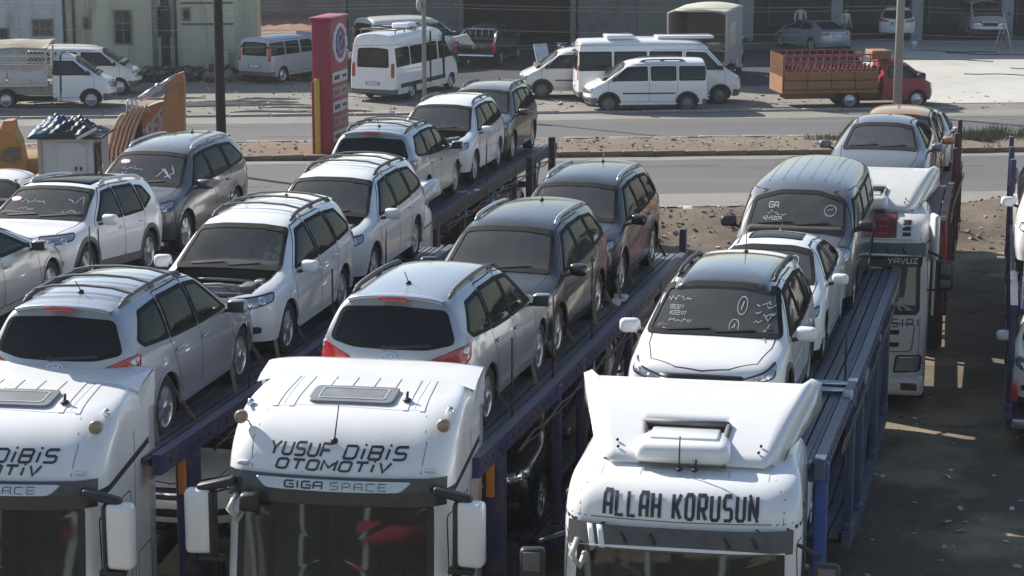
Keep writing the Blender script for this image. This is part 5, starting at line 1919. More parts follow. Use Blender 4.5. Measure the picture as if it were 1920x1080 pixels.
# kerbs made of single stones, median of soil between them
def kerb_run(a0, a1, b, w, h, m, step=1.0, z0=0.0):
    a = a0
    me = None
    root = bpy.data.objects.new('kerb', None); COL.objects.link(root); root['kind'] = 'structure'
    while a < a1:
        if me is None:
            mb = MB(); mb.rbox((0, 0, h / 2), (step - .02, w, h), .015, seg=1); me = mb.mesh('kerb_stone', [m])
        o = put('kerb_stone', me, root, rd(a, b, z0 + rnd.uniform(-.012, .012)), (0, rnd.uniform(-.01, .01), ROADA + rnd.uniform(-.012, .012)))
        a += step
kerb_run(-16, 21.5, 66.55, .22, .17, M_KERB)
kerb_run(-17, 21.5, 70.25, .18, .12, M_KERBG, 1.5)
kerb_run(-20, 17, 77.7, .16, .10, M_KERBG, 1.5)
def med(u, v):
    a, b = -60 + 120 * u, 66.6 + 3.6 * v
    h = .10 + .07 * sin(pi * v) + .04 * sin(a * 1.7 + b * 3) * sin(pi * v) + .03 * sin(a * 5.1)
    return rd(a, b, h)
mb = MB(); mb.grid(med, 160, 10); tag(mb.build('median', [M_MED]), kind='structure')

# rubbly dirt bank between yard and pavement
rb = random.Random(11)
def bank(u, v):
    a, b = -45 + 90 * u, 49.2 + 7.6 * v
    e = sin(pi * min(1, v * 1.15)) if v < .87 else sin(pi * .5) * 0
    h = .55 * max(0, sin(pi * min(1, max(0, (v - .25) / .72)))) * (.75 + .35 * sin(a * .9 + 1) + .25 * sin(a * 2.3 + v * 4))
    h += .06 * sin(a * 4.1 + v * 17) * sin(v * 9 + a) * sin(pi * v)
    return rd(a, b, max(.002, h))
mb = MB(); mb.grid(bank, 220, 26); tag(mb.build('dirt_bank', [ground_mat('bank_dirt', [(.32, (.075, .058, .044)), (.5, (.125, .10, .076)), (.68, (.21, .178, .138))], (.4, 2.2, 9), bump=.8)]), kind='structure')

def scatter(name, label, n, fn, sizes, mats, seed, flat=.6):
    r_ = random.Random(seed)
    mb = MB()
    for i in range(n):
        p = fn(r_)
        s_ = r_.uniform(*sizes) * (r_.random() ** 1.2 + .35)
        M = Matrix.Rotation(r_.uniform(0, 6.3), 4, 'Z') @ Matrix.Rotation(r_.uniform(-.6, .6), 4, 'X')
        v = [M @ Vector((x * s_ * r_.uniform(.6, 1.2), y * s_ * r_.uniform(.6, 1.2), z * s_ * flat * r_.uniform(.5, 1.1))) + Vector(p) for x in (-.5, .5) for y in (-.5, .5) for z in (-.5, .5)]
        mb.add(v, [(0, 1, 3, 2), (4, 6, 7, 5), (0, 4, 5, 1), (2, 3, 7, 6), (0, 2, 6, 4), (1, 5, 7, 3)], r_.randrange(len(mats)))
    o = mb.build(name, mats)
    tag(o, label, kind='stuff')
    return o
M_ST1 = plain('stone_pale', (.36, .33, .28), .9, var=.25); M_ST2 = plain('stone_brown', (.16, .12, .09), .9, var=.3); M_ST3 = plain('stone_grey', (.2, .19, .18), .9, var=.3)
M_LIT = plain('litter_white', (.62, .61, .58), .8, var=.15)
def on_bank(r_):
    u, v = r_.random(), r_.random() ** .8
    p = bank(u, v); return (p[0], p[1], p[2] + .02)
scatter('rubble', 'broken stones and soil lumps on the dirt bank', 5200, on_bank, (.03, .13), [M_ST1, M_ST2, M_ST2, M_ST3], 3)
scatter('litter', 'scraps of pale litter on the dirt bank', 170, on_bank, (.06, .20), [M_LIT], 4, .35)
scatter('gravel', 'small stones on the median soil', 2600, lambda r_: (lambda p: (p[0], p[1], p[2] + .01))(med(r_.uniform(.2, .8), r_.uniform(.05, .95))), (.03, .09), [M_ST1, M_ST2, M_MED], 5)
scatter('gravel', 'small stones on the far roadside', 1500, lambda r_: rd(r_.uniform(-26, 26), r_.uniform(78, 90), .01), (.04, .15), [M_ST1, M_ST3], 6, .4)
scatter('litter', 'pale litter scattered on the shaded yard', 150, lambda r_: (r_.uniform(4.5, 10.5), r_.uniform(25, 38), .02), (.03, .13), [M_LIT, M_ST1], 7, .15)
# shallow ruts in the far dirt: low soil ridges
mb = MB()
for i in range(26):
    a, b = rb.uniform(-22, -4), rb.uniform(78.3, 84.5)
    L_ = rb.uniform(1.5, 5)
    pts = [rd(a + L_ * t / 6, b + .15 * sin(t + i), 0) for t in range(7)]
    mb.tube([(p[0], p[1], .01) for p in pts], .09, 5, taper=[.2, .7, 1, .8, 1, .6, .2])
tag(mb.build('soil_ridges', [M_DUSTY]), 'low ridges of tyre-pressed soil beside the far road', kind='stuff')
# concrete apron of the workshops
def apron(u, v):
    p = rd(16.2 + u * 24 + (1 - v) * -1.6 * (1 - u), 79.6 + v * 23)
    return (p[0], p[1], .02 + .30 * min(1, max(0, (v - .1) / .7)))
mb = MB(); mb.grid(apron, 12, 24); tag(mb.build('concrete_apron', [M_CONC]), kind='structure')
mb = MB()
for k, (a, b) in enumerate(((18.5, 97.8), (20.0, 96.3), (17.4, 94), (21.5, 90), (19, 88))):
    pts = [rd(a + .55 * t, b + .25 * sin(t * 1.3 + k) - .22 * t, 0) for t in range(8)]
    pts = [(p[0], p[1], .32 if b > 93 else .26) for p in pts]
    mb.tube(pts, .02, 4)
tag(mb.build('apron_cracks', [GAP]), 'thin dark cracks across the pale concrete apron', kind='stuff')
# cracks and sealed joints in the asphalt
mb = MB()
r_ = random.Random(31)
for i in range(16):
    a, b = r_.uniform(-14, 20), r_.choice((r_.uniform(58.6, 66), r_.uniform(71.3, 75.9)))
    along_ = r_.random() < .6
    pts = []
    for t in range(9):
        a += r_.uniform(.2, .9) if along_ else r_.uniform(-.15, .2); b += r_.uniform(-.08, .08) if along_ else r_.uniform(.12, .35)
        if 58.3 < b < 66.2 or 71.1 < b < 76.1: pts.append(rd(a, b, .010))
    for p, q in zip(pts[:-1], pts[1:]):
        mb.beam(p, q, .035, .004)
tag(mb.build('road_cracks', [plain('tar_seal', (.05, .05, .05), .8)]), 'dark tar-sealed cracks in the road asphalt', kind='stuff')
# grass
def tuft(name, label, c, n, rad, h, mats, seed):
    r_ = random.Random(seed)
    mb = MB()
    for i in range(n):
        if i % 40 == 0: cx_, cy_, hs_ = c[0] + r_.gauss(0, rad), c[1] + r_.gauss(0, rad * .35), r_.uniform(.45, 1.25)
        x, y = cx_ + r_.gauss(0, .16), cy_ + r_.gauss(0, .13)
        hh = h * hs_ * r_.uniform(.4, 1.1); a = r_.uniform(0, 6.3); w = .02
        lx, ly = r_.uniform(-.35, .35) * hh, r_.uniform(-.35, .35) * hh
        mb.add([(x - w * cos(a), y - w * sin(a), c[2]), (x + w * cos(a), y + w * sin(a), c[2]), (x + lx * .6 + w * .6, y + ly * .6, c[2] + hh * .6), (x + lx, y + ly, c[2] + hh)], [(0, 1, 2), (0, 2, 3)], r_.randrange(len(mats)))
    o = mb.build(name, mats); tag(o, label, kind='stuff'); return o
GR1 = plain('grass_green', (.085, .10, .035), .8, var=.3); GR2 = plain('grass_dry', (.22, .18, .09), .8, var=.3)
tuft('grass', 'long half-dry grass on the median at the right', rd(15.9, 68.7, .1), 2200, 1.0, .42, [GR1, GR1, GR2], 3)
tuft('grass', 'dry weeds with litter on the median', rd(10.6, 69.0, .1), 260, .35, .30, [GR2, GR2, GR1], 4)
tuft('grass', 'dark weeds along the foot of the factory wall', rd(-13.6, 91.0, .0), 1500, 1.9, .6, [GR1, GR2, plain('weed_dark', (.05, .045, .03), .9)], 5)
# ------------------------------------------------------------------ paints
P_WHITE = paint('white_paint', (.80, .80, .785), 0, .35, .10)
P_CLEANW = paint('white_cab_paint', (.80, .805, .80), 0, .33, .07)
P_SILV = paint('silver_blue_paint', (.37, .40, .44), .45, .33, .14)
P_SILV2 = paint('silver_paint', (.42, .43, .435), .45, .33, .22)
P_BLACK = paint('black_dusty_paint', (.006, .006, .008), 0, .22, .17, .55)
P_BROWN = paint('dark_brown_paint', (.045, .036, .032), .2, .3, .55)
P_GREYD = paint('dark_grey_paint', (.075, .08, .09), .45, .30, .32)
P_GREY = paint('mid_grey_paint', (.16, .17, .18), .5, .32, .3)
P_VANG = paint('blue_grey_paint', (.11, .12, .135), .4, .30, .26)
P_ORANGE = paint('orange_brown_paint', (.42, .22, .05), .2, .4, .3)
P_OFFW = paint('dusty_white_paint', (.68, .675, .65), 0, .45, .25)
P_OLDS = paint('dusty_silver_paint', (.42, .42, .42), .3, .45, .4)
P_REDT = worn('red_truck_paint', (.30, .018, .03), (.35, .22, .2), .25, .45)
P_BLUEC = paint('pale_blue_paint', (.30, .36, .44), .4, .35, .2)

NAVY = worn('navy_trailer_paint', (.030, .034, .115), (.12, .085, .06), .5, .5, scale=4, dust=.3)
NAVYP = worn('navy_deck_paint', (.028, .030, .075), (.14, .13, .125), .55, .55, scale=3, stretch=(.25, 2, 2), dust=.35)
STEELB = worn('steel_blue_trailer_paint', (.05, .078, .155), (.15, .12, .095), .5, .45, scale=4, dust=.25)
STEELP = worn('steel_blue_deck_paint', (.035, .062, .13), (.14, .12, .10), .6, .5, scale=3, stretch=(.25, 2, 2), dust=.3)
MAROON = worn('maroon_trailer_paint', (.085, .02, .022), (.13, .08, .06), .4, .55, scale=4, dust=.25)
DKMET = worn('dark_trailer_metal', (.03, .03, .035), (.10, .075, .06), .45, .6, scale=5)

A = R
def row_at(root_xy, az, s, l=0.0):
    return (root_xy[0] + s * sin(az) + l * cos(az), root_xy[1] + s * cos(az) - l * sin(az))

def scribble(K, root, side_sign, items, nm='chalk_writing'):
    """hand-written marks on a windscreen: list of polylines in (y, z) seen from the front"""
    sp = KINDS[K][0]
    PF = sp['proj']['F']
    mb = MB()
    for path, w in items:
        PF.strip(mb, path, w, .0065, step=.03, thick=.003)
    mb.build(nm, [CHALK], root)['kind'] = 'stuff'

def squig(x0, y0, w, h, n, seed, lines=1):
    r_ = random.Random(seed)
    out = []
    for l in range(lines):
        x = x0
        y = y0 - l * h * 1.5
        while x < x0 + w:
            k = r_.randint(2, 4)
            path = [(x, y + r_.uniform(-.3, .3) * h)]
            for i in range(k):
                x += r_.uniform(.25, .7) * h
                path.append((x, y + r_.uniform(-.5, .6) * h))
            out.append((path, .0065))
            x += h * .35
    return out

def ell(cx, cy, rx, ry, w=.0065):
    return ([(cx + rx * cos(t * pi / 9), cy + ry * sin(t * pi / 9)) for t in range(19)], w)

def txt(t, cx, cy, h, w=.0065, ws=1.0):
    st_, wd = text_strokes(t, h, ws)
    return [([(cx + p[0] - wd / 2, cy + p[1]) for p in path], w) for path in st_]

# ------------------------------------------------------------------ rig 1 and 2 (front left and centre)
GC = 'used cars on the carrier decks'
AZ1, AZ2, AZ3, AZ4, AZ6, AZ0, AZ5 = A(11.3), A(13.7), A(13.4), A(13.0), A(10.6), A(11.2), A(12.7)
O1, O2, O3, O4, O6, O0, O5 = (-4.93, 23.6), (-1.40, 23.6), (2.23, 22.9), (6.53, 38.0), (-2.79, 40.4), (-8.44, 27.0), (9.25, 33.1)

t1, *_ = tractor('lorry_tractor', 'white high-roof lorry cab at the left edge, its lettering partly cut off', (-5.47, 21.03, 0), -pi / 2 - A(7.0), 'tall', P_CLEANW)
t2, *_ = tractor('lorry_tractor', 'white high-roof lorry cab lettered YUSUF DIBIS OTOMOTIV under a grey roof hatch', (-1.87, 21.15, 0), -pi / 2 - A(9.2), 'tall', P_CLEANW)
t3, PF3, PL3, PR3, PT3 = tractor('lorry_tractor', 'white lorry cab lettered ALLAH KORUSUN below a wide roof wind deflector', (1.66, 20.3, 0), -pi / 2 - A(10.0), 'wing', P_CLEANW)
mb = MB()
write(PF3, mb, 'ALLAH', -.49, 3.02, .210, .034, 1.0, 3.0, .0, .010, width=.56)
write(PF3, mb, 'KORUSUN', .345, 3.02, .210, .034, 1.0, 3.0, .0, .010, width=.83)
mb.build('lettering', [INK], t3)
t4, PF4, PL4, PR4, PT4 = tractor('lorry_tractor', 'dusty white lorry cab with dark YAVUZ screen band, behind the grey van', (5.96, 36.0, 0), -pi / 2 - A(11.5), 'wing', P_OFFW)
mb = MB(); PF4.panel(mb, rounded(sym([(0, 2.52), (1.06, 2.52), (1.08, 2.74), (0, 2.74)]), .03), .012, (1, .9, .5)); bnd = mb.build('screen_band', [plain('band_dark', (.02, .022, .026), .4)], t4)
mb = MB(); write(PF4, mb, 'YAVUZ', .74, 2.585, .085, .018, 1.2, 1.9, 0, .018, width=.50); mb.build('lettering', [WHITE_T], bnd)
mb = MB(); write(PF4, mb, 'LASIPI', .66, 1.50, .13, .020, .9, 2.2, 0, .006, width=.78); mb.build('lettering', [INK], t4)
mb = MB(); PF4.panel(mb, rounded(inc((.18, 3.02), (.62, 3.36)), .02), .03, (1, .9, .5)); rs = mb.build('roof_sign', [plain('dark_red_sign', (.16, .012, .014), .4)], t4)
mb = MB(); write(PF4, mb, '2', .40, 3.09, .19, .03, 1, 1, 0, .035); mb.build('lettering', [plain('sign_red', (.42, .04, .03), .5)], rs)
mb = MB()
for z in (3.05, 3.14, 3.23):
    PF4.panel(mb, inc((.72, z), (.86, z + .06)), .01, (1, .5))
mb.build('louvre', [PLASTIC], t4)
mb = MB(); mb.rbox((-.38, 1.26, 3.02), (.34, .10, .80), .05, seg=3, rz=.3); mb.rbox((-1.0, 1.27, 2.2), (.05, .05, 1.4), .01); mb.build('side_deflector', [trim(P_OFFW)], t4)
mb = MB(); mb.ball((-.55, .1, 3.52), .13, 12, 8); mb.build('beacon', [plain('cream_lens', (.55, .53, .42), .35)], t4)
t6, *_ = tractor('lorry_tractor', 'white lorry with plain wind deflector hidden behind the second white crossover', (-2.92, 38.4, 0), -pi / 2 - A(10.6), 'wing', P_CLEANW)
t6.scale = (.88, .90, .86)

tr1 = carrier('navy two-deck carrier behind the left high-roof cab', (*O1, 0), AZ1, [(-.9, 3.02), (2.2, 2.92), (8, 2.80), (13.6, 2.72)], [(3.2, .80), (9.5, .62), (13.4, .60)], (NAVY, NAVYP, DKMET), (3.4, 5.2, 8.6, 11.2, 13.2), (9.2, 10.4, 11.6), stanch=[(2.6, -1, .9), (6.4, -1, .9), (9.4, -1, 1.0)], braces=[(5.2, 8.6)])
tr2 = carrier('navy two-deck carrier behind the centre cab, carrying silver and black crossovers', (*O2, 0), AZ2, [(-.9, 3.0), (2.2, 2.90), (8, 2.78), (13.5, 2.66)], [(3.0, .85), (9.5, .62), (13.3, .60)], (NAVY, NAVYP, DKMET), (3.2, 4.7, 8.2, 10.8, 13.2), (9.2, 10.4, 11.6), stanch=[(1.2, -1, 1.0), (3.4, -1, 1.1), (5.9, -1, 1.2)], braces=[(4.7, 8.2)])
for sd in (1, -1):
    mb = MB(); mb.rbox((13.4, sd * 1.22, 2.85), (.13, .12, .55), .015); mb.build('end_post', [NAVY], tr2)
tr3 = carrier('steel-blue two-deck carrier behind the cab with the wide wind deflector', (*O3, 0), AZ3, [(-.6, 3.10), (3.0, 2.90), (6.2, 2.72), (13.6, 2.50)], [(3.6, .95), (6.0, .62), (11.2, .60)], (STEELB, STEELP, DKMET), (3.8, 5.4, 8.4, 11.0), (8.6, 9.8, 11.0), planks=6, front_posts=False, braces=[(5.4, 8.4), (8.4, 11.0)], stanch=[(3.9, -1, .9)])
mb = MB()
for s_ in (3.3, 3.75):
    z = along([(-.6, 3.10), (3.0, 2.90), (6.2, 2.72), (13.6, 2.50)], s_)
    mb.tube([(s_, -.15, z + .05), (s_, -1.2, z + .05)], .045, 8)
mb.build('wheel_chock_bar', [ALLOY], tr3)
mb = MB(); mb.rbox((2.95, -1.26, 2.98), (.16, .12, .10), .02); mb.build('rail_cap', [plain('pale_metal', (.5, .52, .55), .5)], tr3)
mb = MB(); mb.rbox((-.35, -1.25, 2.1), (.10, .14, 1.7), .01); mb.rbox((-.35, -1.15, 2.95), (.12, .36, .22), .02); mb.build('ladder_frame', [worn('bright_blue_paint', (.03, .085, .30), (.08, .08, .1), .2, .45)], tr3)
tr4 = carrier('maroon carrier with tall side posts beyond the dusty white cab', (*O4, 0), AZ4, [(-.8, 3.10), (3.5, 3.02), (14.0, 2.05)], [(2.8, .85), (13.8, .62)], (MAROON, MAROON, DKMET), (3.0, 5.0, 8.0, 11, 13.6), (9.0, 10.2, 11.4), tall=[(5.6, .75), (7.2, 1.0), (8.4, .8), (9.8, 1.2)], planks=3, tall_sides=(-1,))
mb = MB(); mb.rbox((1.3, -1.05, 1.75), (2.3, .35, 2.3), .04); mb.build('light_gap_filler', [DKMET], tr4)  # solid dark box added to stop sunlight coming through behind the cab
mb = MB(); mb.bbox((.2, -1.30, 2.2), (.9, -1.18, 3.15)); mb.build('red_panel', [plain('panel_red', (.28, .02, .02), .5)], tr4)
tr6 = carrier('dark navy carrier in the middle distance reaching towards the road', (*O6, 0), AZ6, [(-.6, 2.58), (3.0, 2.47), (9, 2.30), (14.6, 2.08)], [(2.8, .7), (14.4, .45)], (DKMET, NAVYP, DKMET), (3.0, 5.4, 8.8, 11.4, 14.2), (9.0, 10.2, 11.4), planks=3, stanch=[(6.0, -1, 1.0), (8.2, -1, .8)])
for s_, h in ((10.4, .15), (13.6, .2)):
    mb = MB(); z = 2.2; mb.rbox((s_, -1.32, z + h / 2 - .5), (.20, .16, h + 1.0), .015); mb.build('end_post', [DKMET], tr6)
tr0 = carrier('navy carrier at the far left under the white and dark grey crossovers', (*O0, 0), AZ0, [(-.9, 3.05), (4.4, 3.10), (5.6, 3.0), (9.2, 2.66), (15, 2.6)], [(3.0, .8), (14.8, .6)], (NAVY, NAVYP, DKMET), (3.2, 6, 9, 12, 14.6), (9.2, 10.4, 11.6), planks=4, stanch=[(4.9, -1, .95), (5.25, -1, .9)])
tr5 = carrier('blue carrier at the right edge, seen from its rear with ramps raised', (*O5, 0), AZ5, [(0, 2.35), (14, 2.6)], [(-.2, .55), (13.8, .7)], (NAVY, STEELP, DKMET), (.3, 3.5, 7.0, 10.5, 13.5), (2.2, 3.4, 4.6), tall=[(7.0, 1.3), (10.5, 1.0), (12.6, .9)], planks=3, front_posts=False)
for y in (.95, .5):
    mb = MB(); mb.rbox((.15, y, 3.6), (.10, .34, 2.6), .02)
    for k in range(9):
        mb.bbox((.05, y - .17, 2.5 + k * .27), (.09, y + .17, 2.53 + k * .27))
    mb.build('ramp', [worn('ramp_pale_blue', (.34, .38, .46), (.2, .2, .2), .3, .4, .3)], tr5)
mb = MB(); mb.rbox((-.25, 0, .52), (.12, 2.4, .16), .03); mb.build('rear_bumper', [ALLOY], tr5)
mb = MB(); mb.rbox((-.20, 1.18, 1.05), (.06, .12, .32), .02); mb.build('tail_lamp', [RED_L], tr5)

def on(kind, name, label, pt, o, az, s, l, z, to=True, pitch=0.0, cat='car', group=GC, dyaw=0.0, **kw):
    x, y = row_at(o, az, s, l)
    h = (pi / 2 - az) + (pi if to else 0) + dyaw
    return car(kind, 'parked_car', label, cat, pt, (x, y, z), h, pitch, group, **kw)

# --- upper decks
T1S = on('crossover', '', 'silver crossover with three roof bars, rear to us, behind the left cab', P_SILV, O1, AZ1, 1.73, -.02, 2.90, to=False, pitch=A(-.6), bars=True)
T1A = on('crossover', '', 'white crossover with its bonnet off and a driver behind the screen', P_WHITE, O1, AZ1, 6.24, .05, 2.83, bay=True, pitch=A(.6), roles={'gws': G_WSC}, bars=True)
T1B = on('crossover', '', 'white crossover with its bonnet off, beside the plain lorry wind deflector', P_WHITE, O1, AZ1, 10.95, .0, 2.77, bay=True, pitch=A(.6), skip=('aerial',), bars=True)
T2S = on('crossover', '', 'silver crossover with bare roof, rear to us, behind the lettered centre cab', P_SILV, O2, AZ2, 2.30, .01, 2.88, to=False, pitch=A(-1.0), skip=('roof_crossbar',))
T2A = on('crossover', '', 'black dusty crossover nose to nose with the silver one on the centre carrier', P_BLACK, O2, AZ2, 6.18, .0, 2.80, pitch=A(1.0), roles={'rail': ALLOY})
T2B = on('crossover', '', 'black dusty crossover at the far end of the centre carrier', P_BLACK, O2, AZ2, 10.78, .0, 2.72, pitch=A(1.0), roles={'rail': ALLOY})
T6S = on('crossover', '', 'silver crossover with roof bars, rear to us, beside the red sign', P_SILV, O6, AZ6, 2.57, .0, 2.49, to=False, pitch=A(-1.6), bars=True)
T6A = on('crossover', '', 'white crossover with its bonnet off between a silver and a brown one', P_WHITE, O6, AZ6, 7.28, .0, 2.36, bay=True, pitch=A(1.6), skip=('aerial',))
T6B = on('crossover', '', 'dark brown dusty crossover at the far end of the middle carrier', P_BROWN, O6, AZ6, 11.78, .0, 2.20, pitch=A(1.8))
T3A = on('hatch_suv', '', 'white crossover with black glass roof and chalked windscreen', P_WHITE, O3, AZ3, 2.10, -.15, 2.98, pitch=A(2.2))
T3B = on('sedan', '', 'white saloon with open sunroof behind the black-roofed crossover', P_WHITE, O3, AZ3, 6.65, -.10, 2.80, pitch=A(1.8))
T3C = on('people_carrier', '', 'blue-grey van with ribbed roof and chalked GA on its screen', P_VANG, O3, AZ3, 11.45, -.12, 2.54, pitch=A(1.0), cat='van')
T4A = on('big_sedan', '', 'grey dusty saloon above the deflector of the dusty white cab', P_GREY, O4, AZ4, 2.45, .0, 3.05, pitch=A(.6))
T4B = on('crossover', '', 'orange-brown car with dark screen behind the grey saloon', P_ORANGE, O4, AZ4, 7.6, .05, 2.40, pitch=A(3.0), skip=('roof_rail', 'rail_end', 'rear_spoiler', 'brake_light', 'aerial'), roles={'gside': G_DK})
T4C = on('sedan', '', 'dark-roofed pale car farthest along the maroon carrier', P_SILV2, O4, AZ4, 12.2, .22, 2.14, pitch=A(4.0), skip=('aerial',))
T0A = on('compact_suv', '', 'white crossover with black roof, pink oval sticker on its screen', P_WHITE, O0, AZ0, 6.75, -.02, 2.78, pitch=A(5.2))
T0B = on('large_suv', '', 'dark grey crossover with silver roof rails and chalked screen', P_GREYD, O0, AZ0, 11.2, -.02, 2.68, pitch=A(.3))
T0S = on('sedan', '', 'silver saloon at the left edge, only its front quarter showing', P_SILV2, O0, AZ0, 2.25, .22, 3.07, to=False)
T5A = on('crossover', '', 'white crossover on the upper deck at the right edge', P_WHITE, O5, AZ5, 4.0, -.32, 2.45)
# --- lower decks
on('crossover', '', 'black crossover in the shade of the centre carrier lower deck', P_BLACK, O2, AZ2, 5.0, .05, .83)
on('sedan', '', 'pale grey saloon on the lower deck of the centre carrier', P_SILV2, O2, AZ2, 10.0, .05, .63)
on('compact_suv', '', 'white small crossover on the lower deck of the left carrier', P_WHITE, O1, AZ1, 4.7, .05, .80)
on('sedan', '', 'white saloon on the lower deck of the steel-blue carrier', P_WHITE, O3, AZ3, 5.5, -.1, .80)
on('large_suv', '', 'dark grey crossover on the lower deck of the steel-blue carrier', P_GREYD, O3, AZ3, 10.6, -.1, .62)
on('sedan', '', 'dark saloon on the lower deck of the middle carrier', P_BLACK, O6, AZ6, 10.5, 0, .56, to=False)
on('compact_suv', '', 'white small crossover on the lower deck at the right edge', P_WHITE, O5, AZ5, 1.9, -.32, .60)

# --- writing on the screens
q = squig(-.60, 1.40, .28, .05, 3, 1) + txt('05327', -.48, 1.30, .035) + txt('4022117', -.46, 1.245, .035) + squig(-.55, 1.19, .26, .04, 3, 5) + [([(-.62, 1.08), (-.60, 1.12), (-.40, 1.09), (-.25, 1.10)], .0065), ell(.28, 1.36, .055, .085), ([(.27, 1.32), (.29, 1.40)], .010), ell(.22, 1.17, .055, .06), ([(.20, 1.15), (.23, 1.17), (.22, 1.19)], .010)]
q += squig(.44, 1.38, .10, .06, 2, 8, 3) + squig(.56, 1.36, .06, .07, 2, 9, 4)
scribble('hatch_suv', T3A, 1, q)
q = txt('GA', -.38, 1.52, .07, .011, 1.3) + squig(-.46, 1.45, .30, .06, 3, 12) + txt('4245209', -.38, 1.36, .045, .008) + [ell(.50, 1.50, .09, .07, .008)] + squig(.45, 1.50, .08, .05, 2, 13)
scribble('people_carrier', T3C, 1, q)
q = squig(-.42, 1.30, .32, .06, 3, 21) + squig(-.40, 1.20, .14, .05, 2, 22) + squig(.34, 1.32, .20, .10, 3, 23, 2)
scribble('compact_suv', T0A, 1, q)
q = squig(-.44, 1.36, .34, .06, 3, 31) + squig(-.42, 1.28, .10, .05, 2, 32) + [([(.25, 1.24), (.35, 1.36), (.44, 1.28)], .012), ([(.30, 1.36), (.52, 1.22)], .012), ([(.46, 1.40), (.54, 1.30), (.40, 1.24)], .012)]
scribble('large_suv', T0B, 1, q)
scribble('sedan', T3B, 1, [ell(.35, 1.22, .06, .05)])
for K, rt, y, z in (('compact_suv', T0A, -.52, 1.33), ('large_suv', T0B, -.42, 1.45)):
    mb = MB(); KINDS[K][0]['proj']['F'].panel(mb, [(y + .10 * cos(t * pi / 9), z + .035 * sin(t * pi / 9)) for t in range(18)], .007, (1, .6), step=.3)
    st_ = mb.build('oval_sticker', [plain('sticker_pink', (.62, .38, .42), .5, var=.1)], rt)
    mb = MB(); KINDS[K][0]['proj']['F'].strip(mb, [(y - .07, z), (y + .07, z)], .022, .010); mb.build('sticker_print', [plain('sticker_white', (.75, .72, .72), .5)], st_)
x_, y_ = row_at(O1, AZ1, 6.24 + .12, .05 + .37)
person('driver', 'person in a pale shirt sitting at the wheel of the bonnetless white crossover', (x_, y_, 2.83 + .42), (pi / 2 - AZ1) + pi, plain('shirt_pale', (.70, .72, .66), .8), plain('trousers_dark', (.05, .05, .07), .8), 'sit')

# scraps lying on the centre deck between the black cars
def scrap(r_):
    s_ = r_.uniform(8.2, 9.0); l = r_.uniform(.1, 1.05)
    x, y = row_at(O2, AZ2, s_, l); return (x, y, 2.80)
scatter('scraps', 'pale scraps and straps lying on the centre deck between the black crossovers', 26, scrap, (.05, .22), [M_LIT, M_ST1, plain('scrap_rust', (.25, .08, .04), .8)], 21, .2)

# ratchet straps over the near-side wheels of the cars on the upper decks
M_STRAP = plain('strap_webbing', (.22, .20, .15), .9, var=.3)
for o, az, s, z, tr in ((O2, AZ2, 2.30, 2.88, tr2), (O2, AZ2, 6.18, 2.80, tr2), (O2, AZ2, 10.78, 2.72, tr2), (O1, AZ1, 6.24, 2.83, tr1), (O1, AZ1, 1.73, 2.90, tr1)):
    for ds in (-1.35, 1.35):
        P = [(s + ds - .62, -1.02, .03)] + [(s + ds - .378 * cos(pi * k / 12), -.83, .36 + .378 * sin(pi * k / 12)) for k in range(2, 11)] + [(s + ds + .62, -1.02, .03)]
        P = [(p[0], p[1], p[2] + z) for p in P]
        mb = MB()
        for a_, b_ in zip(P[:-1], P[1:]):
            mb.beam(a_, b_, .008, .05, 0, (0, 1, 0))
        mb.build('wheel_strap', [M_STRAP], tr)
# ------------------------------------------------------------------ buildings beyond the road
M_FACW = worn('stained_white_wall', (.54, .55, .54), (.32, .32, .30), .45, .9, scale=1.2, stretch=(1.2, 1, .25), dust=0)
M_FACY = worn('stained_green_cream_wall', (.56, .55, .40), (.26, .25, .18), .45, .9, scale=1.1, stretch=(1.4, 1, .22), dust=0)
M_PIL = worn('pillar_grey_paint', (.26, .28, .31), (.2, .2, .2), .4, .8, scale=2, dust=0)
M_SHUT = worn('shutter_grey', (.16, .165, .17), (.07, .07, .07), .4, .6, scale=2, dust=0)
M_SHUTG = worn('shutter_green_grey', (.16, .19, .165), (.07, .08, .07), .4, .6, scale=2, dust=0)
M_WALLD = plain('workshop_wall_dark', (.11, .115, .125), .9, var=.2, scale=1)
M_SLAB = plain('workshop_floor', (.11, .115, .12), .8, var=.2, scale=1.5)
M_WOODF = plain('window_frame_old', (.20, .19, .16), .8)
M_GLD = plain('dark_pane', (.02, .023, .026), .15, var=.3)

def wbox(mb, a0, a1, b0, b1, z0, z1, mi=0):
    p = [rd(a0, b0), rd(a1, b0), rd(a1, b1), rd(a0, b1)]
    return mb.prism([(q[0], q[1]) for q in p], z0, z1, mi)

def building(name, label, cat='building'):
    o = bpy.data.objects.new(name, None); COL.objects.link(o)
    return tag(o, label, cat)

def windowbox(root, a, b, z, w, h, bars=2, sash=True, mat_f=M_WOODF):
    mb = MB()
    t = .07
    for a0, a1, z0, z1 in ((a - t, a + w + t, z - t, z), (a - t, a + w + t, z + h, z + h + t), (a - t, a, z, z + h), (a + w, a + w + t, z, z + h)):
        wbox(mb, a0, a1, b - .05, b + .04, z0, z1)
    for k in range(1, bars + 1):
        x = a + w * k / (bars + 1); wbox(mb, x - .025, x + .025, b - .03, b + .02, z, z + h)
    if sash: wbox(mb, a, a + w, b - .035, b + .02, z + h * .6, z + h * .6 + .05)
    f = mb.build('window', [mat_f], root)
    mb = MB(); wbox(mb, a, a + w, b - .012, b + .01, z, z + h); mb.build('pane', [M_GLD], f)

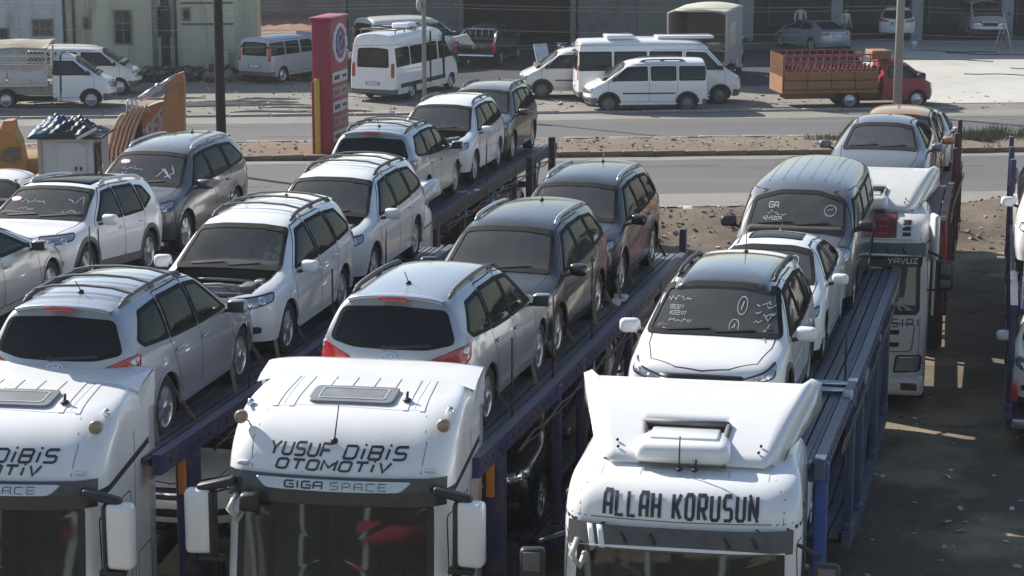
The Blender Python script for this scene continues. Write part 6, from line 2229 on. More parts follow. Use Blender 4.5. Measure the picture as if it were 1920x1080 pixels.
fb = building('factory_building', 'stained pale green factory wall with small windows at top left')
BW = 93.0
mb = MB(); wbox(mb, -19.2, -12.0, BW, BW + 10, 0, 6.5); mb.build('green_wall', [M_FACY], fb)
mb = MB(); wbox(mb, -30, -19.2, BW - .25, BW + 10, 0, 6.8); mb.build('white_wall', [M_FACW], fb)
mb = MB(); wbox(mb, -30.2, -11.8, BW - .5, BW + 10.2, 6.8, 7.0); mb.build('roof', [plain('roof_sheet', (.25, .24, .23), .8)], fb)
windowbox(fb, -17.0, BW - .02, 1.35, .62, 1.35, 1)
windowbox(fb, -15.2, BW - .02, 1.65, .50, 1.20, 1)
windowbox(fb, -18.3, BW - .02, 2.0, .16, .40, 0, False)
windowbox(fb, -20.4, BW - .27, 1.75, .75, .60, 2, False)
windowbox(fb, -22.2, BW - .27, 1.6, .70, .40, 1, False)
windowbox(fb, -14.1, BW - .02, 2.35, .22, .42, 0, False)
for z in (2.1, 3.0):
    mb = MB(); wbox(mb, -14.2, -12.0, BW - .06, BW, z, z + .07); mb.build('conduit', [M_WALLD], fb)
for a in (-19.15, -14.45, -12.6, -18.75):
    mb = MB(); p = rd(a, BW - .10); mb.tube([(p[0], p[1], .2), (p[0], p[1], 6.4)], .06, 8); mb.build('drainpipe', [plain('pipe_dark', (.09, .09, .085), .7)], fb)
for a in (-26, -24.0, -21.4):
    mb = MB(); wbox(mb, a, a + .35, BW - .32, BW - .25, 0, 6.6); mb.build('pilaster', [M_FACW], fb)
mb = MB(); wbox(mb, -11.7, -11.1, BW - 1.3, BW - .2, 0, 1.3); mb.rbox((*rd(-12.4, BW - .5)[:2], .5), (.5, .4, 1.0), .05)
tag(mb.build('gate_pier', [M_FACY]), 'low cream gate pier at the corner of the factory', 'pier')
# pair of old poles in front of the factory wall
for k, (u, Yp, col, lab) in enumerate(((292, 90.5, (.22, .225, .22), 'thin grey pole in front of the factory wall, nearer its left window'), (312, 91.5, (.05, .05, .055), 'dark thick pole beside the thin grey pole at the factory wall'))):
    p = px(u, 120, Yp)
    mb = MB(); mb.tube([(p.x, Yp, 0), (p.x, Yp, 8.5)], .12 if k == 0 else .20, 10, taper=[1, .75])
    tag(mb.build('utility_pole', [plain('pole_%d' % k, col, .8)]), lab, 'pole', 'poles along the road')

# far wall behind the red soil bank
mb = MB(); wbox(mb, -20, -8.5, 119, 119.4, 0, 5); o = mb.build('far_wall', [plain('far_wall_grey', (.17, .165, .155), .9, var=.25, scale=.6)]); tag(o, 'long grey wall above the red soil slope', 'wall')
def rs(u, v):
    a, b = -15.5 + 8 * u, 103 + 16 * v
    return rd(a, b, .5 * v + .10 * sin(a * 2.3) * sin(b * 1.7) * v + .06 * sin(a * 7 + b * 3))
mb = MB(); mb.grid(rs, 24, 24); tag(mb.build('red_soil_slope', [M_REDSOIL]), kind='structure')
scatter('rubble', 'rubbish and stones at the foot of the red soil slope', 420, lambda r_: rd(r_.uniform(-14.8, -8), r_.uniform(92.5, 107), .05), (.08, .5), [M_ST3, M_ST2, M_LIT, PLASTIC], 12)
scatter('rubble', 'dark rubbish heaped against the factory wall', 500, lambda r_: rd(r_.gauss(-14.2, 1.6), r_.uniform(89.6, 92.4), r_.uniform(0, .35)), (.08, .4), [M_ST2, PLASTIC, M_ST3, PLASTIC], 13)

wk = building('workshop_row', 'long grey row of workshops with shutters and open bays across the road')
B0 = 103.4
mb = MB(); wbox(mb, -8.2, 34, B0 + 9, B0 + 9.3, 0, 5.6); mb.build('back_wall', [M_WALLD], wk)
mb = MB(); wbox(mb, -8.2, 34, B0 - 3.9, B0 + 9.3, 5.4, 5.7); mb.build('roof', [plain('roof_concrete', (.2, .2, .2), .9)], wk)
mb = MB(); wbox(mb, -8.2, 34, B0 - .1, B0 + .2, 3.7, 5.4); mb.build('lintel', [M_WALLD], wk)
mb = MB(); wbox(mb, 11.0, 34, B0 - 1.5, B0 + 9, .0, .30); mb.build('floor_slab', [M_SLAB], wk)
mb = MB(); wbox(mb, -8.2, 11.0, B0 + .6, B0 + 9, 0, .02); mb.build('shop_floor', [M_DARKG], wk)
for a, w_ in ((11.4, .75), (15.9, .55), (19.9, .55), (24.4, .6), (29.5, .6)):
    mb = MB(); wbox(mb, a - w_ / 2, a + w_ / 2, B0 - .15, B0 + .35, 0, 3.75); mb.build('pillar', [M_PIL], wk)
for a in (13.6, 17.8, 22.2, 27):
    mb = MB(); wbox(mb, a - .06, a + .06, B0 + 8.6, B0 + 9, .3, 5.4); mb.build('inner_pillar', [M_SHUT], wk)
mb = MB(); wbox(mb, 11.3, 11.5, B0, B0 + 9, 0, 5.4); wbox(mb, 33.8, 34, B0, B0 + 9, 0, 5.4); wbox(mb, -8.2, -8, B0, B0 + 9, 0, 5.4); mb.build('side_wall', [M_WALLD], wk)
sh = [(-7.9, 3.4, M_SHUT), (-4.2, 1.6, M_SHUT), (3.2, 3.0, M_SHUT), (6.3, 2.6, M_SHUTG), (9.0, 2.1, M_SHUT)]
for a, w_, m in sh:
    mb = MB(); wbox(mb, a, a + w_, B0 + .05, B0 + .12, 0, 3.7); d_ = mb.build('shutter', [m], wk)
    mb = MB()
    for k in range(14):
        wbox(mb, a + .04, a + w_ - .04, B0 + .02, B0 + .055, .06 + k * .26, .06 + k * .26 + .2)
    s_ = mb.build('shutter_slats', [m], d_); s_['kind'] = 'stuff'
for a in (-8.1, -4.45, -2.5, 2.95, 6.25, 8.95):
    mb = MB(); wbox(mb, a - .12, a + .14, B0 - .08, B0 + .3, 0, 3.75); mb.build('pier', [worn('pier_grey', (.20, .20, .19), (.1, .1, .1), .4, .9, dust=0)], wk)

# ------------------------------------------------------------------ vehicles beyond the road
BG = 'vehicles parked beyond the road'
def bgcar(kind, label, cat, pt, loc, az_deg, name='parked_van', **kw):
    """az_deg: heading, degrees anticlockwise from the right"""
    return car(kind, name, label, cat, pt, loc, R(az_deg), 0, BG, **kw)

bgcar('small_van', 'white small van with dark windows in front of the long white minibus', 'van', P_WHITE, (4.93, 79.0, 0), 184.7, roles={'gside': G_DK, 'rim': STEELRIM})
MBUS = bgcar('minibus', 'long white high-roof minibus facing right behind the small van', 'minibus', P_WHITE, (5.95, 81.6, 0), 4.7, roles={'gside': G_DK, 'rim': STEELRIM})
mb = MB(); mb.rbox((-1.9, 0, 2.52), (1.1, 1.1, .16), .07, seg=3); mb.rbox((.6, 0, 2.50), (2.2, .9, .12), .06, seg=3); mb.build('roof_unit', [trim(P_WHITE)], MBUS)
bgcar('small_van', 'dusty white small van with pale clear windows left of the minibus', 'van', P_OFFW, (2.55, 83.5, 0), 184.7, roles={'gdark': G_MID, 'rim': STEELRIM})
bgcar('old_van', 'white van almost hidden behind the long minibus', 'van', P_WHITE, (4.2, 88.0, 0), 184.7)
SPR = bgcar('tall_minibus', 'white tall minibus with roof rack and open side door, rear to us', 'minibus', P_WHITE, (-4.05, 84.55, 0), 67.5, roles={'gside': G_DK})
mb = MB()
for sd in (1, -1):
    mb.tube([(1.2, sd * .72, 2.72), (-2.9, sd * .72, 2.72)], .03, 6)
for x in (1.0, 0, -1, -2, -2.8):
    mb.tube([(x, -.72, 2.72), (x, .72, 2.72)], .022, 6); mb.tube([(x, .72, 2.58), (x, .72, 2.72)], .025, 6); mb.tube([(x, -.72, 2.58), (x, -.72, 2.72)], .025, 6)
mb.build('roof_rack', [GREYPL], SPR)
mb = MB(); mb.rbox((-.7, -.1, 2.74), (.75, .8, .22), .10, seg=3); mb.build('roof_vent', [trim(P_WHITE)], SPR)
mb = MB(); mb.bbox((.98, -1.02, .55), (1.12, -.96, 2.3)); mb.bbox((-.25, -1.03, .5), (-.19, -.98, 2.5)); mb.build('door_opening', [GAP], SPR)
mb = MB(); mb.add([(2.0, -1.0, 2.1), (2.6, -1.05, 1.8), (2.55, -1.7, 1.75), (2.0, -1.6, 2.25)], [(0, 1, 2, 3)]); fl = mb.build('open_flap', [trim(P_WHITE)], SPR)
sm = fl.modifiers.new('t', 'SOLIDIFY'); sm.thickness = .03
bgcar('old_van', 'white van behind the roof-racked minibus', 'van', P_OFFW, (-4.4, 95.2, 0), 34, roles={'gside': G_DK}, scale=1.18)
# pickup with roll bars
PK = bgcar('double_cab', 'black double-cab pickup with bright roll bars, tail towards us', 'pickup', P_BLACK, (-1.0, 97.0, 0), 76, name='pickup_truck', roles={'gside': G_DK})
mb = MB()
mb.bbox((-2.70, -.88, .62), (-1.28, .88, .70)); mb.bbox((-2.70, -.96, .60), (-1.28, -.88, 1.12)); mb.bbox((-2.70, .88, .60), (-1.28, .96, 1.12)); mb.bbox((-1.34, -.88, .62), (-1.28, .88, 1.12))
mb.build('load_bed', [trim(P_BLACK)], PK)
mb = MB(); mb.rbox((-2.73, 0, .86), (.08, 1.56, .54), .03); tg = mb.build('tailgate', [trim(P_BLACK)], PK)
mb = MB(); mb.lathe([(.085, 0), (.085, .02), (.065, .02), (.065, 0)], 16, 0, 'x', (-2.79, 0, .92), closed=True); mb.beam((-2.785, -.04, .95), (-2.785, 0, .88), .015, .015); mb.beam((-2.785, .04, .95), (-2.785, 0, .88), .015, .015); mb.build('emblem', [CHROME], tg)
for sd in (1, -1):
    mb = MB(); mb.rbox((-2.72, sd * .87, .90), (.10, .17, .46), .03); mb.build('taillight', [RED_L], PK)
    mb = MB(); mb.tube([(-2.5, sd * .84, 1.1), (-1.5, sd * .74, 1.62), (-1.35, sd * .74, 1.62), (-1.32, sd * .80, 1.1)], .045, 8); mb.build('roll_bar', [CHROME], PK)
mb = MB(); mb.rbox((-2.84, 0, .55), (.18, 1.8, .14), .05); mb.build('rear_bumper', [CHROME], PK)
mb = MB()
for y in (-.55, -.3, 0, .3, .55):
    mb.tube([(-1.40, y, 1.12), (-1.40, y, 1.58)], .022, 6)
mb.tube([(-1.40, -.74, 1.60), (-1.40, .74, 1.60)], .04, 6)
mb.build('rack_bars', [ALLOY], PK)
bgcar('old_van', 'dusty silver van with its bonnet up beside the factory', 'van', P_OLDS, (-9.55, 89.9, 0), 61, roles={'gdark': G_MID}, skip=('hood',))
mb = MB(); M_ = Matrix.Translation((-9.55, 89.9, 0)) @ Matrix.Rotation(R(61), 4, 'Z')
mb.add([M_ @ Vector(p) for p in ((1.35, -.62, 1.15), (1.35, .62, 1.15), (1.75, .58, 1.85), (1.75, -.58, 1.85))], [(0, 1, 2, 3)]); o = mb.build('raised_bonnet', [trim(P_OLDS)]); o.parent = bpy.data.objects[[x.name for x in COL.objects if x.get('label', '').startswith('dusty silver van')][0]]; o.matrix_parent_inverse = o.parent.matrix_world.inverted()
sm = o.modifiers.new('t', 'SOLIDIFY'); sm.thickness = .03
bgcar('old_van', 'white van with sloping nose behind the white covered lorry', 'van', P_OFFW, (-16.9, 84.6, 0), 2)
bgcar('old_cab', 'small white truck cab among the machines at the left edge', 'truck', P_WHITE, (-12.4, 52.2, 0), -98, name='small_truck')

# covered lorry on the left: cab, lattice sides, canopy
CL = bgcar('truck_cab', 'white light lorry with lattice sides under a tan canopy', 'truck', P_WHITE, (-17.35, 80.2, 0), 4.7, name='covered_lorry', skip=('rear_window', 'rear_window_seal'))
M_BEDW = worn('bed_white_paint', (.55, .54, .51), (.3, .26, .2), .4, .7)
M_CANV = plain('canvas_tan', (.33, .29, .22), .9, var=.2, scale=2)
mb = MB(); mb.bbox((-4.4, -1.02, .85), (.0, 1.02, .98)); mb.bbox((-4.4, -.4, .5), (.6, .4, .85)); mb.build('load_floor', [M_BEDW], CL)
for sd in (1, -1):
    for x0 in (-4.4, -2.92, -1.44):
        mb = MB(); mb.rbox((x0 + .72, sd * 1.04, 1.20), (1.42, .05, .46), .012); mb.build('side_board', [M_BEDW], CL)
    mb = MB()
    for k in range(30):
        x = -4.35 + k * .145
        mb.beam((x, sd * 1.04, 1.5), (x + .25, sd * 1.04, 1.75), .035, .02); mb.beam((x + .25, sd * 1.04, 1.75), (x, sd * 1.04, 2.0), .035, .02)
    for z in (1.46, 1.76, 2.03):
        mb.beam((-4.4, sd * 1.04, z), (.0, sd * 1.04, z), .04, .04)
    l_ = mb.build('lattice_side', [M_BEDW], CL)
    for x in (-4.38, -2.2, -.02):
        mb = MB(); mb.beam((x, sd * 1.04, .9), (x, sd * 1.04, 2.2), .06, .06); mb.build('stake', [M_BEDW], CL)
mb = MB()
def canopy(u, v):
    y = (u * 2 - 1) * 1.10
    return (-4.55 + v * 4.9 - (.35 * abs(u * 2 - 1) if v > .95 else 0), y, 2.22 + .30 * cos(y * 1.35) + .02 * sin(v * 20))
mb.grid(canopy, 14, 16); cn = mb.build('canopy', [M_CANV], CL); sm = cn.modifiers.new('t', 'SOLIDIFY'); sm.thickness = .02

# red lorry with timber sides
RL = bgcar('old_cab', 'red old lorry with orange timber sides and a red cage', 'truck', P_REDT, (13.85, 80.75, -.06), 7.5, name='red_lorry', skip=('rear_window', 'rear_window_seal'), roles={'gside': G_MID})
M_TIM = worn('timber_orange', (.27, .125, .055), (.13, .07, .045), .45, .75, scale=3, stretch=(.4, 2, 3))
M_REDM = worn('cage_red', (.22, .035, .03), (.15, .1, .08), .4, .6)
M_CYL = plain('cylinder_maroon', (.075, .022, .026), 1.0, var=.35, scale=8)
mb = MB(); mb.bbox((-3.9, -.95, .62), (-.25, .95, .74)); mb.bbox((-3.7, -.35, .35), (.3, .35, .62)); mb.build('load_floor', [M_TIM], RL)
for sd in (1, -1):
    for k in range(4):
        for r_ in range(2):
            mb = MB(); mb.rbox((-3.9 + .46 + k * .91, sd * .98, .93 + r_ * .34), (.88, .045, .31), .01); mb.build('timber_board', [M_TIM], RL)
    mb = MB()
    for z in (1.50, 1.80, 2.05):
        mb.beam((-3.9, sd * .98, z), (-.3, sd * .98, z), .04, .05)
    for k in range(13):
        x = -3.88 + k * .297
        mb.beam((x, sd * .98, 1.25), (x, sd * .98, 2.07), .035, .035)
    mb.build('cage_side', [M_REDM], RL)
mb = MB()
for k in range(12):
    y = -.9 + k * .164; mb.beam((-3.92, y, .7), (-3.92, y, 2.05), .05, .05)
mb.bbox((-3.95, -.95, .62), (-3.90, .95, 1.25)); mb.build('tail_frame', [M_TIM], RL)
mb = MB(); mb.rbox((-.1, -.3, 2.0), (.75, .9, .32), .03)
for k in range(6): mb.beam((-.42 + k * .13, -.76, 1.84), (-.42 + k * .13, -.76, 2.18), .03, .03)
mb.build('roof_crate', [M_TIM], RL)
cyl = MB(); cyl.lathe([(.001, 0), (.15, .02), (.16, .08), (.16, .62), (.10, .74), (.05, .78), (.05, .86), (.001, .86)], 12, 0, 'z'); cme = cyl.mesh('gas_cylinder', [M_CYL])
M_RL = RL.matrix_world
for k in range(11):
    for j in range(3):
        p = RL.matrix_basis @ Vector((-3.65 + k * .32, -.78 + j * .5 * (1 if j else .4), .75))
        o = put('gas_cylinder', cme, None, p, (0, 0, rnd.uniform(0, 6)))
        tag(o, 'maroon gas cylinder standing in the cage of the red lorry', 'cylinder', 'gas cylinders in the red lorry')

# box lorry with open rear
BX = bgcar('truck_cab', 'cream box lorry with its dark rear open, behind the minibus', 'truck', P_OFFW, (8.55, 91.0, 0), 76, name='box_lorry', scale=1.08, skip=('rear_window', 'rear_window_seal'))
M_CREAM = plain('box_cream', (.43, .41, .34), .7, var=.1, scale=2)
M_BOXS = plain('box_side_grey', (.27, .275, .28), .6, var=.15, scale=2)
mb = MB(); mb.bbox((-4.0, -1.1, .8), (.2, 1.1, .95)); mb.build('box_floor', [M_BOXS], BX)
for sd in (1, -1):
    mb = MB(); mb.bbox((-4.0, sd * 1.1 - .03, .95), (.2, sd * 1.1 + .03, 2.75)); mb.build('box_side', [M_BOXS], BX)
    mb = MB(); mb.rbox((-2.6, sd * 1.14, 1.9), (1.6, .03, .9), .01); mb.build('side_panel', [M_CREAM], BX)
mb = MB(); mb.bbox((.14, -1.07, .95), (.2, 1.07, 2.75)); mb.build('box_front', [M_BOXS], BX)
def bxr(u, v):
    y = (u * 2 - 1) * 1.15
    return (-4.05 + 4.3 * v, y, 2.76 + .14 * (1 - (y / 1.15) ** 2))
mb = MB(); mb.grid(bxr, 10, 6); rf_ = mb.build('box_roof', [M_CREAM], BX); sm = rf_.modifiers.new('t', 'SOLIDIFY'); sm.thickness = .04
mb = MB(); mb.tube([(-4.02, -1.1, .95), (-4.02, -1.1, 2.72), (-4.02, -.9, 2.84), (-4.02, .9, 2.84), (-4.02, 1.1, 2.72), (-4.02, 1.1, .95)], .04, 6); mb.build('rear_frame', [M_CREAM], BX)

# workshop cars
bgcar('sedan', 'silver-blue saloon backed into the shaded workshop, tail lamp showing', 'car', P_BLUEC, (14.2, 101.6, .18), 115, name='parked_car')
bgcar('compact_suv', 'white car with raised tail in the dark middle bay', 'car', P_WHITE, (19.3, 107.0, .30), 78, name='parked_car')
bgcar('old_van', 'white van facing out of the right workshop bay', 'van', P_WHITE, (23.4, 106.6, .30), 268)
bgcar('small_van', 'white van at the right edge beside the apron', 'van', P_WHITE, (25.3, 97.5, .28), 275)
person('person', 'person in a white shirt standing behind the silver-blue saloon', (*px(1500, 60, 104.6)[:2], .3), R(-100), plain('shirt_white', (.6, .6, .6), .8), plain('trousers_dark', (.05, .05, .07), .8))
person('person', 'person in a pale shirt standing in the open workshop bay', (*px(1585, 60, 102.6)[:2], .3), R(-60), plain('shirt_grey', (.42, .44, .45), .8), plain('trousers_grey', (.08, .08, .09), .8))
# step ladder, bucket
p = px(1880, 105, 99.5)
sl = thing('step_ladder', 'thin metal step ladder standing on the apron edge', 'ladder', (p.x, p.y, .31), R(10))
for sx, nm in ((-.32, 'front_rail'), (.32, 'rear_rail')):
    for y in (-.28, .28):
        mb = MB(); mb.beam((sx, y, 0), (0, y * .6, 1.3), .04, .03); mb.build(nm, [ALLOY], sl)
for k in range(4):
    z = .25 + k * .28; t = z / 1.3
    mb = MB(); mb.bbox((-.32 * (1 - t) - .04, -.28 + .11 * t, z), (-.32 * (1 - t) + .04, .28 - .11 * t, z + .025)); mb.build('step', [ALLOY], sl)
p = px(1714, 95, 100.5)
bk = MB(); bk.lathe([(.001, 0), (.13, 0), (.16, .34), (.15, .34), (.12, .02), (.001, .02)], 14, 0, 'z', (p.x, p.y, .31))
tag(bk.build('bucket', [plain('bucket_white', (.5, .5, .5), .6)]), 'pale bucket on the floor by the middle bay', 'bucket')
# motorcycles
def motorbike(label, loc, rz, m):
    r_ = thing('motorcycle', label, 'motorcycle', loc, rz, 'motorcycles by the shutters')
    for x in (.62, -.62):
        mb = MB(); mb.lathe([(.22, -.04), (.30, -.05), (.31, 0), (.30, .05), (.22, .04)], 18, 0, 'y', (x, 0, .31), closed=True); w_ = mb.build('wheel', [TYRE], r_)
        mb = MB(); mb.lathe([(.21, -.015), (.23, 0), (.21, .015), (.05, .05), (.05, -.05)], 14, 0, 'y', (x, 0, .31), closed=True); mb.build('rim', [ALLOY], w_)
    mb = MB(); mb.tube([(.62, 0, .31), (.40, 0, .85), (.36, 0, 1.0)], .035, 6); mb.tube([(.36, .35, 1.05), (.38, .0, 1.0), (.36, -.35, 1.05)], .018, 6); mb.build('fork', [CHROME], r_)
    mb = MB(); mb.tube([(.40, 0, .80), (0, 0, .45), (-.62, 0, .31)], .04, 6); mb.rbox((.02, 0, .45), (.40, .26, .32), .06); mb.build('engine', [GREYPL], r_)
    mb = MB(); mb.rbox((.14, 0, .83), (.50, .26, .20), .08, seg=3); mb.build('tank', [m], r_)
    mb = MB(); mb.rbox((-.35, 0, .80), (.65, .26, .10), .04, seg=3); mb.build('saddle', [PLASTIC], r_)
    mb = MB(); mb.ball((.50, 0, .90), .10, 10, 8); mb.build('headlight', [CHROME], r_)
    mb = MB(); mb.rbox((.62, 0, .66), (.32, .12, .05), .02); mb.rbox((-.68, 0, .66), (.30, .14, .05), .02); mb.build('mudguard', [m], r_)
p = px(1058, 95, 95.5); motorbike('chrome and white motorcycle left of the red one', (p.x, p.y, 0), R(240), CHROME)
p = px(1086, 95, 95.8); motorbike('red motorcycle above the white van roofs', (p.x, p.y, 0), R(235), plain('bike_red', (.3, .03, .02), .35))
# pale sheet leaning by the pickup
p = px(1018, 103, 90.5)
mb = MB(); mb.box((p.x, p.y, .75), (.62, .05, 1.4), R(25), rx=-.45); tag(mb.build('sheet_panel', [plain('panel_pale', (.45, .50, .56), .5)]), 'pale loose panel leaning behind the dusty small van', 'panel')

# ------------------------------------------------------------------ poles, wires, sign
def pole(label, u, Yp, r_, h, m, n=12, taper=.75):
    p = px(u, 200, Yp)
    rt = thing('utility_pole', label, 'pole', (p.x, Yp, 0), 0, 'poles along the road')
    mb = MB(); mb.tube([(0, 0, -.1), (0, 0, h)], r_, n, taper=[1, taper]); mb.build('shaft', [m], rt)
    return rt
p1 = pole('dark brown utility pole with insulators behind the dark grey crossover', 413.5, 63.0, .155, 10.5, plain('tarred_wood', (.022, .017, .016), .85, var=.3))
for z in (8.2, 8.9, 9.6):
    mb = MB(); mb.beam((-.45, -.17, z), (.45, -.17, z), .06, .06); cr = mb.build('cross_arm', [plain('arm_dark', (.04, .035, .035), .8)], p1)
for z in (5.4, 6.25, 6.6):
    mb = MB()
    for sd in (1, -1):
        mb.lathe([(.001, 0), (.03, 0), (.045, .06), (.03, .10), (.001, .11)], 8, 0, 'z', (sd * .20, -.05, z))
        mb.beam((sd * .1, -.05, z - .02), (sd * .24, -.05, z - .02), .025, .025)
    mb.build('insulator', [plain('insulator_grey', (.25, .24, .22), .4)], p1)
mb = MB(); mb.box((.21, .0, 5.85), (.10, .12, .45)); mb.build('junction_box', [plain('arm_dark', (.04, .035, .035), .8)], p1)
p2 = pole('grey octagonal lamp post in front of the red lorry', 1682, 77.4, .165, 11.0, plain('post_grey', (.27, .26, .235), .75, var=.1), 8, .7)
p3 = pole('slim galvanised post in front of the roof-racked minibus', 796, 78.2, .085, 8.5, plain('post_zinc', (.26, .265, .26), .5, .3, var=.15), 10, .9)
p = px(783, 12, 78.1); mb = MB(); mb.ball((p.x - (px(796, 12, 78.1)).x + .08, -.05, p.z + .05), .13, 10, 8, sq=(.8, .7, 1.9)); mb.build('hung_bag', [plain('bag_pale', (.42, .38, .36), .7)], p3)
def wire(label, pts, sag, r_=.011):
    P = []
    for (x0, y0, z0), (x1, y1, z1) in zip(pts[:-1], pts[1:]):
        for k in range(25):
            t = k / 24
            P.append((x0 + (x1 - x0) * t, y0 + (y1 - y0) * t, z0 + (z1 - z0) * t - sag * 4 * t * (1 - t)))
    mb = MB(); mb.tube(P, r_, 4)
    tag(mb.build('overhead_cable', [plain('cable_grey', (.12, .12, .12), .6)]), label, 'cable', 'cables strung along the road')
for k, (v0, v1, lab) in enumerate(((10, 14, 'topmost thin cable across the workshop fronts'), (16, 22, 'second thin cable across the workshop fronts'), (55, 66, 'middle cable crossing above the black pickup'), (86, 76, 'lowest cable running past the grey lamp post'))):
    wire(lab, [tuple(px(-60, v0 - 4, 80.0)), tuple(px(796, v0 - 3, 78.1)), tuple(px(1682, v1 - 3, 77.3)), tuple(px(2100, v1 - 2, 77.6))], .12, .008)

SG = thing('price_sign', 'tall dark red roadside price sign with a white round emblem and yellow post', 'sign', (*px(622, 297, 67.3)[:2], 0), R(-13))
M_RED = worn('sign_red_paint', (.30, .014, .04), (.2, .03, .04), .2, .4, scale=2, dust=.15)
mb = MB(); mb.rbox((0, 0, 2.15), (.62, 1.75, 4.3), .02); mb.build('sign_body', [M_RED], SG)
mb = MB(); mb.rbox((0, 0, 4.34), (.72, 1.85, .12), .03); mb.build('sign_cap', [M_RED], SG)
mb = MB(); mb.rbox((-.14, -.92, 1.25), (.17, .10, 2.5), .02); mb.build('yellow_post', [plain('post_yellow', (.55, .35, .04), .5, var=.12)], SG)
mb = MB(); mb.rbox((-.28, -.91, 1.2), (.09, .08, 2.4), .02); mb.build('edge_post', [plain('post_red', (.30, .02, .03), .5)], SG)
ring = [(.315, .62 * cos(t * pi / 12), 3.55 + .56 * sin(t * pi / 12)) for t in range(25)]
mb = MB(); mb.tube(ring, .075, 6, cap=False); em_ = mb.build('emblem_ring', [plain('emblem_white', (.62, .62, .64), .5)], SG)
mb = MB(); mb.tube([(.318, .28 * cos(t * pi / 12) , 3.55 + .3 * sin(t * pi / 12)) for t in range(4, 22)], .06, 6); mb.tube([(.318, -.2, 3.30), (.318, .3, 3.75)], .05, 6); mb.build('emblem_stroke', [plain('emblem_blue', (.20, .26, .40), .5)], em_)
for k, c in enumerate(((.55, .55, .55), (.28, .24, .20), (.45, .46, .46), (.22, .18, .18), (.40, .38, .36))):
    mb = MB(); mb.rbox((.32, 0, 2.5 - k * .46), (.03, 1.5, .34), .01); pn = mb.build('price_panel', [plain('panel_tone_%d' % k, c, .6, var=.15)], SG)
    for y_, w_, h_ in ((-.35, .55, .14), (.4, .4, .10)):
        mb = MB(); mb.rbox((.338, y_, 2.5 - k * .46), (.012, w_, h_), .004); mb.build('price_digits', [M_RED if k % 2 else PLASTIC], pn)

# ------------------------------------------------------------------ digger and machine cabin on the left of the yard
M_DIG = worn('digger_orange', (.40, .17, .065), (.20, .12, .08), .35, .55, scale=2, dust=.25)
M_DIGY = worn('digger_yellow', (.36, .19, .035), (.2, .13, .06), .3, .55, scale=2, dust=.25)
YD = 53.0
def plate(mb, pts, Yc, th, mi=0):
    P = [px(u, v, Yc) for u, v in pts]
    n = len(P)
    vs = [(q.x, Yc - th / 2, q.z) for q in P] + [(q.x, Yc + th / 2, q.z) for q in P]
    mb.add(vs, [tuple(range(n)), tuple(range(n, 2 * n))[::-1]] + [(i, (i + 1) % n, n + (i + 1) % n, n + i) for i in range(n)], mi)
b0 = px(270, 330, YD)
DG = tag(bpy.data.objects.new('digger', None), 'orange digger arm with hoses standing behind the dark grey crossover', 'digger'); COL.objects.link(DG); DG.location = (b0.x, YD, 0)
def dgp(mb, nm, m, par=None):
    o = mb.build(nm, m); o.parent = par or DG
    if not par: o.matrix_parent_inverse = Matrix.Translation((-b0.x, -YD, 0))
    return o
mb = MB(); plate(mb, [(198, 330), (204, 285), (216, 246), (236, 214), (262, 204), (300, 190), (318, 186), (346, 232), (346, 262), (330, 266), (300, 262), (285, 275), (262, 330)], YD, .55); boom = dgp(mb, 'boom', [M_DIG])
mb = MB(); plate(mb, [(308, 186), (312, 166), (333, 138), (344, 134), (347, 150), (347, 262), (342, 270), (318, 262), (304, 250)], YD - .42, .24); plate(mb, [(314, 172), (330, 158), (338, 162), (336, 192), (312, 196)], YD - .56, .05); dip = dgp(mb, 'dipper_arm', [M_DIG])
mb = MB(); a_, b_ = px(262, 186, YD - .1), px(332, 140, YD - .1); m_ = a_.lerp(b_, .5); mb.tube([a_, m_], .085, 10); mb.tube([m_, b_], .05, 10); mb.ball(m_, .10, 10, 8); dgp(mb, 'hydraulic_ram', [plain('ram_steel', (.36, .37, .42), .3, .5, var=.15)])
mb = MB(); plate(mb, [(199, 330), (206, 285), (218, 248), (238, 218), (262, 212), (268, 250), (258, 330)], YD - .30, .04); dgp(mb, 'hose_gap_shade', [plain('hose_shadow', (.07, .04, .03), .8)], boom)  # dark plate painted in as the shade between the hoses
for k in range(6):
    mb = MB()
    pts = [(198 + k * 9, 330), (203 + k * 8, 280), (214 + k * 8, 240), (226 + k * 8, 218 - k * 1), (240 + k * 7, 208 - k * 2), (248 + k * 7, 222 - k * 2)]
    P = [px(u, v, YD - .34 - .02 * k) for u, v in pts]
    mb.tube(P, .045, 6); dgp(mb, 'hose', [plain('hose_salmon', (.46, .27, .18), .5)], boom)
mb = MB()
for u in (238, 246):
    P = [px(u_, v_, YD - .4) for u_, v_ in ((u, 215), (u + 1, 190), (u + 6, 184), (u + 11, 196), (u + 12, 212))]
    mb.tube(P, .03, 6)
dgp(mb, 'steel_pipe', [ALLOY], boom)
mb = MB(); P = [px(u_, v_, YD - .3) for u_, v_ in ((268, 262), (300, 226), (304, 206))]
mbx = MB()
# lettering CASE, slanting up the boom
PY = YD - .285
bvb = BVHTree.FromPolygons([Vector((-200, PY, -50)), Vector((200, PY, -50)), Vector((200, PY, 50)), Vector((-200, PY, 50))], [(0, 1, 2, 3)])
PD = Proj(bvb, (0, -1, 0))
c0 = px(288, 240, PY)
st_, w_ = text_strokes('CASE', .34, .95, 1.5)
for path in st_:
    PD.strip(mbx, [(c0.x + (p[0] - w_ / 2) * .80 * cos(.85) - (p[1] - .17) * sin(.85) * .35, c0.z + (p[0] - w_ / 2) * .80 * sin(.85) + (p[1] - .17)) for p in path], .07, .012)
dgp(mbx, 'lettering', [plain('letter_grey', (.42, .38, .36), .6)], boom)
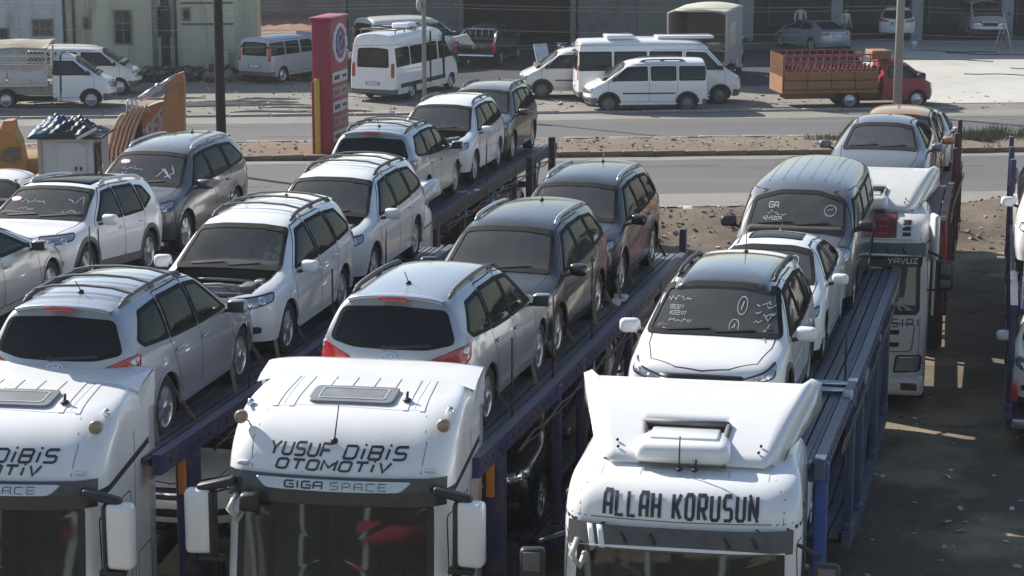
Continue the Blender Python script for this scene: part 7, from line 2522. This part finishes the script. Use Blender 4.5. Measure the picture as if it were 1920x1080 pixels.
# body of the digger, low behind the parked cars
mb = MB(); mb.rbox((b0.x - 1.6, YD + 1.2, .95), (2.6, 2.2, 1.0), .12); dgp(mb, 'house', [M_DIG])
for y in (-.2, 2.4):
    mb = MB(); mb.rbox((b0.x - 1.4, YD + y, .38), (3.4, .5, .75), .3, seg=3); dgp(mb, 'track', [PLASTIC])
# white machine cabin with tarpaulin
p = px(135, 330, 50.5)
CB = thing('site_cabin', 'white metal site cabin with a door, below a heaped blue tarpaulin', 'cabin', (p.x, 50.8, 0), R(-4))
M_CAB = worn('cabin_white', (.52, .51, .52), (.3, .25, .2), .25, .6, scale=2, dust=.15)
zt = px(135, 256, 50.5).z
mb = MB(); mb.bbox((-.62, -.6, .5), (.62, .9, zt)); mb.build('cabin_walls', [M_CAB], CB)
mb = MB(); mb.rbox((.12, -.615, zt - .85), (.72, .03, 1.5), .01); d_ = mb.build('door', [M_CAB], CB)
for x in (.22, .34):
    mb = MB(); mb.rbox((x, -.64, zt - .72), (.05, .03, .09), .01); mb.build('latch', [PLASTIC], d_)
mb = MB(); mb.bbox((-.68, -.66, .3), (-.60, -.58, zt)); mb.build('corner_post', [plain('post_pinkish', (.45, .36, .30), .7)], CB)
mb = MB(); mb.rbox((.66, -.2, zt - .75), (.03, .5, 1.2), .01); mb.build('side_window', [M_GLD], CB)
mb = MB(); mb.beam((.30, -.7, zt + .0), (.78, -.75, zt + .26), .09, .07); mb.build('arm_bar', [plain('bar_white', (.6, .6, .6), .5)], CB)
def tarp(u, v):
    x, y = -.95 + 1.75 * u, -.85 + 1.6 * v
    e = sin(pi * min(1, max(0, u))) ** .6 * sin(pi * v) ** .5
    return (p.x + x, 50.9 + y, zt + .02 + e * (.50 - .25 * u) + (.05 * sin(u * 17 + v * 5) + .05 * sin(v * 13 + u * 7) + .035 * sin(u * 39 - v * 23) + .03 * sin(v * 47 + u * 31)) * e)
mb = MB(); mb.grid(tarp, 48, 36, 0, False)
for k, f in enumerate(mb.f):
    c = sum((Vector(mb.v[i]) for i in f), Vector()) / len(f)
    mb.m[k] = 0 if c.x < p.x - .25 + .25 * sin(c.y * 5) else 1
mb.box((p.x - .05, 50.85, zt + .015), (1.75, 1.6, .05), 0, 1)
tag(mb.build('tarpaulin', [plain('tarp_blue', (.02, .075, .14), .5, var=.4, scale=5), plain('tarp_black', (.02, .022, .03), .5, var=.4, scale=5)]), 'crumpled blue and black tarpaulin heaped on the white site cabin', 'tarpaulin')
# yellow machine arm at the left edge
YM = tag(bpy.data.objects.new('loader', None), 'yellow loader arm at the left edge beside the white cabin', 'loader'); COL.objects.link(YM); c_ = px(20, 300, 52); YM.location = (c_.x, 55.5, 0)
def ymp(mb, nm, m):
    o = mb.build(nm, m); o.parent = YM; o.matrix_parent_inverse = Matrix.Translation((-c_.x, -55.5, 0)); return o
mb = MB(); plate(mb, [(-40, 330), (-30, 246), (0, 236), (22, 246), (28, 238), (40, 262), (48, 300), (54, 330)], 55.5, .6); ymp(mb, 'boom', [M_DIGY])
mb = MB(); plate(mb, [(6, 240), (10, 225), (28, 224), (30, 240), (24, 248)], 55.1, .5); ymp(mb, 'boom_head', [M_DIG])
mb = MB(); mb.rbox((c_.x - 1.2, 56.6, 1.0), (2.2, 1.8, 1.1), .15); ymp(mb, 'house', [M_DIGY])
for y in (55.6, 57.6):
    mb = MB(); mb.lathe([(.25, -.2), (.55, -.22), (.6, 0), (.55, .22), (.25, .2)], 20, 0, 'y', (c_.x - 1.2, y, .58), closed=True); ymp(mb, 'wheel', [TYRE])
scatter('rubble', 'heap of rubble between the yellow loader and the cabin', 300, lambda r_: (px(70, 300, 54).x + r_.gauss(0, .9), 54.5 + r_.gauss(0, .6), abs(r_.gauss(.5, .35))), (.1, .45), [M_ST3, M_ST2, PLASTIC], 15)
# white box on the yard behind the van
# ------------------------------------------------------------------ the building the view is taken from (mirrored in the screens)
hb = building('near_building', 'pale shop building with a red fascia that the lorry cabs face')
mb = MB(); mb.bbox((-26, -8, 3.4), (26, -2.6, 14)); mb.build('upper_wall', [plain('near_wall', (.30, .37, .39), .9, var=.1, scale=.5)], hb)
mb = MB(); mb.bbox((-26, -8, 0), (26, -5.0, 3.4)); mb.build('shop_front', [plain('near_shop_dark', (.20, .18, .14), .5, var=.5, scale=.6)], hb)
mb = MB(); mb.bbox((-9, -2.66, 2.95), (7, -2.5, 3.4)); mb.build('fascia', [plain('fascia_red', (.34, .03, .045), .5)], hb)
for x in (-24, -16, -8, 0, 8, 16, 24):
    mb = MB(); mb.bbox((x - .3, -3.2, 0), (x + .3, -2.6, 3.4)); mb.build('pier', [MATS['near_wall']], hb)
for k in range(9):
    for j in range(2):
        mb = MB(); mb.bbox((-23 + k * 5.2, -2.63, 6.0 + j * 3.4), (-21 + k * 5.2, -2.56, 7.8 + j * 3.4)); mb.build('window', [M_GLD], hb)
# ------------------------------------------------------------------ the dusty air of the morning
mb = MB(); mb.bbox((-420, -80, -1.0), (420, 720, 15.5))
hm = bpy.data.materials.new('dusty_air'); hm.use_nodes = True
hn = hm.node_tree
hn.nodes.remove(hn.nodes['Principled BSDF'])
pv = hn.nodes.new('ShaderNodeVolumePrincipled')
pv.inputs['Color'].default_value = (.86, .89, .93, 1)
pv.inputs['Density'].default_value = 0.00036
pv.inputs['Anisotropy'].default_value = 0.2
hn.links.new(pv.outputs[0], hn.nodes['Material Output'].inputs['Volume'])
tag(mb.build('haze', [hm]), 'thin pale dusty air over the yard and road', kind='stuff')
print('objects', len(bpy.data.objects), 'tris', sum(len(o.data.polygons) for o in COL.objects if o.type == 'MESH') * 2)
